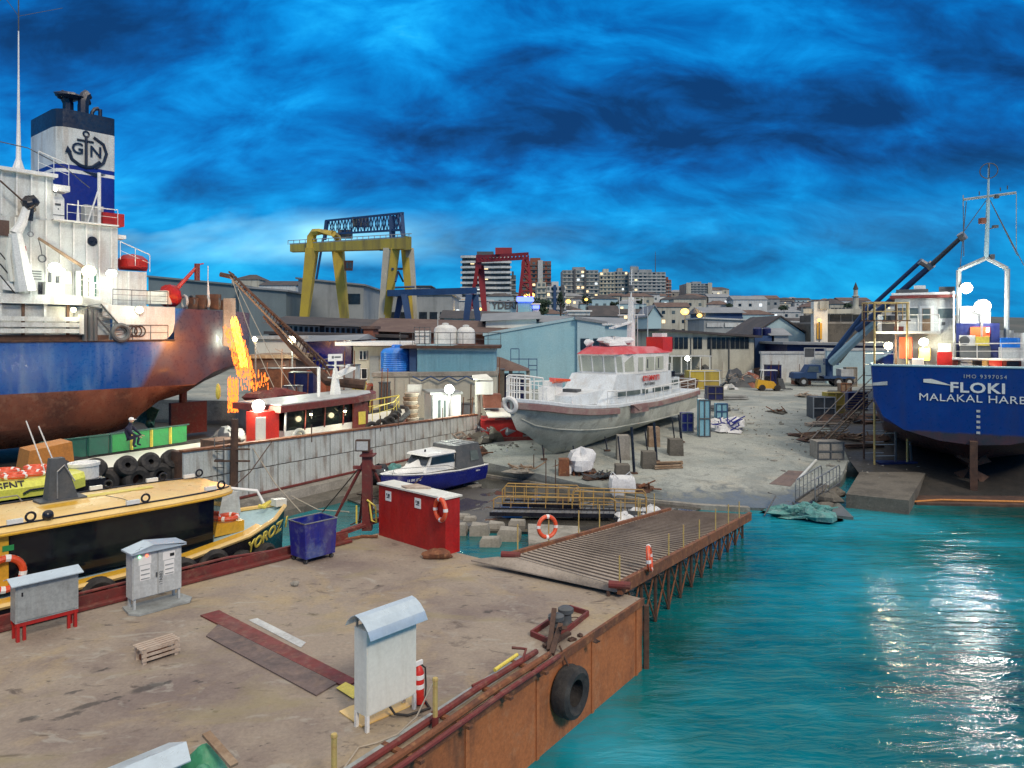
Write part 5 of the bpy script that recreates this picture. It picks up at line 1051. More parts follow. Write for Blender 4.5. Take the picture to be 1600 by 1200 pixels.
for i in range(7):
    p, q = g_[0].lerp(g_[1], i/7), g_[0].lerp(g_[1], (i+.9)/7); U = Vector((0, 0, .80))
    pn = MB().slab([p, q, q+U, p+U], TF.n*.05).build('bulwark_panel', 'green_bin' if i > 2 else 'green_dark', e, smooth=False)
    MB().beam(p, p+U*1.08, .10, .10, (1, 0, 0)).build('bulwark_rib', 'lemon' if i > 3 else 'green_dark', e)
MB().beam(g_[0]+Vector((0, 0, .85)), g_[1]+Vector((0, 0, .85)), .12, .06).build('bulwark_rail', 'green_dark', e)
MB(TF).blob((a0-2.6, -.6, 2.9), .7, 12, 8, .3, .7, 5, -.3).build('net_heap', 'dark_grey', e)
MB(TF).box(a0-4.2, -2.0, 2.5, a0-2.9, -.8, 3.1).build('deck_locker', 'dark_rust', e, smooth=False)
# ================================================================== BIG SHIP ON THE SLIP (left)
SF = Frame((-29.1, 42), (.643, .766))
def sz(py, px, b=0): a = SF.s(px, b); return SF.z(py, a, b)
zb = 7.5; zd2 = 9.65
def hull_mat():
    m = mat('ship_hull', (.005, .075, .33), .32, c2=(.01, .13, .42), s=.35, amt=.7, streak=(.30, .42, .5), sa=.35, ss=.7, bump=.15, bs=1.2, fine=.08)
    nt = m.node_tree; b = nt.nodes['Principled BSDF']; tc = [n for n in nt.nodes if n.type == 'TEX_COORD'][0]
    cur = b.inputs['Base Color'].links[0].from_socket
    rs = mat('ship_boot', (.27, .095, .05), .6)
    sp = N(nt, 'ShaderNodeSeparateXYZ'); nt.links.new(tc.outputs['Object'], sp.inputs[0])
    no = N(nt, 'ShaderNodeTexNoise', i_Scale=.45, i_Detail=7, i_Roughness=.65); nt.links.new(tc.outputs['Object'], no.inputs['Vector'])
    n2 = N(nt, 'ShaderNodeTexNoise', i_Scale=2.2, i_Detail=6, i_Roughness=.65); nt.links.new(tc.outputs['Object'], n2.inputs['Vector'])
    al = math_(nt, 'ADD', math_(nt, 'MULTIPLY', sp.outputs[0], SF.u.x), math_(nt, 'MULTIPLY', sp.outputs[1], SF.u.y))   # run along the hull
    red = mixc(nt, ramp(nt, no.outputs[0], [(.4, 0.0), (.62, 1.0)]), (.20, .075, .047), (.095, .045, .036))
    red = mixc(nt, math_(nt, 'MULTIPLY', ramp(nt, n2.outputs[0], [(.52, 0.0), (.66, 1.0)]), .5), red, (.27, .15, .10))
    prm = mixc(nt, ramp(nt, no.outputs[0], [(.4, 0.0), (.62, 1.0)]), (.10, .05, .06), (.045, .04, .075))
    d = math_(nt, 'ADD', al, math_(nt, 'MULTIPLY', math_(nt, 'SUBTRACT', sp.outputs[2], 6.0), -.55))
    d = math_(nt, 'ADD', d, math_(nt, 'MULTIPLY', no.outputs[0], .5))
    cur = mixc(nt, ramp(nt, math_(nt, 'MULTIPLY', math_(nt, 'SUBTRACT', d, 8.6), .5), [(.0, 0.0), (.25, 1.0)]), cur, prm)
    zl = math_(nt, 'ADD', sp.outputs[2], math_(nt, 'MULTIPLY', al, -.0))
    cur = mixc(nt, ramp(nt, math_(nt, 'MULTIPLY', math_(nt, 'SUBTRACT', 4.48, zl), 20), [(.0, 0.0), (.5, 1.0)]), cur, red)
    nt.links.new(cur, b.inputs['Base Color'])
hull_mat()
e = ship = empty('cargo_ship', SF(2, 6, .8), 'large blue and rust red cargo ship with white superstructure on the slip', 'ship')
B = 6.2
hs = []
for a, hb, zt, zk, fl in ((-16, B, zb, .7, .94), (-6, B, zb, .7, .94), (2, B, zb, .72, .92), (6, B, zb, .85, .84), (8.2, B, zb, 1.15, .66), (9.6, B-.05, zb, 2.5, .5), (11.5, B-.15, zb, 3.3, .48), (13, B-.4, zb, 4.0, .5), (14.5, B-.9, zb, 4.6, .55), (16, B-1.7, zb, 5.2, .6), (17, B-2.6, zb, 5.6, .6)):
    mid = 4.4 if zk < 4 else lerp(zk, zt, .35)
    q = [(hb, zt), (hb, lerp(mid, zt, .5)), (hb*.985, mid), (hb*lerp(fl, 1, .55), lerp(zk, mid, .45)), (hb*fl*.72, lerp(zk, mid, .10)), (.35, zk)]
    hs.append([(a, 6.2-b, z) for b, z in q]+[(a, 6.2+b, z) for b, z in reversed(q)])
h = MB(SF); h.loft(hs, True, True); ho = h.build('hull', 'ship_hull', e, ang=50, origin=SF(0, 0, 0))
# raised poop of the hull (aft of the white panel)
pp = MB(SF); R = []
for a, hb in ((10.0, B-.02), (11.5, B-.13), (13, B-.38), (14.5, B-.88), (16, B-1.68), (17, B-2.58)):
    R.append([(a, 6.2-hb, zb+.005), (a, 6.2-hb-.05, zd2-.02*(a-10)), (a, 6.2+hb+.05, zd2-.02*(a-10)), (a, 6.2+hb, zb+.005)])
pp.loft(R, True, True).build('poop_side', 'ship_hull', e, ang=40, origin=SF(0, 0, 0))
MB(SF).tube([SF.o*0+Vector((a, 6.2-hb-.03, zb)) for a, hb in ((-16, B), (8.5, B), (10, B))], .07).build('sheer_rail', 'dark_rust', e)
# white shell panel (rounded lower corner) and open side below the boat deck
sA, sB_ = SF.s(160), SF.s(273)
wp = MB(SF); pts = [(sA, 9.75), (sA, 9.0), (SF.s(176), 8.9), (SF.s(176), 7.52), (SF.s(250), 7.52), (SF.s(262), 7.62), (SF.s(270), 8.05), (sB_, 8.7), (sB_, 9.72)]
wp.slab([(a, -.03, z) for a, z in pts], (0, .08, 0)).build('shell_panel', 'white_paint', e, smooth=False)
MB(SF).box(-16, .35, zb-.05, SF.s(176), .45, 9.6).build('recess_wall', 'stucco_grey', e, smooth=False)
for o in e.children:
    if o.name.startswith('recess_wall'): o.data.materials[0] = MATS['light_grey']
MB(SF).box(-16, -.02, 9.70, SF.s(160), 1.2, 10.25).build('boat_deck', 'white_paint', e, smooth=False)
MB(SF).hexa([(SF.s(128), -.02, 9.70), (SF.s(180), -.02, 9.45), (SF.s(180), 1.2, 9.45), (SF.s(128), 1.2, 9.70)], [(SF.s(128), -.02, 10.26), (SF.s(180), -.02, 9.74), (SF.s(180), 1.2, 9.74), (SF.s(128), 1.2, 10.26)]).build('deck_apron', 'white_paint', e, smooth=False)
for px in (2, 38, 72, 108):
    a = SF.s(px); MB(SF).beam((a, .2, zb), (a, .2, 9.7), .14, .14, (1, 0, 0)).build('side_frame', 'dark_rust' if px in (38, 108) else 'white_paint', e)
# stowed gangway: long white slatted boom along the rail
zg0, zg1 = sz(521, 4), sz(492, 4)
for k in range(3):
    z0 = lerp(zg0, zg1, k/3)+.02; MB(SF).box(-16, -.28, z0, SF.s(126, -.3), -.05, z0+.26).build('stowed_gangway', 'white_paint' if k != 1 else 'light_grey', e, smooth=False)
MB(SF).box(SF.s(121), -.32, zg0-.05, SF.s(128), -.02, zg1+.1).build('gangway_end', 'white_paint', e, smooth=False)
MB(SF).box(-16, .0, zb, SF.s(170), .34, zg0-.1).build('deck_gear_shadow_bay', 'dark_rust', e, smooth=False)  # dark fill: shade of the deck gear bay put into its colour
bpy.data.objects['deck_gear_shadow_bay'].name = 'shadow_bay'
for i, px in enumerate((132, 141, 148)): MB(SF).bar((SF.s(px), -.02, zb), (SF.s(px), -.02, 9.4), .16, 7).build('vent_pipe', 'dark_grey', e)
# inclined ladder
p, q = Vector(SF.P(136, 478, -.1)), Vector(SF.P(182, 530, -.1))
l_ = MB(SF); l_.bar(p, q, .06, 5); l_.bar(p+Vector((.8, 0, .15)), q+Vector((.8, 0, .15)), .05, 5)
for k in range(9): c = p.lerp(q, k/9); l_.bar(c, c+Vector((.8, 0, .15)), .03, 4)
l_.build('inclined_ladder', 'dark_grey', e)
railing(SF, [(SF.s(178), -.05, 7.55), (SF.s(262), -.05, 7.55)], .95, 'dark_grey', e, 2, .03, 1.1)
railing(SF, [(SF.s(176), -.02, 9.76), (SF.s(262), -.02, 9.74)], 1.0, 'dark_grey', e, 3, .03, 1.0)
railing(SF, [(SF.s(120), -.02, 10.3), (SF.s(174), -.02, 9.9)], 1.0, 'white_paint', e, 3, .03, 1.2)
MB(SF).torus((SF.s(188), -.1, 8.0), .48, .16, (0, 1, 0), 18, 8).build('fairlead', 'dark_grey', e)
for px in (205, 212, 218): MB(SF).torus((SF.s(px), -.08, 8.1), .34, .04, (0, 1, 0), 16, 5).build('hose_reel', 'dark_rust', e)
# superstructure
hz0 = 9.6
def tier(px0, px1, b0, b1, z0, ztl, ztr, nm, m='white_paint', ribs=()):
    a0, a1 = (px0 if px0 < -5 else SF.s(px0, b0)), SF.s(px1, b0)
    MB(SF).hexa([(a0, b0, z0), (a1, b0, z0), (a1, b1, z0), (a0, b1, z0)], [(a0, b0, ztl), (a1, b0, ztr), (a1, b1, ztr), (a0, b1, ztl)]).build(nm, m, e, smooth=False)
    for px in ribs:
        a = SF.s(px, b0-.05); z1 = lerp(ztl, ztr, (a-a0)/(a1-a0)); MB(SF).beam((a, b0-.04, z0+.1), (a, b0-.04, z1-.02), .10, .08, (1, 0, 0)).build('wall_rib', 'white_clean', e)
    return a0, a1
zlo = SF.z(350, SF.s(130, .8), .8)
tier(-16, 184, .8, 10.5, hz0, zlo, zlo, 'house_wall', ribs=(24, 48, 72, 94, 115, 135, 155, 174))
zhi = SF.z(270, SF.s(50, .85), .85)
tier(-16, 83, .85, 9.5, zlo+.01, zhi, zhi, 'bridge_wall', ribs=(2, 26, 49, 72))
zl2 = SF.z(424, SF.s(208, 1.0), 1.0)
tier(184.5, 229, 1.0, 10, hz0-.6, zl2, zl2, 'after_house', ribs=(201,))
MB(SF).box(SF.s(82, .6), .4, zlo-.1+0.12, SF.s(184, .6), .79, zlo+.10).build('deck_lip', 'white_clean', e, smooth=False)
MB(SF).box(-16, .5, zhi-.12, SF.s(90, .6), .84, zhi+.08).build('deck_lip', 'white_clean', e, smooth=False)
pz = SF.z(290, SF.s(98, .6), .6)
MB(SF).box(SF.s(83, .5), .45, pz-.35, SF.s(109, .5), 2.2, pz-.0).build('bridge_wing', 'white_clean', e, smooth=False)
railing(SF, [(SF.s(60, .6), .6, zhi), (SF.s(108, .5), .55, pz+.02)], 1.3, 'white_clean', e, 2, .04, 1.1)
railing(SF, [(SF.s(104, .7), .6, zlo+.1), (SF.s(183, .7), .6, zlo+.1)], 1.0, 'white_clean', e, 2, .035, 1.2)
railing(SF, [(SF.s(186, .9), .7, zl2+.7), (SF.s(232, .9), .7, zl2+.0)], 1.15, 'white_clean', e, 2, .035, 1.0)
# door on the upper deck
dA, dB = SF.s(84, .7), SF.s(103, .7); z0, z1 = SF.z(344, dA, .7), SF.z(300, dA, .7)
dp = [(dA, z0), (dB, z0), (dB, z1-.3), (dB-.15, z1-.05), (dB-.4, z1), (dA+.05, z1)]
MB(SF).slab([(a, .95, z) for a, z in dp], (0, .1, 0)).build('door', 'white_clean', e, smooth=False)
MB(SF).box(dA+.15, .93, z1-.75, dB-.2, .945, z1-.62).box(dA+.3, .93, z1-1.0, dB-.3, .945, z1-.92).box(dA, .93, z1-1.35, dB, .945, z1-1.31).build('door_stencil', 'dark_grey', e, smooth=False)
# porthole, window, notices
c = Vector(SF.P(144, 377, .76)); MB(SF).lathe(tuple(c), [(.30, 0), (.30, .05), (.24, .06)], 18, (0, -1, 0)).build('porthole', 'black_paint', e)
a, b, z = SF.P(3, 356, .76); MB(SF).box(a-.5, .70, z-.45, a+.35, .745, z+.45).build('window', 'roof_brown', e, smooth=False)
a, b, z = SF.P(104, 434, .76); MB(SF).box(a-.28, .70, z-.40, a+.28, .745, z+.4).build('notice_board', 'cream_paint', e, smooth=False)
for k in range(4): a, b, z = SF.P(57, 424+k*4, .76); MB(SF).box(a-.25, .70, z-.04, a+.25, .745, z+.04).build('louvre', 'dark_grey', e, smooth=False)
a, b, z = SF.P(68, 455, .76); MB(SF).box(a-.3, .70, hz0+.3, a+.3, .745, z+.55).build('doorway', 'black_paint', e, smooth=False)
a, b, z = SF.P(80, 455, .5); MB(SF).box(a-.4, .2, hz0+.3, a+.65, .74, z+.5).build('deck_cabinet', 'light_grey', e, smooth=False)
MB(SF).bar((a-.1, .4, z+.5), (a-.1, .4, z+1.1), .08).bar((a+.3, .4, z+.5), (a+.3, .4, z+.9), .08).build('gear', 'dark_grey', e)
for px in (123, 134, 143): a = SF.s(px, .2); MB(SF).box(a-.13, .2, hz0+.6, a+.13, .4, hz0+2.2).build('pipe_guard', 'white_clean' if px != 134 else 'cream_paint', e, smooth=False)
MB(SF).box(SF.s(119, .5), .45, hz0+.5, SF.s(150, .5), .75, hz0+2.1).build('locker', 'green_dark', e, smooth=False)
# funnel
fb = 3.0; f0, f1 = SF.s(88, fb), SF.s(181, fb); zf0 = SF.z(196, SF.s(170, fb), fb); zbase = zlo
rcor = .8
def fun(z, sc_=1):
    P = []
    for (cx, cy, t0) in ((f0+rcor, fb+rcor, pi), (f1-.25, fb+.25, 1.5*pi), (f1-.25, fb+5.0, 0), (f0+rcor, fb+4.6, .5*pi)):
        rr = rcor if cx < f1-1 else .25
        for k in range(4): t = t0+k*pi/6; P.append((cx+rr*cos(t), cy+rr*sin(t), z))
    return P
ztop = SF.z(172, f0, fb); 
zw0 = SF.z(262, SF.s(140, fb), fb); zw1 = SF.z(205, SF.s(140, fb), fb)
for z0, z1, m, nm in ((zbase, zw0-.5, 'funnel_blue', 'funnel'), (zw0-.5, zw0-.28, 'white_clean', 'funnel_band'), (zw0-.28, zw0, 'funnel_blue', 'funnel_band'), (zw0, zw1, 'white_paint', 'funnel_band'), (zw1, zw1+1.15, 'funnel_cap', 'funnel_band')):
    if m not in MATS: mat(m, (.004, .018, .22) if m == 'funnel_blue' else (.006, .014, .04), .4, c2=(.006, .03, .27) if m == 'funnel_blue' else (.01, .03, .07), s=.6, amt=.6)
    q = [fun(z0), fun(z1)]; MB(SF).loft(q, True, True).build(nm, m, e, ang=25)
zc_ = zw1+1.15
for a, b, L, lean in ((f0+1.2, fb+1.5, 1.3, -.5), (f0+1.9, fb+.9, 1.5, .3), (f0+2.7, fb+1.6, .9, .4), (f1-1.6, fb+1.2, 1.2, .3), (f1-.6, fb+1.0, .7, 0)):
    big = a < f0+2.3
    MB(SF).tube([(a, b, zc_-.1), (a, b, zc_+L*.6), (a+lean*.4, b, zc_+L*.9), (a+lean, b, zc_+L)], .34 if big else .13, 8).build('exhaust_pipe', 'funnel_cap', e)
MB(SF).blob((f0+1.3, fb+1.4, zc_+1.25), .85, 12, 7, .15, .28, 3).build('exhaust_cowl', 'funnel_cap', e)
# funnel emblem: anchor with letters in a ring
ea = SF.s(137, fb); ez = SF.z(236, ea, fb); eb = fb-.03
em = MB(SF); em.bar((ea-.1, eb, ez-.95), (ea-.1, eb, ez+.9), .09, 6); em.torus((ea-.1, eb, ez+1.08), .17, .06, (0, 1, 0), 14, 5); em.bar((ea-.65, eb, ez+.62), (ea+.35, eb, ez+.62), .07, 6)
em.tube([(ea-1.15, eb, ez-.15), (ea-.95, eb, ez-.7), (ea-.5, eb, ez-1.0), (ea-.1, eb, ez-1.1), (ea+.3, eb, ez-1.0), (ea+.75, eb, ez-.6)], .11, 6)
em.slab([(ea-1.35, eb-.03, ez-.3), (ea-.95, eb-.03, ez-.25), (ea-1.2, eb-.03, ez+.12)], (0, .05, 0))
em.tube([(ea+.35, eb, ez+.95), (ea+.95, eb, ez+.6), (ea+1.15, eb, ez), (ea+.95, eb, ez-.65), (ea+.45, eb, ez-1.05)], .10, 6)
em.slab([(ea-.3, eb-.02, ez-1.35), (ea+1.1, eb-.02, ez-1.38), (ea+.5, eb-.02, ez-1.65)], (0, .04, 0)).build('funnel_emblem', 'funnel_cap', e)
text('G', 1.0, SF(ea-.62, eb-.02, ez+.02), SF.u, (0, 0, 1), 'funnel_cap', e, 'emblem_letter', .02, .02); text('N', 1.0, SF(ea+.48, eb-.02, ez-.02), SF.u, (0, 0, 1), 'funnel_cap', e, 'emblem_letter', .02, .02)
# mast and stays on the upper deck
a, b, z = SF.P(155, 270, .9); a2_, b2, z2 = SF.P(154, 348, .9)
MB(SF).bar((a, .9, zlo), (a, .9, z), .11, 8).bar((SF.s(136, .9), .9, zlo), (a, .9, lerp(zlo, z, .72)), .05, 6).build('signal_post', 'white_clean', e)
a = SF.s(146, 1.2); MB(SF).box(a-.5, 1.2, zlo+.1, a+.6, 1.9, zlo+1.3).build('deck_box', 'light_grey', e, smooth=False)
a = SF.s(178, .9); MB(SF).box(a-.7, .8, zlo+.1, a+.6, 1.6, zlo+.9).build('raft_canister', 'red_paint', e, smooth=False)
a = SF.s(122, .6); MB(SF).bar((a, .6, zlo), (a, .6, zlo+1.4), .10, 6, .03).build('vent_cone', 'white_clean', e)
# whip aerial on bridge top
c = Vector(SF.P(29, 266, 2.2)); 
MB(SF).lathe(tuple(c-Vector((0, 0, .6))), [(.55, 0), (.14, 1.3), (.08, 4.2), (.05, 6.5), (.035, 9.0)], 8).build('aerial_mast', 'white_clean', e)
MB(SF).bar(c+Vector((0, 0, 8)), c+Vector((0, 0, 14.5)), .035, 5).bar(c+Vector((0, 0, 9.3)), c+Vector((-1.6, 0, 11.3)), .018, 4).bar(c+Vector((0, 0, 9.3)), c+Vector((2.4, 0, 10.6)), .018, 4).build('aerial_whip', 'dark_grey', e)
MB(SF).tube([(-16, .7, zhi+2.6), (SF.s(50), .7, zhi+1.4), (SF.s(110), .8, zhi+.6), (SF.s(150), 1, zhi-.4)], .03, 5).build('stay_wire', 'dark_grey', e)
# lifeboat in red cover
l0 = SF.s(186, 1.6); l1 = SF.s(229, 1.6); zz = zl2+.05
MB(SF).loft([[(lerp(l0, l1, t), 1.6-1.0*w_, zz+.75), (lerp(l0, l1, t), 1.6-.9*w_, zz+.25), (lerp(l0, l1, t), 1.6, zz+.05), (lerp(l0, l1, t), 1.6+.9*w_, zz+.25), (lerp(l0, l1, t), 1.6+1.0*w_, zz+.75), (lerp(l0, l1, t), 1.6, zz+1.15*w_**.3)] for t, w_ in ((0, .25), (.15, .75), (.5, 1), (.85, .75), (1, .25))], True, True).build('lifeboat', 'red_paint', e)
MB(SF).box(SF.s(184, .9), .8, SF.z(372, SF.s(187), .8), SF.s(196, .9), 1.8, SF.z(366, SF.s(187), .8)).build('small_platform', 'white_clean', e, smooth=False)
# knuckle crane on the boat deck (white articulated arm, black head)
K = empty('deck_crane', SF(SF.s(40, -.2), .4, 10.25), 'white articulated deck crane with black sheave head on the big ship', 'crane')
def sp_(px, py, b=.1): return SF(*SF.P(px, py, b))
MB().tube([sp_(40, 455), sp_(30, 400), sp_(24, 365)], [.55, .42, .34], 8).build('column', 'white_clean', K)
MB().tube([sp_(24, 365), sp_(34, 350), sp_(43, 322)], [.30, .26, .22], 8).build('jib', 'white_clean', K)
MB().tube([sp_(16, 372), sp_(12, 400), sp_(18, 440)], [.16, .16, .14], 6).build('ram', 'cream_paint', K)
MB().blob(sp_(46, 318), .42, 10, 7, .2, 1, 3).bar(sp_(40, 312), sp_(56, 314), .10, 6).bar(sp_(47, 320), sp_(47, 345), .22, 7, .15).build('sheave_head', 'black_paint', K)
MB().bar(sp_(0, 282), sp_(40, 318), .05, 5).build('stay', 'dark_rust', K); MB().bar(sp_(48, 345), sp_(48, 362), .02, 4).torus(sp_(48, 366), .14, .03, SF.n, 12, 5).build('hook', 'steel', K)
MB().bar(sp_(35, 385), sp_(36, 392), .18, 8).build('red_drum', 'red_paint', K)
for y_ in (395, 412, 430): MB().bar(sp_(0, y_), sp_(28, y_+34), .035, 4).build('hydraulic_hose', 'black_paint', K)
MB().hexa([sp_(4, 452), sp_(24, 455), sp_(24, 455, 1), sp_(4, 452, 1)], [sp_(4, 438), sp_(19, 440), sp_(19, 440, 1), sp_(4, 438, 1)]).build('base_box', 'white_clean', K, smooth=False)
K = empty('provision_derrick', sp_(140, 428), 'slim tan provision derrick with a hook against the white wall', 'derrick')
MB().bar(sp_(142, 425, .0), sp_(60, 372, -.2), .12, 8, .08).build('boom', 'wood', K); MB().tube([sp_(60, 373, -.2), sp_(64, 388, -.2), sp_(66, 400, -.2)], .03, 5).torus(sp_(66, 404, -.2), .2, .04, SF.n, 14, 5).build('hook', 'dark_grey', K); MB().bar(sp_(60, 372, -.2), sp_(70, 378, -.2), .02, 4).build('guy', 'dark_grey', K)
# aft deck: red davit, winch, posts, hanging sheet
K = empty('deck_davit', sp_(268, 470, 1), 'red davit crane with raised arm on the stern of the big ship', 'crane')
MB().blob(sp_(266, 462, 1), .75, 12, 8, .15, .95, 2).build('winch_drum', 'red_paint', K); MB().bar(sp_(272, 456, 1), sp_(311, 413, 1), .16, 8, .10).build('arm', 'red_paint', K); MB().bar(sp_(308, 412, 1), sp_(308, 438, 1), .20, 8).build('arm_post', 'maroon', K); MB().cbox(sp_(246, 465, 1), (1.6, .8, .9)).build('machinery_box', 'cream_paint', K)
MB().bar(sp_(311, 413, 1), sp_(318, 412, 1), .05, 5).build('sheave', 'red_paint', K)
for i, (px, h_) in enumerate(((288, .8), (300, 1.0), (322, 1.1), (338, .7))):
    p = SF(SF.s(px, 1), 1.0, zd2); K = empty('mooring_winch', p, ['bollard pair nearest the red davit on the stern deck', 'dark winch frame behind the red davit', 'cluttered winch under the white post', 'low winch beside the hanging white sheet'][i], 'winch', 'stern deck winches')
    MB().torus(p+Vector((0, 0, .5)), .42, .10, SF.u, 14, 6).build('drum', 'dark_grey' if i % 2 else 'light_grey', K); MB().cbox(p+Vector((.5, .4, h_*.5)), (.6, .6, h_)).build('frame', 'dark_rust', K)
K = empty('signal_mast', sp_(325, 462, 1), 'slender white ensign staff on the stern of the big ship', 'mast'); MB().bar(sp_(326, 468, 1), sp_(325, 440, 1), .12, 6, .04).bar(sp_(325, 442, 1), sp_(325, 415, 1), .03, 5).build('staff', 'white_clean', K)
# rudder, propeller
MB(SF).box(12.6, 6.0, .3, 15.4, 6.4, 2.7).build('rudder', 'maroon', e, smooth=False)
MB(SF).bar((13.6, 6.2, 2.7), (13.6, 6.2, 4.6), .3, 8).build('rudder_stock', 'maroon', e)
K = MB(SF); 
for i in range(4):
    t = .5+i*pi/2; c_, s_2 = cos(t), sin(t)
    K.hexa([(11.2, 6.2+c_*.2-s_2*.25, 1.35+s_2*.2+c_*.25), (11.0, 6.2+c_*.2+s_2*.25, 1.35+s_2*.2-c_*.25), (10.75, 6.2+c_*1.3+s_2*.65, 1.35+s_2*1.3-c_*.65), (11.25, 6.2+c_*1.45-s_2*.5, 1.35+s_2*1.45+c_*.5)], [(11.28, 6.2+c_*.2-s_2*.25, 1.35+s_2*.2+c_*.25), (11.08, 6.2+c_*.2+s_2*.25, 1.35+s_2*.2-c_*.25), (10.8, 6.2+c_*1.3+s_2*.65, 1.35+s_2*1.3-c_*.65), (11.3, 6.2+c_*1.45-s_2*.5, 1.35+s_2*1.45+c_*.5)])
K.ball((11.1, 6.2, 1.35), .35).build('propeller', 'copper_green', e)
for i, a in enumerate((-6, -2, 2, 6, 9)):
    tag(MB(SF).box(a, 1.2, .1, a+1.6, 2.6, .9+.25*(a > 5)).build('keel_block', 'dark_concrete', smooth=False), ['timber keel block far forward under the big ship', 'second keel block under the big ship', 'keel block amidships under the big ship', 'keel block before the propeller', 'keel block beside the propeller'][i], 'block', 'blocks under the big ship')
# slip floor patch under the ship: hull shade put into its dark colour
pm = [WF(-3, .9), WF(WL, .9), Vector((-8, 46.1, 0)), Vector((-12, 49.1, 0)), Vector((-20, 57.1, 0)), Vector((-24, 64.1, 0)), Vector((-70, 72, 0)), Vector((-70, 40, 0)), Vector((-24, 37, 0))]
tag(MB().prism([tuple(v[:2]) for v in pm], -1, .10).build('slip_floor', 'slip_shade', smooth=False), kind='structure')
# hanging sheet + ladder conveyor at the stern
K = sp_(359, 470, -.6)
tag(MB().slab([sp_(350, 466, -.6), sp_(368, 466, -.6), sp_(369, 545, -.7), sp_(349, 540, -.7)], SF.n*.12).build('hanging_sheet', 'concrete', smooth=False), 'pale grey sheet hanging over the stern of the big ship', 'sheet')
e = empty('crane_jib', A(400, 500, 52), 'long lattice jib sloping down from the stern towards the quay', 'crane jib')
p, q = A(358, 431, 50), A(512, 592, 44)
r_ = random.Random(2)
for dz, dy in ((0, 0), (.55, 0), (.28, .5)): MB().bar(p+Vector((0, dy, dz*.5)), q+Vector((0, dy, dz*1.6)), .07, 6).build('chord', 'dark_rust' if dz else 'wood', e)
lc = MB()
for k in range(34):
    t = k/34; t2 = (k+1)/34; lc.bar(p.lerp(q, t)+Vector((0, 0, .0)), p.lerp(q, t2)+Vector((0, 0, .3+.6*t2)), .035, 4); lc.bar(p.lerp(q, t)+Vector((0, 0, .3+.6*t)), p.lerp(q, t2)+Vector((0, .5, .3)), .03, 4)
lc.build('lacing', 'dark_rust', e)
MB().bar(p+Vector((-.6, 0, .1)), p+Vector((.3, 0, -.1)), .16, 7).build('jib_head', 'dark_rust', e)
sb = MB().tube([q.lerp(p, .62)+Vector((0, 0, -.3)), q.lerp(p, .3)+Vector((0, 0, -.35)), q+Vector((0, 0, -.1)), q+Vector((2.2, 0, -.35))], [.08, .18, .32, .3], 8).build('cable_bundle', 'dark_rust', e)
for i, (a_, b_) in enumerate((((362, 435), (430, 610)), ((372, 450), (470, 625)), ((500, 560), (590, 690)), ((430, 545), (520, 560)))):
    tag(MB().tube([A(*a_, 47), (A(*a_, 47)+A(*b_, 44))/2-Vector((0, 0, .5)), A(*b_, 44)], .025, 5).build('guy_wire', 'rope'), ['guy wire from the jib head to the tug deck', 'second guy wire falling past the sparks', 'guy wire down to the tug wheelhouse', 'short guy wire along the lattice jib'][i], 'wire', 'guy wires of the jib')
# ---------------- sparks from the cutting work and their glow
rs = random.Random(9)
def sparks(nm, px0, px1, py0, py1, n, m, lean, s0, s1):
    sp = MB()
    for i in range(n):
        t = rs.random()**.8; px = lerp(px0, px1, rs.random())+lean*t; py = lerp(py0, py1, t); Y = 47+rs.uniform(-.5, .5)
        c = A(px, py, Y); r_ = rs.uniform(s0, s1); L = r_*rs.uniform(3, 16)
        sp.hexa([c+Vector((-r_, -r_, 0)), c+Vector((r_, -r_, 0)), c+Vector((r_, r_, 0)), c+Vector((-r_, r_, 0))], [c+Vector((-r_*.5, -r_*.5, L)), c+Vector((r_*.5, -r_*.5, L)), c+Vector((r_*.5, r_*.5, L)), c+Vector((-r_*.5, r_*.5, L))])
    return tag(sp.build(nm, m, smooth=False), 'shower of orange cutting sparks falling from the ship stern', 'sparks', kind='stuff')
sparks('sparks', 348, 376, 512, 592, 900, 'spark', 24, .007, .020)
sparks('sparks', 359, 371, 500, 575, 520, 'spark_hot', 17, .008, .024)
sparks('sparks', 356, 372, 592, 645, 420, 'spark', 0, .008, .022)
sparks('sparks', 375, 420, 585, 612, 60, 'spark', 0, .015, .03)
for px, py, pw in ((350, 532, 620), (365, 615, 120)):
    L = bpy.data.lights.new('spark_light', 'POINT'); L.energy = pw; L.color = (1, .35, .07); L.shadow_soft_size = .4; lo = bpy.data.objects.new('spark_light', L); COL.objects.link(lo); lo.location = A(px, py, 48.5)
tag(MB().blob(A(341, 612, 46), .16, 8, 6, .1, 3.0, 2).build('marker_float', 'lemon'), 'yellow float hanging beside the falling sparks', 'float')
# red awning below the sparks
tag(MB().blob(A(428, 622, 44), 1.1, 16, 9, .3, .45, 14, -.2, (1.5, .8)).build('covered_gear', 'maroon', ang=25), 'dark red canvas covered gear below the sparks', 'canvas')
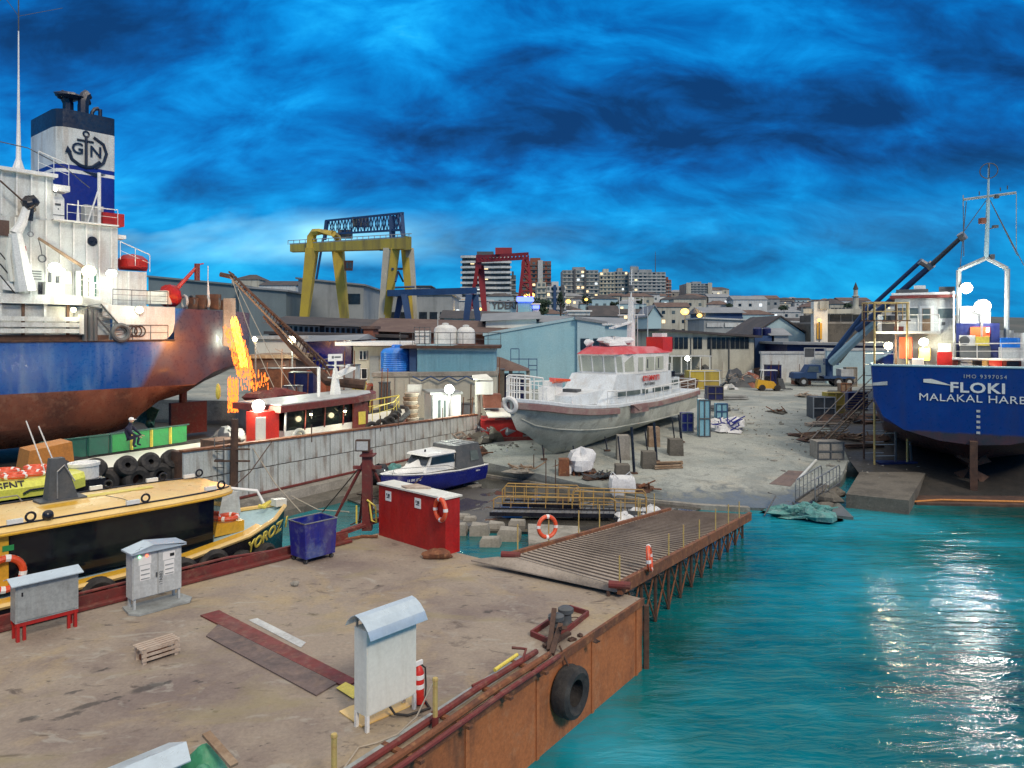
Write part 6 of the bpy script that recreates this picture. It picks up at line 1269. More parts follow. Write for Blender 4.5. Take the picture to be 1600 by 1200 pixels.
# ---------------- crouching person on the tug tyres
P = empty('person', A(200, 697, 33.2), 'person in dark navy jacket and pale cap crouching on the tug stern', 'person')
bo = A(200, 697, 33.2)
def skin_body(pts, edges, rad, name, m, parent):
    me = bpy.data.meshes.new(name); me.from_pydata([tuple(Vector(p)) for p in pts], edges, []); o = bpy.data.objects.new(name, me); COL.objects.link(o)
    md = o.modifiers.new('s', 'SKIN'); 
    for i, v in enumerate(me.skin_vertices[0].data): v.radius = (rad[i], rad[i]*.9); v.use_root = (i == 0)
    ms_ = o.modifiers.new('u', 'SUBSURF'); ms_.levels = 1; ms_.render_levels = 2
    me.materials.append(MATS[m]); o.location = W[parent.name]*0; o.parent = parent; W[o.name] = W[parent.name]; return o
pts = [(0, 0, .38), (.02, -.03, .62), (.08, -.05, .85), (.13, -.06, .97), (.16, -.07, 1.10), (.08, .14, .86), (.28, .20, .66), (.48, .12, .52), (.56, .08, .48), (.08, -.22, .84), (.30, -.26, .62), (.50, -.20, .48), (.58, -.17, .44), (.04, .12, .34), (.42, .18, .46), (.34, .18, .06), (.50, .18, .03), (.04, -.12, .34), (.42, -.2, .42), (.34, -.2, .04), (.50, -.2, .02)]
ed = [(0, 1), (1, 2), (2, 3), (3, 4), (2, 5), (5, 6), (6, 7), (7, 8), (2, 9), (9, 10), (10, 11), (11, 12), (0, 13), (13, 14), (14, 15), (15, 16), (0, 17), (17, 18), (18, 19), (19, 20)]
rad = [.17, .17, .16, .07, .10, .085, .06, .045, .035, .085, .06, .045, .035, .10, .085, .055, .05, .10, .085, .055, .05]
skin_body(pts, ed, rad, 'body', 'cloth_navy', P)
hd = MB(); hc_ = bo+Vector((.19, -.07, 1.17)); hd.ball(hc_, .105, 12, 9, 1.15); hd.bar(hc_+Vector((.09, 0, -.01)), hc_+Vector((.125, 0, -.02)), .018, 6); 
for s_ in (-1, 1): hd.ball(hc_+Vector((0, s_*.105, -.01)), .022, 6, 4, 1.3)
hd.build('head', 'skin', P)
MB().lathe(hc_+Vector((-.01, 0, .0)), [(.112, .02), (.112, .06), (.085, .11), (.02, .135)], 12).slab([hc_+Vector((.08, -.07, .03)), hc_+Vector((.19, -.05, .02)), hc_+Vector((.19, .05, .02)), hc_+Vector((.08, .07, .03))], (0, 0, .015)).build('cap', 'screen_white', P)
hn = MB()
for s_, hx, hy, hz in ((1, .56, .08, .48), (-1, .58, -.17, .44)):
    h0 = bo+Vector((hx, hy, hz)); hn.ball(h0+Vector((.04, 0, -.01)), .04, 8, 6, .6)
    for k in range(4): hn.tube([h0+Vector((.06, (k-1.5)*.018, 0)), h0+Vector((.11+.006*(k in (1, 2)), (k-1.5)*.02, -.01)), h0+Vector((.125, (k-1.5)*.02, -.045))], .009, 5)
    hn.tube([h0+Vector((.03, -s_*.035, 0)), h0+Vector((.07, -s_*.055, -.02))], .010, 5)
hn.build('hands', 'skin', P)
# ---------------- lamps on the ship and tug
lamp(85, 418, SF(SF.s(85, -.4), -.4).y, 130, 'lamp_cool', .50, (.95, 1, .85), 'bright flood lamp on the white house wall nearest the deck crane', aim=(.6, -.7, -.5))
lamp(95, 424, SF(SF.s(95, -.4), -.4).y, 50, 'lamp_cool', .36, (.95, 1, .85), 'smaller flood lamp paired with the bright one on the house wall', aim=(.6, -.7, -.5))
lamp(139, 424, SF(SF.s(139, -.6), -.6).y, 220, 'lamp_warm', .58, (1, .9, .65), 'largest yellowish flood lamp at the foot of the derrick', aim=(.5, -.8, -.3))
lamp(174, 427, SF(SF.s(174, -.4), -.4).y, 140, 'lamp_cool', .46, (.95, 1, .9), 'flood lamp at the after corner of the white house wall', aim=(.5, -.7, -.6))
lamp(218, 484, SF(SF.s(218, -.35), -.35).y, 45, 'lamp_warm', .34, (1, .95, .75), 'round lamp on the white shell panel of the stern', aim=(.4, -.9, -.1))
lamp(115, 484, SF(SF.s(115, -.1), -.1).y, 60, 'lamp_warm', .22, (1, .85, .5), 'warm lamp under the boat deck by the ladder', aim=(.4, -.9, -.3))
lamp(87, 296, SF(SF.s(87, .4), .4).y, 15, 'lamp_white', .14, (1, .95, .8), 'small lamp above the upper deck door', aim=(.4, -.9, -.3))
lamp(404, 634, TF(TF.s(404, -1.0), -1.0).y, 900, 'lamp_white', .45, (1, .92, .7), 'dazzling work lamp on the tug deck below the sparks', aim=(.2, -.95, .05), post=1.9)
lamp(456, 531, 55, 800, 'lamp_warm', .42, (.9, 1, .8), 'flood lamp on a post before the blue shed', aim=(.1, -.95, -.2), post=3.5)
lamp(398, 530, 53, 160, 'lamp_warm', .28, (1, .7, .35), 'warm lamp glowing beside the falling sparks', aim=(.0, -.95, -.2), post=3)
lamp(486, 647, TF(TF.s(486, -1.75), -1.75).y, 25, 'lamp_warm', .12, (1, .85, .5), 'small lamp under the tug roof edge nearest the casing', aim=(0, -.6, -.8))
lamp(539, 642, TF(TF.s(539, -1.75), -1.75).y, 25, 'lamp_warm', .13, (1, .85, .5), 'small lamp under the tug roof edge nearest the bow', aim=(0, -.6, -.8))
# ================================================================== BLUE SHIP (right), seen from astern
TR = Frame((23.1, 37), (.866, -.5))
def T(px, py, b=0): return TR(*TR.P(px, py, b))
fl = empty('coaster_ship', TR(0, 4, .5), 'blue coaster seen from astern with floodlit deck and white stern lettering', 'ship')
def fsec(b, q): return [(-h, b, z) for h, z in q]+[(h, b, z) for h, z in reversed(q)]
def floki_mat():
    m = mat('coaster_hull', (.003, .026, .19), .35, c2=(.005, .045, .26), s=.4, amt=.6, streak=(.02, .03, .12), sa=.4, ss=1, bump=.1, bs=1.5, fine=.06)
    nt = m.node_tree; b = nt.nodes['Principled BSDF']; tc = [n for n in nt.nodes if n.type == 'TEX_COORD'][0]
    cur = b.inputs['Base Color'].links[0].from_socket; sp = N(nt, 'ShaderNodeSeparateXYZ'); nt.links.new(tc.outputs['Object'], sp.inputs[0])
    no = N(nt, 'ShaderNodeTexNoise', i_Scale=1.1, i_Detail=6, i_Roughness=.65); nt.links.new(tc.outputs['Object'], no.inputs['Vector'])
    red = mixc(nt, ramp(nt, no.outputs[0], [(.4, 0.0), (.62, 1.0)]), (.07, .03, .035), (.035, .03, .035))
    al = math_(nt, 'ADD', math_(nt, 'MULTIPLY', sp.outputs[0], TR.n.x), math_(nt, 'MULTIPLY', sp.outputs[1], TR.n.y))
    zl = math_(nt, 'SUBTRACT', math_(nt, 'SUBTRACT', sp.outputs[2], 2.95), math_(nt, 'MULTIPLY', math_(nt, 'MINIMUM', al, 2.2), .45))
    nt.links.new(mixc(nt, ramp(nt, math_(nt, 'MULTIPLY_ADD', math_(nt, 'ADD', zl, math_(nt, 'MULTIPLY', math_(nt, 'SUBTRACT', no.outputs[0], .5), .25)), -8, .5), [(0.0, 0.0), (1.0, 1.0)]), cur, red), b.inputs['Base Color'])
floki_mat()
secs = [(0, [(4.6, 6.25), (4.5, 4.6), (4.05, 3.6), (3.1, 2.95), (1.5, 2.5), (.12, 2.38)]), (1.5, [(4.75, 6.22), (4.62, 4.2), (4.05, 3.0), (2.8, 2.3), (1.1, 1.9), (.12, 1.3)]), (3.5, [(4.85, 6.2), (4.75, 4), (4.2, 2.5), (2.7, 1.7), (.8, 1.3), (.12, .55)]), (6, [(4.9, 6.2), (4.85, 3.9), (4.4, 2.2), (2.9, 1.35), (.9, 1.1), (.12, .75)]), (10, [(4.9, 6.2), (4.9, 3.9), (4.7, 2.2), (4.0, 1.6), (1.5, 1.35), (.12, 1.25)]), (20, [(4.9, 6.3), (4.9, 4), (4.8, 2.6), (4.3, 2.2), (2, 2.15), (.12, 2.15)]), (38, [(4.9, 6.6), (4.9, 4), (4.8, 2.8), (4.3, 2.4), (2, 2.35), (.12, 2.35)]), (48, [(.3, 8.2), (.25, 4), (.2, 3.4), (.15, 3), (.1, 2.8), (.05, 2.7)])]
MB(TR).loft([fsec(b, q) for b, q in secs], True).build('hull', 'coaster_hull', fl, ang=35, origin=TR(0, 0, 0))
MB(TR).tube([(-4.9, 20, 6.35), (-4.9, 6, 6.24), (-4.75, 1.5, 6.26), (-4.6, 0, 6.29), (4.6, 0, 6.29), (4.85, 3.5, 6.24)], .06).build('bulwark_rail', 'pale_blue', fl)
MB(TR).box(-4.5, .1, 5.3, 4.5, 30, 5.4).build('deck', 'dark_rust', fl, smooth=False)
tw = TR.s(1527); text('FLOKI', .70, TR(tw, -.03, TR.z(607, tw)), TR.u, (0, 0, 1), 'white_clean', fl, 'name_lettering', .012, .018, 1.2, 1.08)
tw = TR.s(1534); text('MALAKAL HARBOR', .53, TR(tw, -.03, TR.z(624, tw)), TR.u, (0, 0, 1), 'white_clean', fl, 'port_lettering', .012, 0, 1.15, 1.06)
tw = TR.s(1539); text('IMO 9397054', .27, TR(tw, -.03, TR.z(589, tw)), TR.u, (0, 0, 1), 'light_grey', fl, 'number_lettering', .008, 0, .95, 1.3)
for k in range(5): tw = TR.s(1529); MB(TR).box(tw-.09, -.03, 2.95+k*.27, tw+.07, -.002, 3.07+k*.27).build('draught_mark', 'light_grey', fl, smooth=False) if True else None
a = TR.s(1375); MB(TR).slab([(a-.35, -.02, 5.2), (a+.35, -.02, 5.25), (a+.35, -.02, 5.45), (a-.35, -.02, 5.35)], (0, -.02, 0)).build('fairlead_plate', 'light_grey', fl, smooth=False)
a = TR.s(1462); MB(TR).slab([(a-.55, -.02, 5.45), (a+.75, -.02, 5.32), (a+.3, -.02, 5.48), (a-.2, -.02, 5.64), (a-.55, -.02, 5.62)], (0, -.02, 0)).build('stern_fairlead', 'cream_paint', fl, smooth=False)
MB(TR).box(-.16, -.55, -.4, .16, .55, 2.6).build('rudder', 'dark_rust', fl, smooth=False)
pr = MB(TR); 
for k in range(4): t = k*pi/2+.5; pr.hexa([(cos(t)*.1, 1.1, 1.1+sin(t)*.1), (cos(t+.3)*.2, 1.2, 1.1+sin(t+.3)*.2), (cos(t+.5)*.85, 1.3, 1.1+sin(t+.5)*.85), (cos(t-.1)*.9, 1.1, 1.1+sin(t-.1)*.9)], [(cos(t)*.1, 1.15, 1.1+sin(t)*.1), (cos(t+.3)*.2, 1.25, 1.1+sin(t+.3)*.2), (cos(t+.5)*.85, 1.35, 1.1+sin(t+.5)*.85), (cos(t-.1)*.9, 1.15, 1.1+sin(t-.1)*.9)])
pr.ball((0, 1.2, 1.1), .2).build('propeller', 'dark_rust', fl)
def fbox(px0, px1, y0, y1, b, d, m, nm, par=fl):
    a0, a1 = TR.s(px0, b), TR.s(px1, b); am = (a0+a1)/2
    return MB(TR).box(a0, b, TR.z(y1, am, b), a1, b+d, TR.z(y0, am, b)).build(nm, m, par, smooth=False)
# deckhouse tiers
HB = 6.0
fbox(1396, 1700, 520, 590, HB, 8, 'white_paint', 'house_lower'); fbox(1398, 1492, 466, 519.5, HB, 6, 'white_paint', 'house_upper')
fbox(1390, 1494, 461, 465.6, HB-.5, 7, 'maroon', 'roof_edge'); fbox(1393, 1492, 457, 460.8, HB-.4, 6.6, 'white_clean', 'roof_top')
fbox(1400, 1450, 452, 456.8, HB, 2, 'dark_grey', 'roof_gear'); fbox(1467, 1492, 448, 456.5, HB, 2, 'dark_grey', 'roof_gear'); fbox(1428, 1446, 446, 451.8, HB+.5, .8, 'white_clean', 'roof_locker')
for px0, px1, y0, y1, m in ((1402, 1415, 481, 496, 'glass_grey'), (1421, 1434, 481, 497, 'glass_grey'), (1466, 1492, 482, 497, 'glass_grey')):
    w_ = fbox(px0, px1, y0, y1, HB-.04, .035, m, 'window'); fbox(px0-1, px1+1, y0-1.6, y0-.1, HB-.08, .07, 'white_clean', 'window_frame', w_) 
fbox(1437, 1459, 478, 519, HB-.12, .1, 'pearl', 'door_frame'); d_ = fbox(1441, 1454, 482, 517, HB-.16, .035, 'wood', 'door'); fbox(1442, 1453, 483, 498, HB-.2, .035, 'glass_grey', 'door_window', d_)
fbox(1397, 1412, 510, 518, HB-.06, .05, 'maroon', 'nameboard'); fbox(1471, 1491, 515, 532, HB-.06, .05, 'light_grey', 'notice_frame'); fbox(1472, 1477, 503, 508, HB-.06, .05, 'dark_grey', 'lamp_box')
fbox(1561, 1584, 516, 530, HB-.06, .05, 'light_grey', 'notice_frame')
fbox(1419, 1421.5, 470, 570, HB-1.2, .14, 'light_grey', 'stay_pole'); fbox(1489, 1492, 455, 575, HB-1.4, .16, 'white_clean', 'stay_pole')
# funnel block, upper aft deck and gear
fbox(1494, 1562, 505, 560, 4.5, 2.2, 'navy', 'funnel_block'); fbox(1500, 1548, 478, 506, 5.0, 1.8, 'light_grey', 'vent_housing'); fbox(1516, 1547, 511, 526, 4.35, .1, 'orange_red', 'red_panel'); fbox(1541, 1546, 512, 520, 4.28, .05, 'white_clean', 'red_panel_notice')
fbox(1488, 1604, 560.5, 563, 2.6, 3.2, 'white_clean', 'poop_deck')
ac = fbox(1499, 1524, 524, 540, 3.6, .7, 'white_clean', 'aircon_unit'); a = TR.s(1507, 3.58); MB(TR).lathe((a, 3.59, TR.z(532, a, 3.58)), [(.25, 0), (.25, .03), (.2, .04)], 14, (0, -1, 0)).build('fan', 'dark_grey', ac)
fbox(1524.5, 1546, 526, 540, 3.5, .7, 'lemon', 'yellow_box'); fbox(1500, 1548, 540.3, 560, 3.6, .9, 'dark_grey', 'machinery_crate')
fbox(1564, 1594, 528, 543, 3.4, .9, 'tank_blue', 'blue_crate'); fbox(1562, 1598, 543.3, 560, 3.4, 1, 'light_grey', 'crate_base')
fbox(1405, 1425, 527, 560, 4.5, 1, 'orange_red', 'raft_stack'); fbox(1436, 1453, 544, 563, 4.2, 1, 'lemon', 'yellow_locker'); fbox(1425, 1443, 561, 580, 2.6, .8, 'screen_white', 'white_crate'); fbox(1464, 1488, 550, 580, 3.5, .9, 'red_paint', 'red_locker'); fbox(1466, 1486, 537, 549.6, 3.7, .7, 'white_clean', 'white_tank')
fbox(1488, 1497, 563.3, 583, 2.9, 1.2, 'maroon', 'aft_cabin_side'); fbox(1545, 1566, 563.3, 584, 2.9, 1.2, 'red_paint', 'aft_cabin'); fbox(1566.5, 1596, 563.3, 585, 2.95, 1.2, 'maroon', 'aft_cabin'); fbox(1573, 1592, 565, 585, 2.85, .08, 'black_paint', 'cabin_doorway'); fbox(1535, 1544.6, 563.3, 583, 3.2, .8, 'pale_yellow', 'lit_doorway')
st_ = MB(TR)
for k in range(5): a0, a1 = TR.s(1501, 2.4+k*.15), TR.s(1519, 2.4+k*.15); st_.box(a0, 2.4+k*.15, TR.z(583-k*4.4, 0, 2.6)-.04, a1, 2.7+k*.15, TR.z(583-k*4.4, 0, 2.6)+.06)
st_.build('deck_stair', 'white_clean', fl, smooth=False)
railing(TR, [(TR.s(1490, 2.6), 2.6, TR.z(560.5, TR.s(1490, 2.6), 2.6)), (TR.s(1603, 2.6), 2.6, TR.z(560.5, TR.s(1600, 2.6), 2.6))], .8, 'white_clean', fl, 2, .03, 1.2)
railing(TR, [(-4.5, 6, 8.1), (-4.5, 3.2, 8.1), (-1.5, 3.2, 8.1)], .9, 'white_clean', fl, 2, .03, .9); MB(TR).box(-4.6, 3.1, 7.95, -1.4, 6, 8.08).build('side_platform', 'white_clean', fl, smooth=False)
for i in range(6): MB(TR).blob((-3.9+i*.55, 1.0+.3*(i % 2), 5.7), .32, 8, 6, .4, .9, i).build('deck_gear', ['dark_rust', 'dark_grey', 'orange_paint'][i % 3], fl)
MB(TR).blob((-3.6, 5.2, 9.0), .38, 10, 7, .1).build('searchlight', 'dark_grey', fl)
# gantry mast
b_ = 5.2
def mp(px, py): return T(px, py, b_)
gmx = MB(); gmx.bar(mp(1498, 560), mp(1498, 422), .13, 8).bar(mp(1498, 422), mp(1541, 403), .12, 8).bar(mp(1541, 403), mp(1574, 420), .12, 8).bar(mp(1574, 420), mp(1572, 560), .13, 8); gmx.build('mast_frame', 'grey_paint', fl)
MB().bar(mp(1541, 403), mp(1544, 312), .12, 8, .09).bar(mp(1544, 312), mp(1545, 262), .07, 7, .04).build('mast_pole', 'pale_blue', fl)
MB().bar(mp(1505, 312), mp(1588, 301), .07, 6).bar(mp(1505, 305), mp(1505, 322), .03, 5).bar(mp(1588, 301), mp(1588, 390), .02, 4).build('yard', 'grey_paint', fl)
for px, py in ((1530, 305), (1563, 299), (1574, 296)): MB().bar(mp(px, py), mp(px, py-6), .03, 5).build('yard_stub', 'dark_grey', fl)
MB().torus(mp(1545, 267), .42, .03, TR.n, 22, 5).torus(mp(1545, 267), .42, .03, TR.u, 22, 5).build('loop_aerial', 'dark_grey', fl)
for a_, b2 in (((1541, 313), (1505, 363)), ((1547, 313), (1600, 415)), ((1547, 313), (1590, 400)), ((1505, 322), (1506, 400)), ((1510, 315), (1500, 420))): MB().bar(mp(*a_), mp(*b2), .022, 4).build('stay', 'dark_grey', fl)
fb_ = MB().cbox(mp(1536, 345), (.35, .3, .3)).build('radar_box', 'brick', fl); MB().cbox(mp(1555, 354), (.25, .2, .15)).bar(mp(1544, 358), mp(1556, 355), .03, 5).cbox(mp(1557, 307), (.2, .2, .2)).cbox(mp(1550, 401), (.2, .2, .25)).build('mast_lamp_case', 'dark_grey', fl)
# slab, ledge and hose by the slip of the blue ship
P = [G(1348, 730, .62), G(1446, 739, .62), G(1420, 782, .62), G(1322, 772, .62)]
tag(MB().slab(P, (0, 0, -1.6)).build('mooring_slab', 'dark_concrete', smooth=False), 'thick weathered concrete slab jutting into the water before the blue coaster', 'slab')
tag(MB().slab([G(1432, 786, .1), G(1640, 790, .1), G(1640, 775, .1), G(1432, 774, .1)], (0, 0, -.8)).build('slip_ledge', 'dark_rust', smooth=False), 'rusty ledge at the waterline below the coaster stern', 'ledge')
tag(MB().tube([G(1330, 786, .05), G(1345, 792, .04), G(1375, 794, .04), G(1400, 791, .05), G(1425, 784, .1), G(1470, 781, .16), G(1600, 784, .14)], .05).build('floating_hose', 'orange_paint'), 'thin pinkish hose floating along the slab and ledge', 'hose')
tag(MB(TR).box(-.6, 5, .3, .6, 30, 1.0).build('slip_keel_blocks', 'dark_concrete', smooth=False), 'line of dark keel blocks under the blue coaster', 'block')
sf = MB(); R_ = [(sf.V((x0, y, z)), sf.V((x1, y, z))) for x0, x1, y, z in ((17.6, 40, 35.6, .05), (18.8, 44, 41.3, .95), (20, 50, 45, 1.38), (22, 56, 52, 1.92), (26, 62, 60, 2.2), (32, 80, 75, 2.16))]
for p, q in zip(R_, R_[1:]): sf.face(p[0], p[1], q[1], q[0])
tag(sf.build('slip_floor', 'slip_shade', smooth=False), kind='structure')  # shade below the coaster hull painted as a dark floor
# scaffold access tower beside it
TS = Frame((A(1362, 690, 41)[0], 40.4), (1, .1))
e = empty('scaffold_tower', TS(.6, .6, 1.4), 'tall pale yellow scaffold stair tower against the blue coaster', 'scaffold')
def sA_(px): return (px-800)/F_*TS.o.y-TS.o.x
zt = A(0, 500, 40.6).z; zg = gz(0, 41)
for a_ in (-.15, 1.75):
    for b2 in (0, 1.0): MB(TS).bar((a_, b2, zg-.2), (a_, b2, zt+(.9)), .055, 6).build('upright', 'post_yellow' if b2 == 0 else 'dark_rust', e)
for k in range(11):
    z = zg+.4+k*.62; MB(TS).bar((-.15, 0, z), (1.0, .0, z), .025, 5).bar((-.15, 1, z), (1.0, 1, z), .025, 5).build('rung', 'light_grey', e)
MB(TS).box(-.25, -.1, zt-.06, 1.9, 1.2, zt).build('platform', 'dark_rust', e, smooth=False)
railing(TS, [(-.2, 0, zt), (1.85, 0, zt), (1.85, 1.1, zt), (-.2, 1.1, zt), (-.2, 0, zt)], .95, 'post_yellow', e, 2, .04, .7)
MB(TS).box(.1, -.1, zg-.1, 2.3, 1.2, zg+.05).build('base_plate', 'navy', e, smooth=False)
MB(TS).tube([(1.2, .2, zg), (1.2, .2, 3.7), (2.0, .3, 3.4), (2.2, .3, zg)], .07).build('hand_frame', 'dark_grey', e)
# lamps of the coaster
lamp(1510, 450, TR(TR.s(1510, 5), 5).y, 200, 'lamp_flood', .46, (1, .97, .85), 'upper flood lamp on the mast frame of the blue coaster', aim=(-.4, -.85, -.3))
lamp(1535, 479, TR(TR.s(1535, 4.2), 4.2).y, 500, 'lamp_white', .62, (1, .97, .88), 'largest flood lamp of the blue coaster aimed at the water', aim=(-.35, -.85, -.35), post=2.5)
lamp(1388, 540, 41.5, 300, 'lamp_warm', .34, (1, .88, .55), 'yellow flood lamp on the stern corner beside the scaffold', aim=(-.3, -.9, -.2))
lamp(1443, 534, TR(TR.s(1443, 3.9), 3.9).y, 300, 'lamp_white', .36, (1, .93, .7), 'flood lamp over the yellow locker on the coaster', aim=(-.3, -.85, -.4))
lamp(1548, 574, TR(TR.s(1540, 2.5), 2.5).y, 40, 'lamp_warm', .10, (1, .7, .35), 'small lamp at the lit doorway of the coaster', aim=(-.3, -.9, -.1))
# ================================================================== YARD OBJECTS
def YG(px, py):
    """ground point under a picture column/row, following the slope"""
    for k in range(2000):
        Y = 30+k*.1; z = max(.1, gz(0, Y))
        if HZ+(CH-z)*F_/Y <= py: return Vector(((px-800)/F_*Y, Y, z))
    return Vector(((px-800)/F_*200, 200, 2.1))
# ---- truck crane with long boom
c = YG(1285, 604); cx, cy, cz = c
e = empty('truck_crane', c, 'dark blue flatbed truck with a long raised crane boom', 'truck')
C_ = Frame((cx, cy), (1, -.12)); L = 6.2
def w8(a, b, r=.5): 
    w_ = MB(C_).lathe((a, b, cz+r), [(r*.6, -.14), (r, -.12), (r, .12), (r*.6, .14)], 16, (0, 1, 0)).build('wheel', 'rubber', e); MB(C_).lathe((a, b-.15, cz+r), [(r*.5, 0), (r*.45, .02)], 12, (0, -1, 0)).build('rim', 'light_grey', w_)
for a in (-2.0, 1.7, 2.8):
    for b in (0, 1.9): w8(a, b)
MB(C_).box(-2.9, .1, cz+.6, 3.3, 1.9, cz+.85).build('chassis', 'black_paint', e, smooth=False)
MB(C_).box(.2, .0, cz+.86, 3.4, 2.0, cz+1.1).build('flatbed', 'crane_blue', e, smooth=False)
MB(C_).hexa([(-3.1, -.02, cz+.86), (-.6, -.02, cz+.86), (-.6, 2.0, cz+.86), (-3.1, 2.0, cz+.86)], [(-3.0, -.02, cz+1.45), (-.6, -.02, cz+1.55), (-.6, 2.0, cz+1.55), (-3.0, 2.0, cz+1.45)]).build('bonnet', 'crane_blue', e, smooth=False)
MB(C_).hexa([(-1.9, 0, cz+1.5), (-.1, 0, cz+1.5), (-.1, 1.98, cz+1.5), (-1.9, 1.98, cz+1.5)], [(-1.4, .1, cz+2.35), (-.15, .1, cz+2.35), (-.15, 1.9, cz+2.35), (-1.4, 1.9, cz+2.35)]).build('cab', 'crane_blue', e, smooth=False)
MB(C_).slab([(-1.6, -.02, cz+1.6), (-.4, -.02, cz+1.6), (-.4, .06, cz+2.2), (-1.35, .06, cz+2.2)], (0, -.03, 0)).build('side_window', 'glass_grey', e, smooth=False)
MB(C_).bar((1.0, 1.0, cz+1.0), (1.0, 1.0, cz+2.6), .4, 10).cbox((1.2, 1.0, cz+2.7), (1.4, .9, .7)).build('slew_base', 'crane_blue', e)
MB(C_).box(-1.6, .5, cz+2.7, .4, 1.6, cz+4.0).build('operator_cage', 'light_grey', e, smooth=False)
for o in [x for x in e.children if x.name.startswith('operator_cage')]: bpy.data.objects.remove(o)
cg = MB(C_)
for a in (-1.7, -.6, .5): cg.bar((a, .8, cz+2.4), (a, .8, cz+4.2), .04, 5)
for z in (cz+2.6, cz+4.2): cg.bar((-1.7, .8, z), (.5, .8, z), .04, 5)
cg.build('cage_frame', 'light_grey', e); MB(C_).slab([(-1.7, .85, cz+3.2), (-.65, .85, cz+3.2), (-.65, .85, cz+4.15), (-1.7, .85, cz+4.15)], (0, .03, 0)).build('cage_screen', 'dark_grey', e, smooth=False)
k0 = A(1292, 572, cy); bm0 = A(1300, 566, cy); k1 = A(1375, 495, cy-6); k2 = A(1447, 405, cy-12); k3 = A(1505, 368, cy-16)
m1 = A(1372, 478, cy-6.5)
MB().bar(bm0, k1, .48, 8, .40).build('boom_base', 'pale_blue', e); MB().bar(A(1296, 560, cy+.2), A(1360, 478, cy-5), .30, 8, .3).bar(A(1352, 488, cy-5), A(1440, 407, cy-12), .22, 8, .20).build('boom_upper', 'crane_blue', e)
MB().bar(A(1340, 515, cy-3.8), A(1455, 415, cy-12.5), .34, 8, .27).build('boom_section', 'crane_blue', e); MB().bar(A(1452, 417, cy-12.3), k3, .24, 8, .2).build('boom_tip_section', 'dark_grey', e)
MB().bar(A(1437, 408, cy-12), A(1447, 414, cy-12), .30, 8).bar(A(1500, 365, cy-16), A(1507, 374, cy-16), .34, 8).bar(A(1449, 411, cy-12.4), A(1457, 419, cy-12.5), .36, 8).build('boom_collar', 'steel', e)
MB().bar(A(1312, 566, cy-.4), A(1350, 517, cy-4.2), .14, 7).build('lift_ram', 'steel', e)
MB(C_).box(2.0, .1, cz+1.12, 3.3, 1.9, cz+1.9).build('side_lockers', 'light_grey', e, smooth=False)
# ---- forklift
c = YG(1203, 611); e = empty('forklift', c, 'small yellow forklift with dark mast facing the truck', 'forklift'); K = Frame(c, (1, -.1))
for a in (-.75, .75):
    for b in (0, 1.0): w_ = MB(K).lathe((a, b, c.z+.32), [(.18, -.12), (.32, -.1), (.32, .1), (.18, .12)], 14, (0, 1, 0)).build('wheel', 'rubber', e)
MB(K).hexa([(-1.3, 0, c.z+.25), (.9, 0, c.z+.25), (.9, 1, c.z+.25), (-1.3, 1, c.z+.25)], [(-1.15, 0, c.z+1.15), (.4, 0, c.z+.95), (.4, 1, c.z+.95), (-1.15, 1, c.z+1.15)]).build('body', 'yellow_paint', e, smooth=False)
MB(K).hexa([(.9, .1, c.z+.2), (1.6, .1, c.z+.2), (1.6, .9, c.z+.2), (.9, .9, c.z+.2)], [(.85, .1, c.z+1.3), (1.3, .1, c.z+1.25), (1.3, .9, c.z+1.25), (.85, .9, c.z+1.3)]).build('carriage', 'dark_grey', e, smooth=False)
for b in (.2, .8): MB(K).bar((1.0, b, c.z+.1), (1.0, b, c.z+2.1), .07, 5).build('mast_rail', 'black_paint', e); MB(K).box(1.3, b-.06, c.z+.15, 2.3, b+.06, c.z+.22).build('fork', 'black_paint', e)
for a in (-.9, .75):
    for b in (.05, .95): MB(K).bar((a, b, c.z+.95), (a*.8, b, c.z+2.05), .04, 5).build('guard_post', 'black_paint', e)
MB(K).box(-.85, 0, c.z+2.05, .75, 1, c.z+2.12).build('overhead_guard', 'white_clean', e, smooth=False); MB(K).box(-.4, .3, c.z+1.0, .1, .7, c.z+1.5).build('seat', 'black_paint', e, smooth=False)
def crate(px, py, wpx, hpx, m, label, name='crate', cat='crate', group=None, d=None, frame=None):
    c = YG(px, py); w_ = wpx/F_*c.y; h = hpx/F_*c.y; d = d or w_*.8
    e = empty(name, c, label, cat, group); MB().box(c.x-w_/2, c.y, c.z, c.x+w_/2, c.y+d, c.z+h).build('box', m, e, smooth=False)
    fr_ = frame or 'dark_grey'; f_ = MB()
    for x in (c.x-w_/2, c.x, c.x+w_/2): f_.beam((x, c.y-.03, c.z), (x, c.y-.03, c.z+h), .07, .06, (1, 0, 0))
    for z in (c.z+.05, c.z+h*.5, c.z+h): f_.beam((c.x-w_/2, c.y-.05, z), (c.x+w_/2, c.y-.05, z), .05, .07)
    f_.build('frame', fr_, e, smooth=False); return e
crate(1288, 655, 34, 34, 'dark_grey', 'dark steel stillage at the yard edge behind the ladders', frame='light_grey', group='crates along the slip edge')
crate(1306, 652, 26, 38, 'crane_yellow', 'yellow framed cage standing beside the dark stillage', frame='post_yellow', group='crates along the slip edge')
crate(1322, 625, 16, 26, 'wood', 'wooden crate behind the yellow framed cage', frame='rust', group='crates along the slip edge')
crate(1340, 640, 30, 26, 'navy', 'deep blue crate under the stern beside the scaffold', frame='navy', group='crates along the slip edge')
crate(1331, 604, 16, 30, 'concrete', 'tall pale pallet stack by the scaffold tower', frame='rope', group='crates along the slip edge')
crate(1298, 719, 40, 28, 'concrete', 'concrete block pair at the corner of the slipway', name='concrete_block', cat='block', frame='dark_grey')
crate(1128, 655, 17, 24, 'sky_blue', 'teal drum box standing alone on the yard', frame='crane_blue', group='boxes beside the pilot boat')
bpy.data.objects['box'].name = 'box'
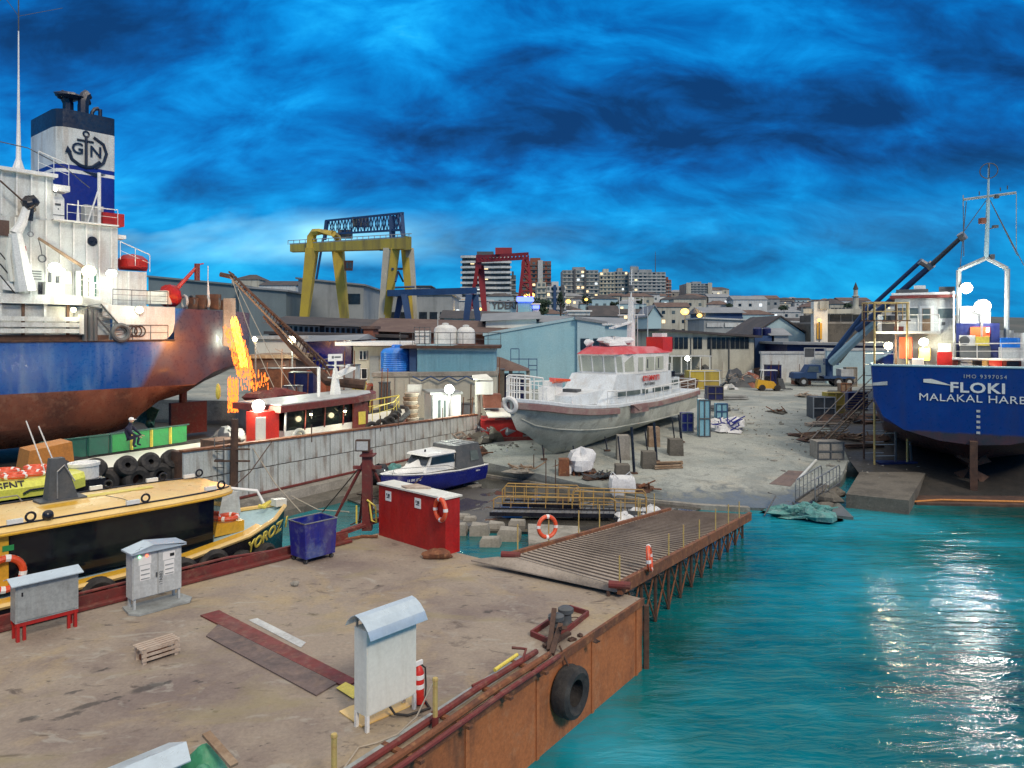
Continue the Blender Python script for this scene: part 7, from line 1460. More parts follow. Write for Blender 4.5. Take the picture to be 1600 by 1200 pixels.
crate(1118, 626, 24, 22, 'navy', 'navy skip beside the stern of the pilot boat', name='skip', cat='skip', frame='dark_concrete', group='boxes beside the pilot boat')
crate(1074, 676, 18, 30, 'bin_blue', 'blue drum rack under the stern of the pilot boat', frame='steel', group='boxes beside the pilot boat')
crate(1101, 683, 17, 58, 'sky_blue', 'tall grey-blue gas bottle rack behind the pilot boat', frame='dark_grey', group='boxes beside the pilot boat')
crate(1101, 610, 46, 30, 'crane_yellow', 'big wire cage full of brown scrap near the pilot boat', name='cage', cat='cage', frame='cream_paint')
e = empty('access_ladder', YG(1090, 678), 'pale ladder leaning on the racks behind the pilot boat', 'ladder'); p = YG(1090, 680)
for dx in (0, .45): MB().bar(p+Vector((dx, 0, 0)), p+Vector((dx+.15, .6, 2.6)), .035, 5).build('stile', 'steel', e)
for k in range(7): MB().bar(p+Vector((.02*k, .08*k, .3+k*.33)), p+Vector((.45+.02*k, .08*k, .3+k*.33)), .03, 5).build('rung', 'steel', e)
def heap(px, py, r, seed, m, label, name='scrap_heap', cat='heap', sz_=.5, n=14, m2=None, sc_=(1, 1)):
    c = YG(px, py); e = empty(name, c, label, cat); MB().blob(c, r, 16, 8, .4, sz_, seed, -.05, sc_).build('mound', m, e, ang=20)
    rd = random.Random(seed)
    for k in range(n):
        q = c+Vector((rd.uniform(-r, r)*.8*sc_[0], rd.uniform(-.9*r, -.2*r), rd.uniform(.05, r*sz_*1.1))); q2 = q+Vector((rd.uniform(-1, 1), rd.uniform(-.4, .4), rd.uniform(-.1, .5)))*.8
        MB().beam(q, q2, .08, .06).build('loose_piece', m2 or 'rust', e)
    return e
heap(1130, 672, 1.1, 3, 'fabric_white', 'heap of blue and white netting and stacked trays on the yard', 'net_heap', m2='bin_blue', sz_=.55, sc_=(1.15, 1), n=22)
heap(1152, 604, 1.6, 5, 'dark_grey', 'grey scrap heap between the cage and the forklift', sz_=.8, m2='pale_wood')
heap(1168, 604, 1.3, 6, 'brick', 'pile of broken pallets beside the forklift', sz_=.8, m2='pale_wood', n=20)
heap(1140, 608, .8, 8, 'fabric_white', 'white sacks slumped before the scrap heap', 'sack_pile', sz_=.5, n=0); heap(1175, 601, .9, 9, 'fabric_white', 'white bulk bag beside the pallet pile', 'bulk_bag', 'bag', sz_=1.1, n=0)
heap(1230, 590, 4.2, 12, 'roof_brown', 'low heap of dark red rubble behind the forklift', 'rubble_heap', sz_=.32, sc_=(1.4, 1), n=10)
heap(1285, 685, 1.3, 15, 'dark_rust', 'tangle of brown scaffold poles at the slipway corner', 'pole_heap', sz_=.22, m2='wood', sc_=(1.5, 1), n=34)
heap(1335, 660, 1.6, 18, 'dark_rust', 'dark scrap under the stern of the blue coaster', sz_=.3, m2='dark_grey', sc_=(1.2, 1), n=16)
heap(1125, 640, .6, 22, 'dark_grey', 'small dark tool heap beside the teal drum box', 'tool_heap', sz_=.5, m2='steel', n=6)
for i, (a_, b2, w_) in enumerate((((1262, 692), (1352, 600), .8), ((1280, 700), (1356, 622), .5))):
    p, q = YG(*a_), A(b2[0], b2[1], 44); e = empty('long_ladder', p, ['long timber gangway ladder propped from the yard to the scaffold', 'second ladder lying under the timber gangway'][i], 'ladder', 'ladders at the scaffold')
    v = Vector((w_, .15, 0))
    for o_ in (Vector(), v): MB().bar(p+o_, q+o_, .045, 5).bar(p+o_+Vector((0, 0, .7*(1-i))), q+o_+Vector((0, 0, .7*(1-i))), .03, 5).build('stile', 'wood' if i else 'pale_wood', e)
    rgm = MB()
    for k in range(22): rgm.bar(p.lerp(q, k/22), p.lerp(q, k/22)+v, .03, 4)
    rgm.build('rungs', 'wood', e)
# small gangway on the slip, with rail
p, q = YG(1240, 782), YG(1285, 752); gangway(G(1243, 783, .35), G(1284, 757, .55), (.95, .15, 0), (0, 1), 'short grey gangway with thin railings lying on the slipway', 'dark_grey', 'steel', .95, 1)
tag(MB().slab([G(1246, 785, .42), G(1286, 757, .62), G(1297, 759, .62), G(1260, 787, .42)], (0, 0, .03)).build('gangway_tread', 'dark_concrete', smooth=False), 'flat dark tread plate laid on the short grey gangway', 'plate')
tag(MB().tube([YG(1200, 770), A(1236, 783, 34.5), G(1245, 790, .3)], .04).build('loose_pole', 'dark_grey'), 'thin pole lying across the slipway by the short gangway', 'pole', 'poles on the slipway'); tag(MB().tube([G(1212, 775, .5), G(1194, 806, .06)], .035).build('loose_pole', 'dark_grey'), 'thin pole dipping into the water beside the net', 'pole', 'poles on the slipway')
tag(MB().slab([YG(1202, 757), YG(1235, 761), YG(1258, 738), YG(1232, 736)], (0, 0, .03)).build('rusty_sheet', 'deck_plate', smooth=False), 'thin rusty sheet lying flat on the slipway', 'sheet')
tag(MB().bar(YG(1248, 752)+Vector((0, 0, .1)), YG(1275, 722)+Vector((0, 0, .1)), .07).build('white_tube', 'white_paint'), 'long pale tube lying on the slipway near the concrete blocks', 'tube')
e = empty('fishing_net', G(1250, 805, .05), 'heap of teal fishing net half in the water at the slip edge', 'net')
MB().blob(G(1270, 806, .1), .95, 18, 10, .45, .42, 4, -.06, (1.2, .8)).build('net_body', 'net_teal', e, ang=20); MB().blob(G(1232, 800, .05), .75, 16, 8, .5, .25, 7, -.04, (1.5, .8)).build('net_tail', 'net_teal', e, ang=20)
rd = random.Random(6)
for k in range(16):
    c = G(1270+rd.uniform(-26, 22), 806+rd.uniform(-6, 6), .15); MB().tube([c+Vector((rd.uniform(-.6, .6), rd.uniform(-.2, .2), rd.uniform(.0, .4))) for _ in range(5)], .03, 4).build('net_rope', 'net_teal', e)
for i, (px, py, r_) in enumerate(((1296, 785, .45), (1308, 776, .35), (1288, 795, .3))): tag(MB().blob(YG(px, py)+Vector((0, 0, .1)), r_, 8, 6, .25, .7, i+40, -.1, (1.3, 1)).build('edge_stone', 'dark_concrete', ang=20), ['squat stone on the slip edge beside the net', 'dark stone near the corner of the slip edge', 'small wet stone below the squat one'][i], 'stone', 'stones at the slip edge')
db = MB(); rd = random.Random(31)
for k in range(520):
    if k < 250: x, y = rd.gauss(-1, 2.6), rd.uniform(43, 56)
    elif k < 400: x, y = rd.gauss(17.5, 2.0)+.18*(k % 7), rd.uniform(37.5, 60)
    else: x, y = rd.uniform(2, 26), rd.uniform(40, 72)
    z = gz(x, y)+.02; s_ = rd.uniform(.02, .07 if k < 400 else .035); t = rd.uniform(0, 3); L = s_*rd.uniform(1, 5 if k % 3 == 0 else 1.6); c_, q_ = cos(t), sin(t)
    db.hexa([(x-c_*L, y-q_*L, z), (x+q_*s_, y-c_*s_, z), (x+c_*L, y+q_*L, z), (x-q_*s_, y+c_*s_, z)], [(x-c_*L*.8, y-q_*L*.8, z+s_), (x+q_*s_*.8, y-c_*s_*.8, z+s_*1.2), (x+c_*L*.8, y+q_*L*.8, z+s_*.8), (x-q_*s_*.8, y+c_*s_*.8, z+s_)])
tag(db.build('debris', 'concrete', smooth=False), 'loose rubble and offcuts scattered over the yard', 'debris', kind='stuff')
for px, py, r, sd, m, lb, sz_, m2, n in ((1215, 645, .6, 91, 'dark_concrete', 'small rubble pile in the middle of the yard', .3, 'rust', 5), (1345, 690, 1.2, 92, 'dark_rust', 'brown rubble at the scaffold foot', .3, 'wood', 14), (1290, 640, 1.0, 93, 'dark_grey', 'dark machine parts behind the yellow framed cage', .7, 'steel', 12), (1068, 610, 1.6, 94, 'dark_rust', 'dark scrap hidden past the pilot boat stern', .7, 'rope', 14), (1095, 590, 1.6, 95, 'dark_grey', 'engine scrap under the cream building canopy', .8, 'steel', 14), (1160, 588, 2.0, 96, 'dark_concrete', 'brush and scrap mound before the green skip', .5, 'wood', 18), (1320, 598, 1.4, 97, 'crane_blue', 'blue scrap behind the truck tail', .9, 'light_grey', 10), (712, 690, .9, 98, 'dark_concrete', 'rubble heap at the end of the quay wall', .5, 'pale_wood', 12), (815, 735, .8, 99, 'concrete', 'flat rubble patch beside the bow props', .25, 'wood', 8), (1005, 765, .5, 100, 'dark_rust', 'small brown scrap pile beside the white bulk bag', .4, 'rust', 5), (940, 745, .7, 101, 'dark_rust', 'flat bundle of rods beside the wrapped engine', .18, 'dark_grey', 16), (735, 712, .8, 102, 'dark_rust', 'rusty scrap behind the small blue boat', .5, 'rust', 12), (1258, 620, .8, 103, 'dark_concrete', 'grey rubble on the open yard behind the stillage', .3, 'pale_wood', 8)):
    heap(px, py, r, sd, m, lb, sz_=sz_, m2=m2, n=n)
for i, (px, py, wd, ln_, m, lb) in enumerate(((1300, 668, 1.6, 5, 'pale_wood', 'stack of pale planks beside the concrete block pair'), (1150, 625, 1.4, 4, 'steel', 'bundle of steel pipes on the yard behind the navy skip'), (1355, 705, 1.4, 4, 'dark_rust', 'rusty pipe bundle at the scaffold base'), (700, 705, 1.6, 6, 'dark_rust', 'pipe bundle lying beyond the quay wall end'), (1045, 735, 1.0, 3, 'wood', 'short planks lying below the bow blocks on open ground'))):
    c = YG(px, py); e = empty('pipe_bundle', c, lb, 'bundle', 'bundles lying about the yard'); rd = random.Random(i)
    for k in range(9): q = c+Vector((0, rd.uniform(0, .5)+.12*(k % 4), .08+.13*(k//4))); MB().bar(q-Vector((ln_*.3*rd.uniform(.8, 1.1), .1, 0)), q+Vector((ln_*.3*rd.uniform(.8, 1.1), .25, 0)), .055, 6).build('length', m, e)
for i, (px, py, Y, w_, h, m, lb) in enumerate(((470, 612, 48, 1.6, 1.2, 'navy', 'dark blue cover on gear behind the tug mast'), (500, 600, 52, 1.8, 1.0, 'brick', 'brown crate behind the tug light mast'), (545, 608, 50, 1.2, 1.6, 'light_grey', 'pale tool cupboard between tug roof and grey house'), (560, 622, 48, .8, 1.1, 'crane_yellow', 'yellow hydrant box beside the tug bow'), (430, 596, 54, 2.2, .9, 'dark_rust', 'dark rusty machine bed beyond the covered gear'), (600, 640, 50, .7, 1.8, 'dark_grey', 'tall dark locker against the utility block wall'), (620, 652, 48.5, .9, .7, 'wood', 'low wooden box beside the basket stack'), (730, 655, 50, 1.1, 1.0, 'roof_grey', 'grey bin at the end of the white cabin'), (770, 600, 58, 1.8, 1.1, 'dark_concrete', 'dark tool chest inside the hip roofed shelter'), (455, 622, 45, 1.0, .7, 'steel', 'steel chest on the tug deck behind the covered gear'), (1210, 590, 84, 1.6, 1.4, 'navy', 'dark machine parked beyond the forklift'), (1255, 596, 84, 1.8, 1.0, 'brick', 'brown skip load beyond the truck bonnet'))):
    c = A(px, py, Y); e = empty('yard_locker', c, lb, 'locker', 'boxes and lockers round the yard'); z0 = min(c.z, 2.0); MB().box(c.x-w_/2, Y, z0, c.x+w_/2, Y+w_*.7, c.z+h).build('body', m, e, smooth=False); MB().box(c.x-w_/2-.04, Y-.05, c.z+h, c.x+w_/2+.04, Y+w_*.7+.04, c.z+h+.06).build('lid', 'dark_grey', e, smooth=False)
    for k in (-.3, .25): MB().bar((c.x+k*w_, Y-.04, z0), (c.x+k*w_+.1, Y-.05, c.z+h+.5*(i % 3)), .035, 5).build('strut', 'rust', e)
for i, (px, y0, y1, Y) in enumerate(((440, 545, 600, 52), (452, 560, 610, 52), (530, 570, 610, 51), (600, 600, 645, 49), (633, 600, 650, 49), (735, 600, 650, 50), (712, 640, 668, 48), (1095, 560, 600, 80), (1128, 565, 600, 84))):
    e = empty('scaffold_pole', A(px, y1, Y), 'thin upright scaffold pole, '+['behind the covered gear', 'beside the lattice jib', 'behind the tug roof', 'against the utility block', 'beside the basket stack', 'next to the utility pole', 'before the white cabin', 'by the wire cage', 'near the green skip'][i], 'pole', 'upright poles in the yard'); MB().bar(A(px, y1+6, Y), A(px+1, y0, Y), .045, 5).bar(A(px-5, (y0+y1)/2, Y), A(px+7, (y0+y1)/2-2, Y), .03, 5).build('tube', 'dark_rust' if i % 2 else 'rope', e)
# ---- red workshop drum and boxes by the pilot boat bow, scrap behind the wall
c = A(782, 690, 46); 
e = empty('red_shed', Vector((c.x, c.y, 1.2)), 'small red workshop shed with pale canvas roof behind the quay wall', 'shed'); SH = Frame((A(752, 0, 46).x, 46), (1, .12))
a1 = 2.5; MB(SH).box(0, 0, 1.0, 2.6, 2.6, 2.55).build('walls', 'red_paint', e, smooth=False); MB(SH).slab([(.4, -.5, 2.75), (3.4, -.4, 2.8), (3.0, 2.6, 3.25), (.3, 2.6, 3.2)], (0, 0, .07)).build('roof', 'cream_paint', e, smooth=False); MB(SH).box(2.62, .3, 1.0, 5.2, 2.2, 2.2).build('annex', 'maroon', e, smooth=False); MB(SH).box(-.9, -.3, .6, 4.6, -.05, 1.5).build('base_wall', 'maroon', e, smooth=False)
MB(SH).box(.2, .5, 3.26, 1.3, 1.6, 4.1).build('roof_tank', 'brick', e, smooth=False)
for a in (3.2, 4.0, 4.8): MB(SH).bar((a, .28, 1), (a, .28, 2.2), .05, 5).build('annex_post', 'concrete', e)
e = empty('utility_pole', A(745, 655, 47), 'weathered pole carrying a pale cable box beside the white cabin', 'pole'); p = A(747, 672, 47)
MB().bar(p-Vector((0, 0, 2)), A(746, 590, 47), .22, 8, .16).build('pole', 'concrete', e); MB().cbox(A(757, 606, 46.7), (1.1, .5, .8)).build('cable_box', 'cream_paint', e); MB().slab([A(740, 594, 46.5), A(770, 594, 46.5), A(760, 586, 47), A(738, 588, 47)], (0, 0, .08)).build('canopy', 'cream_paint', e)
for i, (px, py, r_, m) in enumerate(((768, 640, 1.0, 'concrete'), (790, 632, .8, 'light_grey'), (780, 655, 1.2, 'roof_grey'), (765, 662, .9, 'dark_concrete'), (795, 612, .7, 'cream_paint'), (800, 655, .7, 'fabric_white'))):
    heap(px, py+26, r_, 60+i, m, ['grey lumber heap behind the red shed roof', 'pale sacks heaped beside the quay workshop', 'jumble of roof sheets behind the red shed', 'dark scrap pile next to the utility pole', 'cream sacks near the hip roofed shelter', 'white sacks under the bow of the pilot boat'][i], sz_=.7, m2='roof_grey', n=8)
e = empty('water_bottle_pallet', YG(825, 700), 'white bird-like plastic canopy scrap lying by the shoreline', 'scrap'); p = G(783, 722, .5)
MB().blob(p, .5, 10, 6, .5, .5, 8).slab([p, p+Vector((.9, .2, .1)), p+Vector((.3, .5, .7))], (0, .05, 0)).build('sheet', 'white_clean', e); bpy.data.objects[e.name].name = 'plastic_scrap'
tag(MB().slab([G(640, 757, .1), G(735, 747, .1), G(738, 751, .1), G(645, 762, .1)], (0, 0, .12)).build('floating_plank', 'pale_wood'), 'long grey plank floating behind the red box', 'plank')
# ================================================================== BUILDINGS BEYOND THE QUAY
WC = {}
def win_obj(w_, h, m, parent, x, y, z, nm='window', sill=False):
    k = (round(w_, 1), round(h, 1), m)
    if k not in WC:
        b = MB().box(-w_/2, -.06, 0, w_/2, .0, h); o = b.build(nm, m, None, smooth=False, origin=(0, 0, 0)); WC[k] = o.data; bpy.data.objects.remove(o)
    o = bpy.data.objects.new(nm, WC[k]); COL.objects.link(o); o.parent = parent; o.location = Vector((x, y, z))-W[parent.name]; W[o.name] = Vector((x, y, z)); return o
rw_ = random.Random(21)
def bld(name, label, px0, px1, yt, Y, depth, m, cat='building', roof='flat', rm='roof_dark', rh=1.2, base=2.0, wins=None, wm=('glass_dark',), lit=0.0, group=None, over=.4, skew=0.0, door=None, yt2=None, wz=(.15, .85), wsz=(1.1, 1.3), wx=(.04, .96)):
    X0, X1 = (px0-800)/F_*Y, (px1-800)/F_*Y; zt = CH-(yt-HZ)/F_*Y; zt2 = zt if yt2 is None else CH-(yt2-HZ)/F_*Y
    Fr = Frame((X0, Y), (1, skew)); Lx = (X1-X0)/Fr.u.x*(1 if skew == 0 else 1); e = empty(name, Fr(Lx/2, depth/2, base), label, cat, group)
    if skew: Lx = Fr.s(px1)
    MB(Fr).hexa([(0, 0, base-.5), (Lx, 0, base-.5), (Lx, depth, base-.5), (0, depth, base-.5)], [(0, 0, zt), (Lx, 0, zt2), (Lx, depth, zt2), (0, depth, zt)]).build('wall', m, e, smooth=False)
    if roof == 'flat': MB(Fr).hexa([(-over, -over, zt+.01), (Lx+over, -over, zt2+.01), (Lx+over, depth+over, zt2+.01), (-over, depth+over, zt+.01)], [(-over, -over, zt+.3), (Lx+over, -over, zt2+.3), (Lx+over, depth+over, zt2+.3), (-over, depth+over, zt+.3)]).build('roof', rm, e, smooth=False)
    elif roof == 'gable':   # ridge runs across the view
        MB(Fr).hexa([(-over, -over, zt), (Lx+over, -over, zt2), (Lx+over, depth+over, zt2), (-over, depth+over, zt)], [(-over, depth/2-.05, zt+rh), (Lx+over, depth/2-.05, zt2+rh), (Lx+over, depth/2+.05, zt2+rh), (-over, depth/2+.05, zt+rh)]).build('roof', rm, e, smooth=False)
    elif roof == 'front':   # gable end faces the view
        r_ = MB(Fr); r_.hexa([(-over, -over, zt), (Lx/2, -over, zt+rh), (Lx/2, depth, zt+rh), (-over, depth, zt)], [(-over, -over, zt+.22), (Lx/2, -over, zt+rh+.22), (Lx/2, depth, zt+rh+.22), (-over, depth, zt+.22)]); r_.hexa([(Lx/2, -over, zt+rh), (Lx+over, -over, zt), (Lx+over, depth, zt), (Lx/2, depth, zt+rh)], [(Lx/2, -over, zt+rh+.22), (Lx+over, -over, zt+.22), (Lx+over, depth, zt+.22), (Lx/2, depth, zt+rh+.22)]); r_.build('roof', rm, e, smooth=False)
        MB(Fr).slab([(0, 0, zt), (Lx, 0, zt), (Lx/2, 0, zt+rh)], (0, depth, 0)).build('gable_wall', m, e, smooth=False)
    elif roof == 'hip':
        i_ = min(Lx, depth)*.38; MB(Fr).hexa([(-over, -over, zt), (Lx+over, -over, zt), (Lx+over, depth+over, zt), (-over, depth+over, zt)], [(i_, depth/2-.1, zt+rh), (Lx-i_, depth/2-.1, zt+rh), (Lx-i_, depth/2+.1, zt+rh), (i_, depth/2+.1, zt+rh)]).build('roof', rm, e, smooth=False)
    if wins:
        nr, nc = wins; H = zt-base
        for r in range(nr):
            for c in range(nc):
                a = Lx*lerp(wx[0], wx[1], (c+.5)/nc); z = base+H*lerp(wz[0], wz[1], (r+.5)/nr)-wsz[1]/2
                p = Fr(a, -.01, z); mm = rw_.choice(wm) if rw_.random() > lit else rw_.choice(('win_lit', 'win_lit', 'win_cool'))
                o = win_obj(wsz[0], wsz[1], mm, e, p.x, p.y, p.z); o.rotation_euler.z = atan2(Fr.u.y, Fr.u.x)
                if mm[:3] == 'win': o['label'] = 'lit window'
    return e, Fr, Lx, zt
# big grey halls
bld('assembly_hall', 'long low grey-green hall behind the ship stern and jib', 232, 372, 433, 120, 26, 'hall_grey', yt2=447, roof='flat', rm='hall_grey')
bld('assembly_hall', 'grey-green hall wing with a pale end wall beside the yellow crane', 373, 447, 449, 118, 26, 'hall_grey', yt2=456, roof='flat', rm='roof_grey')
bld('domed_block', 'distant cream block with domed roof behind the grey-green hall', 362, 405, 437, 330, 20, 'stucco', roof='hip', rh=3, wins=(3, 9), base=15)
bld('office_block', 'long distant white block with dark windows beside the domed one', 405, 462, 446, 300, 20, 'white_paint', roof='gable', rh=2.5, wins=(3, 10), base=15)
e, Fr, Lx, zt = bld('crane_hall', 'tall grey corrugated hall between the legs of the yellow crane', 466, 568, 436, 128, 30, 'stucco_grey', yt2=447, roof='flat', rm='roof_grey', wins=(1, 1), wx=(.72, .95), wz=(.70, .85), wsz=(2.6, 1.8))
bld('grey_workshop', 'grey industrial block behind the blue gantry crane', 600, 706, 461, 150, 20, 'stucco_grey', roof='flat', rm='roof_grey', wins=(2, 6), wsz=(1.6, 2.0))
bld('annex_block', 'small stepped rooftop block left above the blue gantry', 636, 672, 448, 190, 10, 'stucco_grey', roof='flat', wins=(1, 4)) 
bpy.data.objects['annex_block']['label'] = 'small stepped block rising above the blue gantry beam'
# long shed with dark roof and window row
e, Fr, Lx, zt = bld('long_shed', 'long dark roofed shed with a row of white framed windows', 430, 585, 505, 84, 16, 'roof_dark', roof='gable', rm='roof_dark', rh=1.0, yt2=512, over=1.2)
for k in range(17):
    if k == 8: continue
    a = Lx*(.05+.9*k/17); p = Fr(a, -.02, zt-1.25-.35*k/17); o = win_obj(.62, 1.1, 'light_grey', e, p.x, p.y, p.z); q = MB(Fr).box(a-.18, -.12, p.z+.15, a+.18, -.065, p.z+.95).build('pane', 'glass_dark', o, smooth=False)
bld('long_shed', 'brown roofed shed running on behind the water tanks', 585, 790, 517, 80, 18, 'brick', roof='gable', rm='roof_brown', rh=1.6, yt2=524, over=1.0, wins=(1, 5), wsz=(1.2, 1.0))
bld('low_store', 'low grey store under the long dark roof', 420, 625, 522, 76, 6, 'roof_dark', roof='flat', rm='roof_dark', yt2=528)
bld('brick_hut', 'little brick hut on the shed roof beside the tanks', 568, 583, 514, 74.5, 3, 'brick', roof='flat', rm='roof_brown', over=.2)
bld('blue_shed', 'deep blue painted shed behind the flood lamp post', 480, 549, 534, 64, 9, 'boat_blue', roof='gable', rm='roof_grey', rh=.5, yt2=531, over=.6)
bld('pale_shed', 'pale lit shed wall behind the falling sparks', 400, 478, 530, 66, 9, 'cream_paint', roof='flat', rm='light_grey', over=.3)
bld('timber_store', 'timber store lit orange by the sparks below the pale shed', 392, 462, 560, 58, 5, 'roof_brown', roof='flat', rm='wood', base=1.9)
e, Fr, Lx, zt = bld('grey_house', 'grey yard house with broad white eaves beside the blue tank', 552, 630, 540, 60, 8, 'stucco', roof='flat', rm='white_clean', over=1.2)
for px0, px1, y0, y1, nm, m in ((562, 573, 548, 562, 'window', 'glass_dark'), (556, 574, 576, 592, 'window', 'glass_dark'), (578, 592, 556, 600, 'door', 'stucco_grey')):
    a0, a1 = Fr.s(px0), Fr.s(px1); o = MB(Fr).box(a0, -.08, Fr.z(y1, a0), a1, -.01, Fr.z(y0, a0)).build(nm, m, e, smooth=False)
    if nm == 'window': MB(Fr).tube([(a0, -.1, Fr.z(y1, a0)), (a1, -.1, Fr.z(y1, a0)), (a1, -.1, Fr.z(y0, a0)), (a0, -.1, Fr.z(y0, a0))], .05, 4, True).bar(((a0+a1)/2, -.1, Fr.z(y1, a0)), ((a0+a1)/2, -.1, Fr.z(y0, a0)), .05, 4).build('frame', 'white_clean', o)
# utility wall with tank, container and cabin
e, Fr, Lx, zt = bld('utility_block', 'low pale concrete utility block carrying the blue tank and container', 583, 776, 589, 53.5, 9, 'stucco', cat='building', roof='flat', rm='concrete', yt2=587, over=.1, base=1.6)
for px in (600, 617, 640): MB(Fr).box(Fr.s(px)-.04, -.05, 1.6, Fr.s(px)+.04, -.01, zt).build('pilaster', 'concrete', e, smooth=False)
a0, a1 = Fr.s(596), Fr.s(611); MB(Fr).box(a0, -.1, 1.6, a1, -.02, Fr.z(609, a0)).build('door', 'brick', e, smooth=False)
rp_ = [(645+k*14, 588+(7 if k % 2 else 0)) for k in range(9)]; tag(MB().tube([A(x, y, 53.2) for x, y in rp_], .06, 5).build('wall_cable', 'crane_blue'), 'dark cable looping along the wall under the blue container', 'cable')
c = A(620, 588, 56); tr = 25/F_*56; th_ = (588-548)/F_*56
e2 = empty('water_tank', c, 'bright blue plastic water tank on the concrete utility block', 'tank'); prof = [(tr*.97, 0)]
for k in range(12): prof += [(tr, th_*(k+.1)/12.5), (tr, th_*(k+.7)/12.5), (tr*.97, th_*(k+.85)/12.5)]
MB().lathe(c, prof+[(tr*.97, th_*.97), (tr*.8, th_*1.08), (tr*.3, th_*1.14), (.05, th_*1.15)], 28).build('tank_body', 'tank_blue', e2, ang=60); MB().lathe(c+Vector((0, 0, th_*1.14)), [(.4, 0), (.4, .15), (.3, .2)], 12).build('lid', 'tank_blue', e2)
e2, Fr2, Lx2, zt2 = bld('corrugated_container', 'long light blue corrugated container topped by a railed platform', 652, 774, 545, 54.4, 5, 'sky_blue', cat='container', roof='flat', rm='pale_blue', yt2=548, base=4.95, over=.05)
cr = MB(Fr2)
for k in range(56): a = Lx2*(k+.5)/56; cr.beam((a, -.03, 5.0), (a, -.03, zt2-.1), .05, .05, (1, 0, 0))
cr.build('corrugation', 'sky_blue', e2, smooth=False)
MB(Fr2).beam((0, -.07, 4.95), (Lx2, -.07, 4.95), .12, .1).beam((0, -.07, zt2), (Lx2, -.07, zt2-.15), .12, .12).build('frame_rail', 'pale_blue', e2); MB(Fr2).box(-.6, 0.2, 4.95, -.05, 4, zt2).build('end_wall', 'crane_blue', e2, smooth=False)
pz = CH-(540-HZ)/F_*54.4
e3 = empty('tank_platform', A(700, 540, 56), 'dark railed steel platform above the corrugated container', 'platform'); MB(Fr2).box(-1.2, -.5, pz-.2, Lx2+.4, 5, pz).build('deck', 'dark_rust', e3, smooth=False)
railing(Fr2, [(-1.2, -.45, pz), (Lx2+.4, -.45, pz)], .95, 'dark_grey', e3, 2, .03, .9); 
for a in (-1, 1.5, 3.5, 5.4): MB(Fr2).bar((a, -.3, zt2), (a, -.3, pz-.2), .06, 5).build('stub', 'dark_grey', e3)
for i, (px, ry, hh) in enumerate(((696, 18, 1.05), (728, 14, .9))):
    c = A(px, 537, 57); r_ = ry/F_*57; tt = empty('white_tank', c, ['larger domed white tank on the railed platform', 'smaller domed white tank at the far end of the platform'][i], 'tank', 'white tanks on the platform'); MB().lathe(c, [(r_, 0), (r_, hh), (r_*.92, hh+.18), (r_*.6, hh+.36), (.1, hh+.44)], 20).build('tank_body', 'insul_tank', tt); MB().lathe(c+Vector((0, 0, hh+.42)), [(.25, 0), (.25, .1), (.1, .14)], 10).build('lid', 'insul_tank', tt)
c = A(661, 537, 57); tt = empty('caged_tank', c, 'white cube tank in a steel cage beside the domed tanks', 'tank', 'white tanks on the platform'); MB().cbox(c+Vector((0, 0, .5)), (1.1, 1.1, 1.0)).build('tank_body', 'insul_tank', tt)
cgm = MB()
for dx in (-.6, -.2, .2, .6): cgm.bar(c+Vector((dx, -.6, 0)), c+Vector((dx, -.6, 1.3)), .03, 4)
for z in (0, .6, 1.25): cgm.bar(c+Vector((-.6, -.6, z)), c+Vector((.6, -.6, z)), .03, 4)
cgm.build('cage', 'dark_grey', tt)
# white cabin
CF = Frame(A(675, 665, 47.5), (1, .30)); cz_ = 1.5; a1 = CF.s(720)
e = empty('site_cabin', CF(a1/2, 1.2, cz_), 'small white site cabin with two tall dark windows under a flood lamp', 'cabin'); zt_ = CF.z(617, 0)
MB(CF).box(0, 0, cz_, a1, 2.9, zt_).build('walls', 'white_clean', e, smooth=False); MB(CF).box(-.12, -.12, zt_+.005, a1+.1, 3.0, zt_+.16).build('roof', 'grey_paint', e, smooth=False)
MB(CF).box(-.05, -.04, cz_, .05, .0, zt_).build('corner_post', 'dark_grey', e, smooth=False)
for px0, px1 in ((683, 689), (692, 697)): s0, s1 = CF.s(px0), CF.s(px1); w_ = MB(CF).box(s0, -.06, CF.z(655, s0), s1, -.01, CF.z(625, s0)).build('window', 'glass_grey', e, smooth=False); MB(CF).tube([(s0, -.07, CF.z(655, s0)), (s1, -.07, CF.z(655, s0)), (s1, -.07, CF.z(625, s0)), (s0, -.07, CF.z(625, s0))], .035, 4, True).build('frame', 'white_clean', w_)
MB().cbox(A(648, 609, 50), (.9, .5, .7)).build('air_conditioner', 'cream_paint'); tag(bpy.data.objects['air_conditioner'], 'boxed air conditioner on the wall above the basket stack', 'air conditioner')
e = empty('basket_stack', A(642, 655, 47), 'tall stack of brown wicker baskets beside the white cabin', 'baskets'); b0 = A(642, 664, 47)
for k in range(8): MB().lathe(b0+Vector((.05*sin(k*2), 0, k*.26)), [(.42, 0), (.50, .2), (.46, .24)], 14).build('basket', 'rope' if k % 2 else 'wood', e)
lamp(702, 608, 46.5, 520, 'lamp_cool', .46, (.95, 1, .85), 'bright flood lamp over the white site cabin', aim=(.05, -.95, -.25), post=3)
heap(588, 640, 1.0, 81, 'brick', 'red and white barrier blocks heaped beside the blue tank', 'barrier_heap', sz_=1.8, m2='red_bright', n=24)
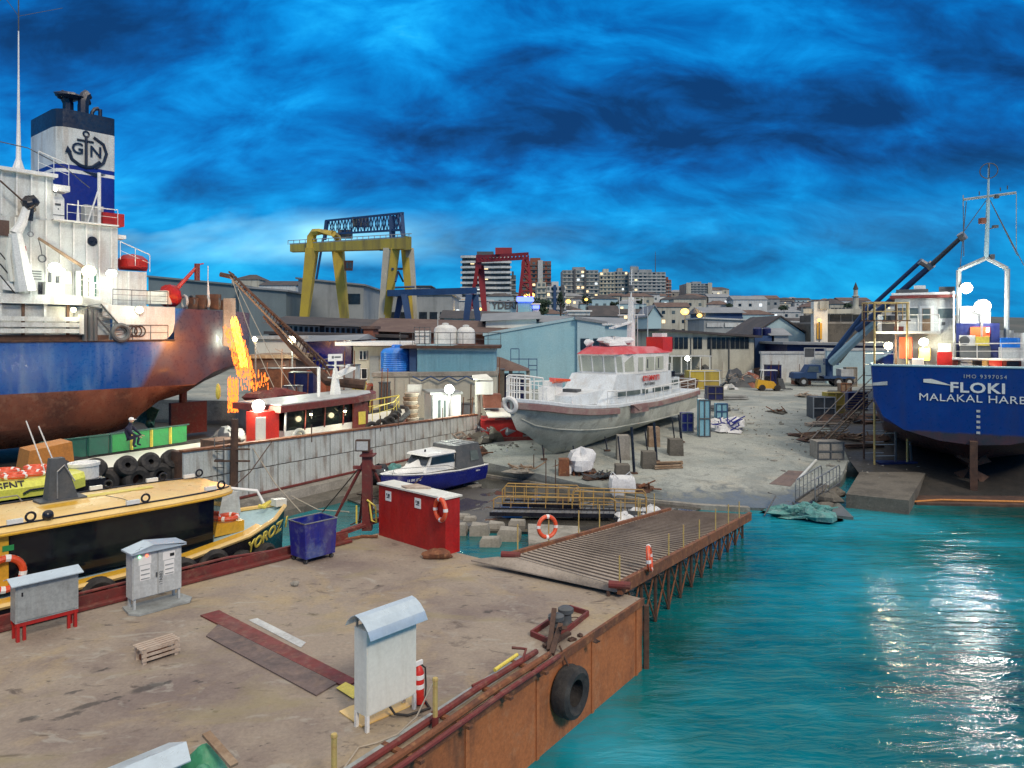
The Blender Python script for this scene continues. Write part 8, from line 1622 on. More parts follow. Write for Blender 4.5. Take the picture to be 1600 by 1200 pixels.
# blue gabled warehouse
e, Fr, Lx, zt = bld('blue_warehouse', 'big pale blue warehouse with sloping roof line behind the pilot boat', 757, 901, 525, 78, 24, 'wall_blue', roof='flat', rm='pale_blue', yt2=499, skew=-.06, over=.15)
bld('blue_warehouse_wing', 'lighter side wing of the pale blue warehouse', 902, 945, 499, 77, 22, 'pale_blue', roof='flat', rm='roof_grey', yt2=507, over=.25, wins=(1, 2), wsz=(.9, 1.2), wz=(.55, .75), skew=.03)
e, Fr, Lx, zt = bld('white_annex', 'cream annex with dark framed windows above the container platform', 759, 838, 502, 84, 10, 'cream_paint', roof='gable', rm='roof_grey', rh=1.0, over=.6, yt2=498)
for px0, px1, y0, y1, m in ((763, 781, 512, 528, 'glass_grey'), (783, 789, 512, 528, 'cream_paint'), (811, 825, 511, 526, 'glass_dark')): s0, s1 = Fr.s(px0), Fr.s(px1); MB(Fr).box(s0, -.1, Fr.z(y1, s0), s1, -.02, Fr.z(y0, s0)).build('window', m, e, smooth=False)
e, Fr, Lx, zt = bld('roofed_extension', 'pale ridge roofed extension behind the blue warehouse', 838, 980, 503, 88, 14, 'pale_blue', roof='gable', rm='roof_grey', rh=1.0, over=.6, yt2=508)
e = empty('hip_shelter', A(795, 585, 60), 'open shelter with brown hip roof between container and warehouse', 'shelter'); HF = Frame(A(772, 0, 60), (1, 0)); zr_ = HF.z(579, 0)
MB(HF).hexa([(-.6, -.6, zr_), (2.9, -.6, zr_), (2.9, 4, zr_), (-.6, 4, zr_)], [(-.5, 1.6, zr_+1.2), (.6, 1.6, zr_+1.0), (.6, 1.9, zr_+1.0), (-.5, 1.9, zr_+1.2)]).build('roof', 'roof_brown', e, smooth=False); MB(HF).box(-.5, 0, 2, .2, 3.5, zr_).box(.2, 1.5, 2, 2.5, 3.5, zr_-.4).build('walls', 'navy', e, smooth=False)
for a in (1.2, 2.6): MB(HF).box(a, -.3, 2, a+.3, 0, zr_).build('post', 'concrete', e, smooth=False)
e = empty('scaffold', A(818, 580, 74), 'light scaffold frame standing before the pale blue warehouse', 'scaffold'); sc2 = MB()
for px, y0 in ((798, 545), (811, 545), (826, 560), (839, 560)): sc2.bar(A(px, y0, 74), A(px, 590, 74), .05, 4)
for y_, x0, x1 in ((545, 798, 811), (561, 798, 839), (571, 826, 839), (578, 812, 839)): sc2.bar(A(x0, y_, 74), A(x1, y_, 74), .06, 4)
sc2.build('tubes', 'crane_blue', e)
# white ship superstructure and sheds mid distance
bld('white_office', 'white office roofline with a row of dark windows near the pilot boat mast', 888, 922, 487, 150, 10, 'white_paint', roof='flat', rm='white_clean', wins=(2, 6), wz=(.6, .95))
bld('dark_roof_store', 'low store with long dark roof behind the pilot boat mast', 925, 968, 494, 165, 12, 'stucco_grey', roof='gable', rm='roof_dark', rh=2.6, wins=(1, 8), wz=(.6, .9))
bld('blue_gable_store', 'blue-grey gabled store right of the pilot boat mast', 1012, 1033, 496, 140, 12, 'pale_blue', roof='front', rm='roof_grey', rh=2.2)
bpy.data.objects['blue_gable_store']['label'] = 'blue-grey gabled store beside the pilot boat mast'
# cream row building
e, Fr, Lx, zt = bld('cream_row_building', 'long cream two-storey yard building with narrow dark windows', 1036, 1178, 517, 96, 12, 'stucco', roof='flat', rm='roof_dark', yt2=528, skew=.12, over=.8, wins=None)
for i in range(18):
    a = Lx*(.04+.93*i/18)
    if i in (5, 8): continue
    p = Fr(a, -.02, 5.9); o = win_obj(.55, 1.5, 'glass_dark', e, p.x, p.y, p.z); o.rotation_euler.z = atan2(Fr.u.y, Fr.u.x)
for a in (Lx*.30, Lx*.52, Lx*.72): MB(Fr).box(a-.06, -.15, 2, a+.06, -.01, zt-.9).build('drainpipe', 'dark_grey', e, smooth=False)
MB(Fr).box(-.3, -3.5, 5.0, Lx*.42, -.05, 5.12).build('canopy', 'light_grey', e, smooth=False)
for k in range(5): MB(Fr).bar((Lx*.1*k, -3.4, 2), (Lx*.1*k, -3.4, 5.0), .09, 5).build('canopy_post', 'cream_paint', e); 
for i, (px, yb, wp_, hp, m, lb) in enumerate(((1060, 588, 14, 26, 'cream_paint', 'pale doorway kiosk under the canopy of the cream building'), (1088, 590, 26, 30, 'wood', 'tilted brown panel leaning beside the kiosk'), (1145, 584, 34, 12, 'green_dark', 'dark green skip before the cream building'), (1148, 573, 36, 16, 'navy', 'dark tarpaulin stall behind the green skip'), (1180, 585, 30, 20, 'orange_red', 'weathered red tank beside the green skip'), (1186, 566, 26, 18, 'stucco', 'small cream hut behind the red tank'), (1065, 600, 22, 14, 'stucco_grey', 'grey workbench clutter behind the pilot boat stern'), (1115, 598, 22, 18, 'light_grey', 'pale appliance crates beside the wire cage'))):
    c = YG(px, yb); w_ = wp_/F_*c.y; h = hp/F_*c.y; nm = ['kiosk', 'leaning_panel', 'skip', 'market_stall', 'red_tank', 'hut', 'workbench', 'appliance_crate'][i]
    e = empty(nm, c, lb, nm.replace('_', ' ')); MB().hexa([(c.x-w_/2, c.y, c.z), (c.x+w_/2, c.y, c.z), (c.x+w_/2, c.y+2, c.z), (c.x-w_/2, c.y+2, c.z)], [(c.x-w_/2*.9, c.y+.2, c.z+h), (c.x+w_/2*.95, c.y+.2, c.z+h*.93), (c.x+w_/2*.95, c.y+2, c.z+h*.93), (c.x-w_/2*.9, c.y+2, c.z+h)]).build('body', m, e, smooth=False)
    MB().box(c.x-w_/2-.1, c.y-.1, c.z+h+.01, c.x+w_/2+.1, c.y+2.2, c.z+h+.12).build('top', 'roof_grey' if i in (3, 5, 7) else 'dark_grey', e, smooth=False); MB().box(c.x-w_*.2, c.y-.06, c.z+h*.2, c.x+w_*.1, c.y-.01, c.z+h*.7).build('front_panel', 'dark_grey' if i != 4 else 'brick', e, smooth=False)
# sign warehouses and gabled workshop
e, Fr, Lx, zt = bld('sign_warehouse', 'long grey warehouse carrying three sign boards', 1100, 1290, 498, 150, 14, 'stucco_grey', roof='flat', rm='light_grey', yt2=506, wins=(1, 22), wz=(.35, .62), wsz=(1.3, 1.0))
for px0, px1, m in ((1104, 1130, 'light_grey'), (1132, 1160, 'white_paint'), (1161, 1184, 'maroon')): s0, s1 = Fr.s(px0), Fr.s(px1); MB(Fr).box(s0, -.25, Fr.z(511, s0), s1, -.05, Fr.z(504.5, s0)).build('sign_board', m, e, smooth=False)
bld('blue_roof_hall', 'dark blue fronted hall above the sign boards', 1102, 1160, 489, 175, 14, 'crane_blue', roof='gable', rm='roof_grey', rh=1.6, over=.8)
bld('gabled_workshop', 'white gabled workshop behind the water drums', 1176, 1262, 525, 112, 14, 'pale_blue', roof='front', rm='roof_dark', rh=2.9, wins=(1, 6), wz=(.6, .95), wsz=(.9, .8))
bld('drum_shed', 'little shed between the drums and the white wall', 1206, 1232, 524, 100, 6, 'stucco_grey', roof='gable', rm='roof_grey', rh=1.0, wins=(1, 1), wz=(.5, .9))
for i, px in enumerate((1183, 1198)): c = A(px, 524, 101); e = empty('water_drum', c, ['dark blue water drum nearest the cream building', 'dark blue water drum beside the little shed'][i], 'drum', 'dark drums on the shed roof'); MB().lathe(c, [(.55, 0), (.58, .1), (.58, .9), (.3, 1.1)], 14).build('drum_body', 'navy', e); MB().cbox(c-Vector((0, 0, 2.3)), (1.3, 2, 4.5)).build('stand', 'crane_blue', e)
bld('dark_curved_roof', 'low dark blue hull-like roof before the concrete works', 1230, 1398, 538, 92, 10, 'navy', roof='flat', rm='roof_grey', yt2=541, over=.8, base=4.6)
bld('boundary_wall', 'long mottled white boundary wall behind the truck crane', 1190, 1292, 553, 88, .5, 'white_paint', cat='wall', roof='flat', rm='light_grey', over=.1)
bld('boundary_wall', 'blue-grey boundary wall between truck and scaffold', 1292, 1400, 548, 86, .5, 'pale_blue', cat='wall', roof='flat', rm='light_grey', over=.1)
# concrete works with beam
e, Fr, Lx, zt = bld('concrete_works', 'half built concrete works with pale beam and tall column', 1275, 1402, 506, 108, 16, 'dark_concrete', roof='flat', rm='concrete', over=0)
MB(Fr).box(-.8, -1.2, 2, 1.2, -.1, zt+3.2).build('column', 'concrete', e, smooth=False)
for o in e.children:
    if o.name.startswith('column'): o.data.materials[0] = MATS['cream_paint']
MB(Fr).box(-2.2, -.9, Fr.z(490, 0), Lx+.5, -.02, Fr.z(483, 0)).build('beam', 'stucco', e, smooth=False); MB(Fr).box(1.5, .4, zt, Lx, 10, Fr.z(491, 0)).build('upper_wall', 'dark_concrete', e, smooth=False)
MB(Fr).box(-.4, -1.4, Fr.z(530, 0), .3, -1.25, Fr.z(505, 0)).build('pillar_stripe', 'yellow_paint', e, smooth=False); MB(Fr).box(-.1, -1.6, Fr.z(483, 0), 1.2, -.95, Fr.z(471, 0)).build('column_head', 'stucco', e, smooth=False)
for k in range(6): MB(Fr).box(2+k*1.7, .33, zt+.1, 2.15+k*1.7, .40, Fr.z(492, 0)).build('rib', 'concrete', e, smooth=False)
bld('hill_villa', 'dark roofed villa above the concrete works', 1297, 1322, 475, 260, 12, 'stucco', roof='hip', rm='roof_dark', rh=2.2, wins=(2, 4), base=12)
bld('hill_villa', 'long dark roofed house beside the minaret', 1336, 1368, 477, 262, 12, 'stucco_grey', roof='hip', rm='roof_dark', rh=2.2, wins=(2, 5), base=12)
c = A(1337, 480, 262); e = empty('minaret', Vector((c.x, c.y, 14)), 'slender pale minaret with dark pointed cap', 'minaret'); z0 = A(0, 478, 262).z
MB().lathe((c.x, c.y, 12), [(1.6, 0), (1.4, z0-12-1), (.95, z0-12), (.95, A(0, 464, 262).z-12), (1.35, A(0, 463.5, 262).z-12), (1.35, A(0, 462.5, 262).z-12), (.75, A(0, 462, 262).z-12), (.7, A(0, 452, 262).z-12)], 10).build('shaft', 'stucco', e); MB().bar((c.x, c.y, A(0, 452, 262).z), (c.x, c.y, A(0, 441, 262).z), .95, 10, .05).build('spire', 'roof_dark', e)
# hospital-blue building with letters and lit blue tower
e, Fr, Lx, zt = bld('letter_building', 'pale blue building with dark letters on its parapet', 766, 806, 472, 170, 14, 'pale_blue', roof='flat', rm='roof_grey', wins=(2, 6), wz=(.15, .6), wsz=(.8, 2.0)); text('YDERI', 2.1, Fr(Lx*.55, -.15, Fr.z(478, 0)), (1, 0, 0), (0, 0, 1), 'dark_grey', e, 'roof_letters', .05, .06)
e, Fr, Lx, zt = bld('lit_tower', 'pale tower with a glowing blue sign band on top', 809, 832, 470, 168, 8, 'sky_blue', roof='flat', rm='white_clean', wins=(2, 3), wsz=(1.0, 2.4)); MB(Fr).box(-.2, -.5, zt-.2, Lx+.2, -.1, zt+.9).build('blue_sign', 'sign_blue', e, smooth=False); 
e, Fr, Lx, zt = bld('lit_annex', 'small annex with violet lit sign beside the blue lit tower', 833, 842, 476, 168, 8, 'light_grey', roof='flat', rm='white_clean'); MB(Fr).box(-.1, -.4, zt-.9, Lx+.1, -.1, zt-.2).build('violet_sign', 'sign_blue', e, smooth=False)
bld('low_roof_shed', 'low shed with brown roof in front of the blue gantry', 600, 700, 508, 98, 10, 'roof_dark', roof='flat', rm='roof_brown')
bld('white_low_hall', 'white low hall with lit canopy behind the blue gantry leg', 702, 760, 497, 160, 12, 'light_grey', roof='flat', rm='white_clean', wins=(1, 5), lit=.2)
bld('glass_front_hall', 'glass fronted hall behind the red crane leg', 702, 770, 470, 230, 14, 'light_grey', roof='flat', rm='white_clean', wins=(2, 9), wsz=(2.2, 2.0), lit=.25, base=4)
bld('pale_gable_hall', 'pale low gable roof in front of the letter building', 694, 790, 497, 120, 12, 'pale_blue', roof='gable', rm='roof_dark', rh=1.5, yt2=500, over=.8)
# ================================================================== CRANES
def leg(mb, p, q, w0, w1):
    p, q = Vector(p), Vector(q); mb.hexa([p+Vector((-w0, -w0, 0)), p+Vector((w0, -w0, 0)), p+Vector((w0, w0, 0)), p+Vector((-w0, w0, 0))], [q+Vector((-w1, -w1, 0)), q+Vector((w1, -w1, 0)), q+Vector((w1, w1, 0)), q+Vector((-w1, w1, 0))])
e = empty('gantry_crane', A(555, 545, 108), 'huge yellow goliath gantry crane with four splayed legs', 'gantry crane')
Yl, Yr = 118, 98
def yb(px): return lerp(Yl, Yr, (px-450)/(645-450))
def gp(px, py, dy=0): return A(px, py, yb(px)+dy)
m_ = MB()
for dy in (0, 6): 
    L0, L1 = gp(453, 382, dy), gp(634, 371, dy); L2, L3 = gp(453, 393, dy), gp(634, 388.5, dy)
    th = Vector((0, 1.6, 0)); MB().hexa([L2, L3, L3+th, L2+th], [L0, L1, L1+th, L0+th]).build('girder', 'crane_yellow', e, smooth=False)
MB().hexa([gp(630, 390), gp(643, 390), gp(643, 390, 8), gp(630, 390, 8)], [gp(630, 368), gp(643, 370), gp(643, 370, 8), gp(630, 368, 8)]).build('end_tie', 'crane_yellow', e, smooth=False)
for (x0, y0, x1, y1, dy) in ((488, 388, 470, 505, 0), (528, 388, 543, 505, 6.5)): l_ = MB(); leg(l_, gp(x1, y1+40, dy), gp(x0, y0, dy), .5, .85); l_.build('leg', 'crane_yellow', e, smooth=False)
for (x0, y0, x1, y1, dy, m) in ((606, 388, 594, 505, 0, 'concrete'), (618, 388, 600, 505, .8, 'crane_yellow'), (633, 388, 645, 505, 6.5, 'crane_yellow'), (640, 388, 650, 500, 7.2, 'concrete')):
    l_ = MB(); leg(l_, gp(x1, y1+30, dy), gp(x0, y0, dy), .42, .55); l_.build('leg', m if m != 'concrete' else 'stucco', e, smooth=False)
mb = MB(); mb.tube([gp(487, 392), gp(487, 370), gp(491, 363), gp(500, 362), gp(521, 365), gp(528, 372, 6), gp(529, 392, 6)], [.95, .8, .6, .5, .5, .55, .7], 6).build('portal_arch', 'crane_yellow', e)
text('CELIKTRANS', 1.25, gp(553, 381.5)+Vector((0, -.1, 0)), gp(600, 379)-gp(500, 384), (0, 0, 1), 'crane_lettering' if 'crane_lettering' in MATS else 'roof_brown', e, 'beam_lettering', .03, .02)
MB().hexa([gp(538, 423, 3), gp(551, 423, 3), gp(551, 423, 6), gp(538, 423, 6)], [gp(537, 407, 3), gp(552, 407, 3), gp(552, 407, 6), gp(537, 407, 6)]).build('operator_cabin', 'brick', e, smooth=False)
for x0 in (541, 546): MB().slab([gp(x0, 419, 2.95), gp(x0+3.5, 419, 2.95), gp(x0+3.5, 410, 2.95), gp(x0, 410, 2.95)], (0, .1, 0)).build('cabin_window', 'glass_grey', e, smooth=False)
MB().slab([gp(452, 382, 0), gp(632, 371, 0), gp(632, 371, .3), gp(452, 382, .3)], (0, 0, .15)).build('walkway', 'grey_paint', e, smooth=False)
rr_ = MB(); 
for px in range(450, 645, 9): yy = lerp(382, 371, (px-453)/181); rr_.bar(gp(px, yy), gp(px, yy-6), .06, 4)
rr_.bar(gp(450, 376), gp(643, 365), .06, 4); rr_.build('walkway_railing', 'grey_paint', e)
tb_ = MB(); tb_.bar(gp(613, 420), gp(630, 420, 6), .18, 5).bar(gp(618, 440), gp(622, 424, 3), .14, 5).bar(gp(630, 440, 6), gp(622, 424, 3), .14, 5).bar(gp(600, 450), gp(648, 448, 6), .15, 5); tb_.build('leg_bracing', 'crane_blue', e)
MB().hexa([gp(593, 392), gp(613, 392), gp(613, 392, 2), gp(593, 392, 2)], [gp(595, 386), gp(613, 386), gp(613, 386, 2), gp(595, 386, 2)]).build('bogie', 'dark_grey', e, smooth=False)
# blue lattice gantry behind
e = empty('lattice_gantry', A(570, 545, 135), 'dark blue lattice gantry rising behind the yellow crane', 'gantry crane')
def lp(px, py, dy=0): return A(px, py, lerp(140, 118, (px-510)/120)+dy)
lt = MB()
for dy in (0, 4):
    for y0, y1 in ((345, 333), (366, 359)): lt.beam(lp(509, y0, dy), lp(630, y1, dy), .3, .35)
    n_ = 12
    for k in range(n_):
        x0, x1 = lerp(509, 630, k/n_), lerp(509, 630, (k+1)/n_); xm = (x0+x1)/2; t0, t1, tm = k/n_, (k+1)/n_, (k+.5)/n_
        T_ = lambda t: lerp(345, 333, t); B_2 = lambda t: lerp(366, 359, t)
        lt.beam(lp(x0, B_2(t0), dy), lp(xm, T_(tm), dy), .13).beam(lp(xm, T_(tm), dy), lp(x1, B_2(t1), dy), .13).beam(lp(x0, T_(t0), dy), lp(x0, B_2(t0), dy), .14).beam(lp(x0, T_(t0), dy), lp(xm, B_2(tm), dy), .11).beam(lp(xm, B_2(tm), dy), lp(x1, T_(t1), dy), .11)
        if dy == 0: lt.beam(lp(x0, T_(t0)), lp(x0, T_(t0), 4), .12)
lt.build('lattice_girder', 'crane_blue', e, smooth=False)
for (x0, y0, x1, y1, dy, w_) in ((511, 345, 507, 375, 0, .8), (613, 338, 613, 372, 0, 1.1), (628, 333, 632, 378, 0, .6), (620, 334, 630, 372, 3, .6), (505, 372, 493, 445, 2, .45), (632, 378, 646, 540, 4, .6), (493, 440, 496, 540, 2, .7)): l_ = MB(); leg(l_, lp(x1, y1, dy), lp(x0, y0, dy), w_*.38, w_*.45); l_.build('leg', 'crane_blue' if y1 < 500 else 'grey_paint', e, smooth=False)
MB().cbox(lp(540, 366, 2), (2.2, 2, 1.4)).cbox(lp(564, 347, 2), (2.6, 2, 1.6)).build('trolley', 'dark_grey', e)
# blue small gantry
e = empty('portal_crane', A(680, 540, 92), 'low dark blue portal crane with slanted legs before the towers', 'gantry crane')
def bp(px, py, dy=0): return A(px, py, 100-.06*(px-610)+dy)
MB().hexa([bp(605, 463), bp(745, 459), bp(745, 459, 3), bp(605, 463, 3)], [bp(605, 453), bp(745, 449), bp(745, 449, 3), bp(605, 453, 3)]).build('girder', 'crane_blue', e, smooth=False)
for (x0, y0, x1, y1, dy) in ((733, 460, 724, 540, 0), (742, 460, 752, 540, 3), (627, 460, 612, 540, 3), (632, 460, 645, 540, 0)): l_ = MB(); leg(l_, bp(x1, y1, dy), bp(x0, y0, dy), .3, .42); l_.build('leg', 'crane_blue', e, smooth=False)
# red gantry
e = empty('portal_crane', A(780, 540, 200), 'red lattice portal crane standing before the striped tower', 'gantry crane')
def rp2(px, py, dy=0): return A(px, py, 205-.15*(px-745)+dy)
MB().hexa([rp2(745, 404), rp2(826, 399), rp2(826, 399, 4), rp2(745, 404, 4)], [rp2(745, 399), rp2(826, 394), rp2(826, 394, 4), rp2(745, 399, 4)]).build('girder', 'crane_red', e, smooth=False)
lt = MB()
for k in range(14): x0, x1 = lerp(745, 826, k/14), lerp(745, 826, (k+1)/14); y0, y1 = lerp(404, 399, k/14), lerp(404, 399, (k+1)/14); lt.beam(rp2(x0, y0), rp2((x0+x1)/2, y0+5), .35).beam(rp2((x0+x1)/2, y0+5), rp2(x1, y1), .35)
lt.beam(rp2(745, 409), rp2(826, 404), .5).build('lattice', 'crane_red', e, smooth=False)
MB().hexa([rp2(742, 420), rp2(752, 420), rp2(752, 420, 4), rp2(742, 420, 4)], [rp2(744, 398), rp2(753, 398), rp2(753, 398, 4), rp2(744, 398, 4)]).build('head', 'crane_red', e, smooth=False)
for (x0, y0, x1, y1, w0, w1, dy) in ((751, 415, 760, 520, .6, .95, 3), (746, 418, 728, 520, .3, .5, 0), (819, 402, 805, 520, .3, .45, 0), (824, 402, 836, 520, .3, .45, 4)): l_ = MB(); leg(l_, rp2(x1, y1, dy), rp2(x0, y0, dy), w0, w1); l_.build('leg', 'crane_red', e, smooth=False)
lt = MB()
for k in range(9):
    t0, t1 = k/9, (k+1)/9; a = rp2(lerp(819, 805, t0), lerp(402, 520, t0)); b = rp2(lerp(824, 836, t1), lerp(402, 520, t1), 4); c = rp2(lerp(824, 836, t0), lerp(402, 520, t0), 4); lt.beam(a, c, .3).beam(a, b, .25)
l2 = MB()
for k in range(8): t0, t1 = k/8, (k+1)/8; l2.beam(rp2(lerp(746, 728, t0), lerp(418, 520, t0)), rp2(lerp(749, 734, t1), lerp(418, 520, t1), 1), .3).beam(rp2(lerp(749, 734, t1), lerp(418, 520, t1), 1), rp2(lerp(746, 728, t1), lerp(418, 520, t1)), .3)
lt.build('leg_lattice', 'crane_red', e, smooth=False); l2.build('leg_lattice', 'crane_red', e, smooth=False)
MB().cbox(rp2(787, 393, 2), (4.5, 3, 1.8)).build('trolley', 'crane_red', e)
# ================================================================== TOWERS
def tower(name, label, px0, px1, yt, Y, base, m, floors, cols, band='light_grey', wm=('glass_dark', 'glass_grey', 'glass_grey'), lit=.1, style='grid', depth=22, strip=None):
    X0, X1 = (px0-800)/F_*Y, (px1-800)/F_*Y; zt = CH-(yt-HZ)/F_*Y; L = X1-X0; e = empty(name, (X0+L/2, Y+depth/2, base), label, 'tower block'); fh = (zt-base)/floors
    MB().box(X0, Y, base-3, X1, Y+depth, zt).build('wall', m, e, smooth=False); MB().box(X0+L*.3, Y+4, zt, X0+L*.65, Y+12, zt+fh*.9).build('lift_house', m, e, smooth=False)
    if style == 'wave':
        for f in range(floors):
            z = base+fh*(f+.45); n_ = 10; t0 = MB(); pts = [(X0-.8+(L+1.6)*k/n_, Y-2.2-1.0*sin(k*1.1+f*.5)) for k in range(n_+1)]
            t0.slab([(x, y, z) for x, y in pts]+[(X1+.8, Y-.1, z), (X0-.8, Y-.1, z)], (0, 0, fh*.42)); t0.build('balcony', band if f != 3 else 'sign_orange', e, smooth=False)
    elif style == 'grid':
        for f in range(1, floors): MB().box(X0-.15, Y-.55, base+fh*f-.28, X1+.15, Y-.01, base+fh*f+.18).build('floor_band', band, e, smooth=False)
    if strip:
        for s0, s1, sm in strip: MB().box(X0+L*s0, Y-1.1, base, X0+L*s1, Y-.56, zt+.5).build('facade_strip', sm, e, smooth=False)
    cw = L/cols*.56; chh = fh*.5
    for f in range(floors):
        for c in range(cols):
            mm = 'win_lit' if rw_.random() < lit*.4 else ('win_cool' if rw_.random() < lit*.2 else rw_.choice(wm))
            o = win_obj(cw, chh, mm, e, X0+L*(c+.5)/cols, Y-.03, base+fh*(f+.28)); 
            if mm[:3] == 'win': o['label'] = 'lit window'
    return e
YT = 520
tower('tower_block', 'tall tower with wavy white balconies and one glowing orange floor', 722, 797, 399, 430, 14, 'dark_grey', 13, 7, style='wave', band='white_paint', wm=('glass_dark', 'glass_grey'), lit=.12)
tower('tower_block', 'slim dark tower half hidden by the wavy balcony tower', 797, 806, 430, 440, 16, 'dark_grey', 9, 2, lit=.05)
tower('tower_block', 'dark brown tower beside the red portal crane', 815, 861, 408, 470, 18, 'brick', 13, 6, band='dark_grey', lit=.08, strip=((.55, .72, 'light_grey'),))
tower('tower_block', 'wide pale tower with dark central frame and lit windows', 879, 935, 422, 520, 22, 'stucco_grey', 11, 8, band='stucco', lit=.22, strip=((.30, .36, 'dark_grey'), (.60, .66, 'dark_grey')))
tower('tower_block', 'cream and grey tower just before the pilot boat mast', 937, 960, 425, 540, 24, 'stucco', 10, 4, band='stucco', lit=.18)
tower('tower_block', 'grey twin of the cream tower with green tinted centre', 960.5, 981, 424, 545, 24, 'stucco_grey', 10, 4, band='stucco', lit=.14)
tower('tower_block', 'broad pale slab tower with long balconies behind the mast', 983, 1040, 425, 540, 24, 'stucco_grey', 12, 8, band='white_paint', lit=.12)
tower('tower_block', 'narrow brown tower hugging the broad slab tower', 1040.5, 1049, 437, 545, 24, 'brick', 9, 2, lit=.25)
tower('tower_block', 'tower standing alone with cream side strips on the hill', 1072, 1112, 443, 540, 24, 'stucco_grey', 11, 7, band='stucco_grey', lit=.1, strip=((0, .18, 'stucco'), (.84, 1.0, 'stucco')))
tower('mid_rise_block', 'cream mid-rise with column of dark windows beside the dark tower', 839, 853, 441, 330, 11, 'stucco', 8, 2, band='stucco', lit=.05)
tower('mid_rise_block', 'white mid-rise with dark corner bays at the foot of the towers', 854, 884, 447, 335, 11, 'light_grey', 7, 5, band='light_grey', lit=.1, strip=((.35, .5, 'crane_blue'), (.75, .9, 'dark_grey')))
e = empty('radio_mast', A(1024, 425, 560), 'thin radio mast on top of the broad slab tower', 'mast'); MB().bar(A(1024, 426, 556), A(1024, 393, 556), .35, 5, .15).build('mast', 'dark_grey', e)
e = empty('rooftop_aerials', A(990, 425, 556), 'cluster of short aerials on the broad slab tower roof', 'aerials'); am = MB()
for px in (986, 989, 992, 995): am.bar(A(px, 425, 556), A(px, 415, 556), .25, 4)
am.cbox(A(991, 421, 556), (6, 3, 4)).build('aerial_frame', 'stucco_grey', e)
# ================================================================== HILLSIDE HOUSES
ordw = ['first', 'second', 'third', 'fourth', 'fifth', 'sixth', 'seventh', 'eighth', 'ninth', 'tenth', 'eleventh', 'twelfth', 'thirteenth', 'fourteenth', 'fifteenth', 'sixteenth', 'seventeenth', 'eighteenth', 'nineteenth', 'twentieth', 'twenty-first', 'twenty-second', 'twenty-third', 'twenty-fourth', 'twenty-fifth', 'twenty-sixth', 'twenty-seventh', 'twenty-eighth', 'twenty-ninth', 'thirtieth']
hcol = [('stucco', 'cream'), ('stucco_grey', 'grey'), ('light_grey', 'pale grey'), ('white_paint', 'white'), ('pale_blue', 'bluish'), ('concrete', 'drab'), ('cream_paint', 'ivory')]
rh_ = random.Random(77)
rows = [(300, 700, 1290, 'lowest', 9), (345, 660, 1310, 'second lowest', 9), (392, 640, 1330, 'third', 9.5), (440, 640, 1350, 'fourth', 10), (492, 640, 1370, 'fifth', 10.5), (548, 640, 1385, 'sixth', 11), (610, 800, 1400, 'seventh', 11), (680, 860, 1400, 'top', 11)]
for Y, p0, p1, rn, hm_ in rows:
    px = p0; i = 0
    while px < p1 and i < 30:
        w_ = rh_.uniform(10, 17); wpx = w_/Y*F_; yy = Y+rh_.uniform(-12, 12); X = (px+wpx/2-800)/F_*yy; base = hill_z(X, yy); st_n = rh_.choice((2, 3, 3, 4, 4, 5)); hgt = st_n*2.9
        if px > 1120 and Y > 400: hgt = min(hgt, 8.7)
        cm, cn = rh_.choice(hcol); rf_ = rh_.choice(('flat', 'hip', 'gable', 'hip')); rmn, rmw = rh_.choice((('roof_dark', 'dark'), ('roof_brown', 'brown'), ('roof_grey', 'grey'), ('roof_brown', 'brown')))
        yt = HZ-(base+hgt-CH)*F_/yy; nst = {2: 'two', 3: 'three', 4: 'four', 5: 'five'}[st_n]
        bld('hillside_house', f'{cn} {nst}-storey house under {rmw} {rf_} roof, {rn} hillside row, {ordw[i]} from the cranes', px, px+wpx, yt, yy, 11, cm, cat='house', roof=rf_, rm=rmn, rh=2.0, base=base-1, wins=(min(st_n, 3), 3), wz=(.12, .98), wsz=(1.3, 1.3), lit=.17, group='houses on the hillside', wm=('glass_dark', 'glass_dark', 'glass_grey'))
        px += wpx+rh_.uniform(.5, 3.5); i += 1
def tree(c, h, r, label, seed, group='trees among the houses', m='tree_leaf', n=320, cone=False):
    e = empty('tree', c, label, 'tree', group); c = Vector(c); MB().bar(c-Vector((0, 0, .5)), c+Vector((0, 0, h*.6)), h*.035, 6, h*.015).build('trunk', 'bark', e)
    rd = random.Random(seed); cr_ = MB()
    cl = [(rd.uniform(-.55, .55), rd.uniform(-.55, .55), rd.uniform(-.6, .7), rd.uniform(.28, .5)) for _ in range(9)]
    for k in range(n):
        a, b, z, q = rd.choice(cl); d = Vector((rd.gauss(0, 1), rd.gauss(0, 1), rd.gauss(0, 1))).normalized()*q*rd.uniform(.6, 1)
        zz = (z+d.z)*.5; k_ = (1-(zz+.5)*.75) if cone else 1
        p = c+Vector(((a+d.x)*r*k_, (b+d.y)*r*k_, h*.62+zz*h*.72)); s_ = r*rd.uniform(.10, .2); u = Vector((rd.gauss(0, 1), rd.gauss(0, 1), rd.gauss(0, 1))).normalized(); v = u.orthogonal().normalized()
        cr_.poly([p-u*s_-v*s_*.6, p+u*s_-v*s_*.6, p+u*s_+v*s_*.6, p-u*s_+v*s_*.6])
    cr_.build('crown', m, e, smooth=False); return e
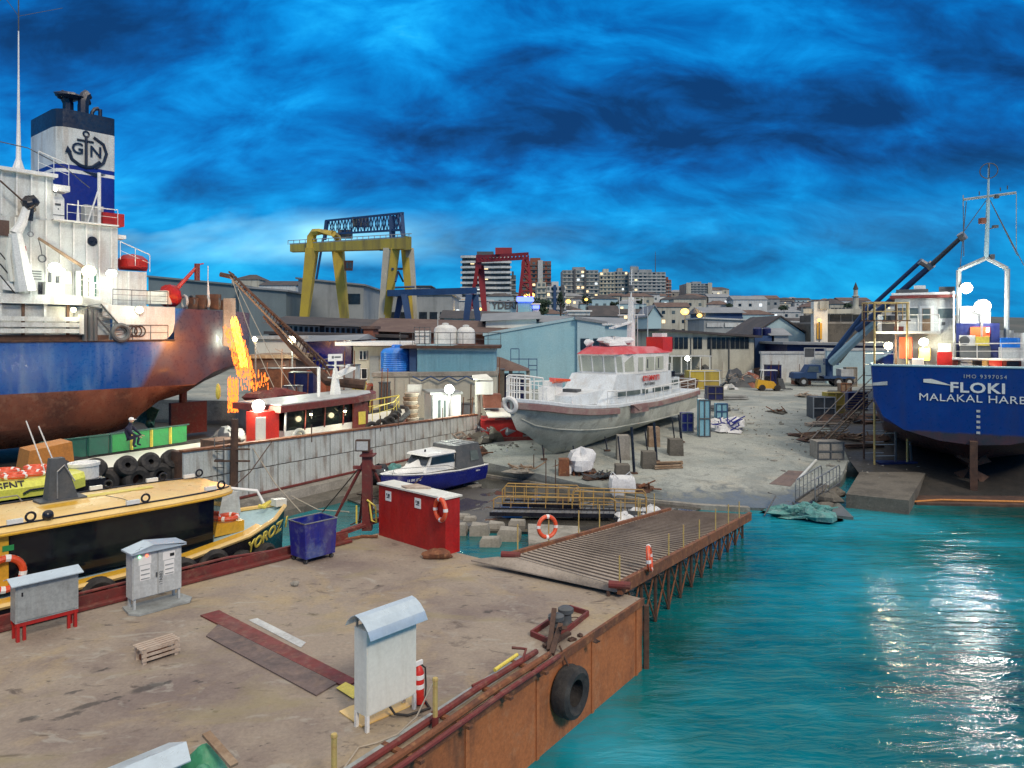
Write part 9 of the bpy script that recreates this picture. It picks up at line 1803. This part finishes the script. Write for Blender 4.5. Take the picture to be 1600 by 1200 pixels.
for i, (px, py, Y, h, r, cn_, lb) in enumerate(((845, 499, 180, 11, 5.5, 0, 'round dark tree beside the lit blue tower'), (876, 497, 185, 16, 2.6, 1, 'tall dark cypress below the white mid-rise'), (835, 500, 176, 7, 3, 0, 'low bush-like tree at the lit tower foot'), (918, 480, 260, 9, 4, 0, 'dark tree below the wide pale tower'), (1000, 478, 330, 8, 4, 0, 'dark tree among houses under the slab tower'), (1060, 480, 380, 9, 4.5, 0, 'dark tree between slab tower and lone tower'), (1140, 486, 330, 8, 4, 0, 'dark tree on the slope past the lone tower'), (1225, 488, 300, 7, 4, 0, 'dark tree above the gabled workshop'), (1325, 484, 240, 5, 3, 0, 'low dark tree beside the minaret'), (960, 486, 250, 7, 3.5, 0, 'dark tree above the dark roof store'))):
    p = A(px, py, Y); tree(p, h*.45, r*.55, lb, i+5, cone=bool(cn_))
# street lamps of the town
for i, (px, py, Y, s_, lb) in enumerate(((822, 462, 215, .8, 'bright street lamp above the blue lit tower'), (831, 461, 215, 1.1, 'brightest street lamp beside the dark brown tower'), (888, 471, 225, 1.0, 'yellow street lamp below the wide pale tower'), (916, 468, 240, .7, 'street lamp near the white office roofline'), (1070, 487, 180, 1.3, 'large orange street lamp beside the cream building'), (1093, 493, 175, .8, 'orange street lamp nearer the sign warehouse'), (1245, 516, 120, .7, 'orange lamp before the white gabled workshop'), (1280, 500, 106, .35, 'lamp on the yellow pillar of the concrete works'), (580, 470, 150, 1.0, 'big orange lamp between grey hall and yellow crane leg'), (590, 471, 150, 1.1, 'brightest orange lamp beside the yellow crane leg'), (573, 488, 148, .5, 'small orange lamp low beside the grey hall'), (585, 492, 148, .5, 'small orange lamp under the crane leg'), (750, 483, 190, .6, 'orange lamp behind the red crane leg'), (715, 486, 158, .6, 'pale lamp over the white low hall'), (1136, 489, 205, .6, 'long pale lamp above the dark blue fronted hall'), (835, 489, 166, .4, 'white lamp beside the violet sign'))):
    p = A(px, py, Y); e = empty('street_lamp', p-Vector((0, 0, 6)), lb, 'street lamp', 'lamps of the town'); MB().bar(p-Vector((0, 0, 7)), p-Vector((0, 0, .2)), .10, 5).build('pole', 'dark_grey', e); MB().ball(p, s_*.8, 10, 7, .75).build('lantern', 'street_glow' if i not in (13, 14, 15) else 'win_cool', e)
    if Y < 190: L = bpy.data.lights.new('street_light', 'POINT'); L.energy = 300*s_; L.color = (1, .6, .2); L.shadow_soft_size = .5; lo = bpy.data.objects.new('street_light', L); COL.objects.link(lo); lo.parent = e; lo.location = (0, -1.5, 5.6)
# quay side pale posts and yard lamps
for i, (px, y0, y1, Y, lb) in enumerate(((1074, 560, 590, 88, 'slim post with a white lamp before the cream building'), (684, 490, 535, 75, 'slim white lamp post behind the domed tanks'), (1012, 480, 540, 70, 'thin white flagpole behind the pilot boat mast'), (745, 470, 515, 95, 'thin white post beside the portal crane leg'), (1253, 480, 500, 130, 'thin dark mast beside the concrete works'))):
    e = empty('yard_post', A(px, y1, Y), lb, 'post', 'thin posts in the yard'); MB().bar(A(px, y1, Y), A(px, y0, Y), .06, 6, .04).build('post', 'light_grey', e)
    if i == 0: MB().ball(A(px, y0, Y), .28).build('lantern', 'lamp_white', e)
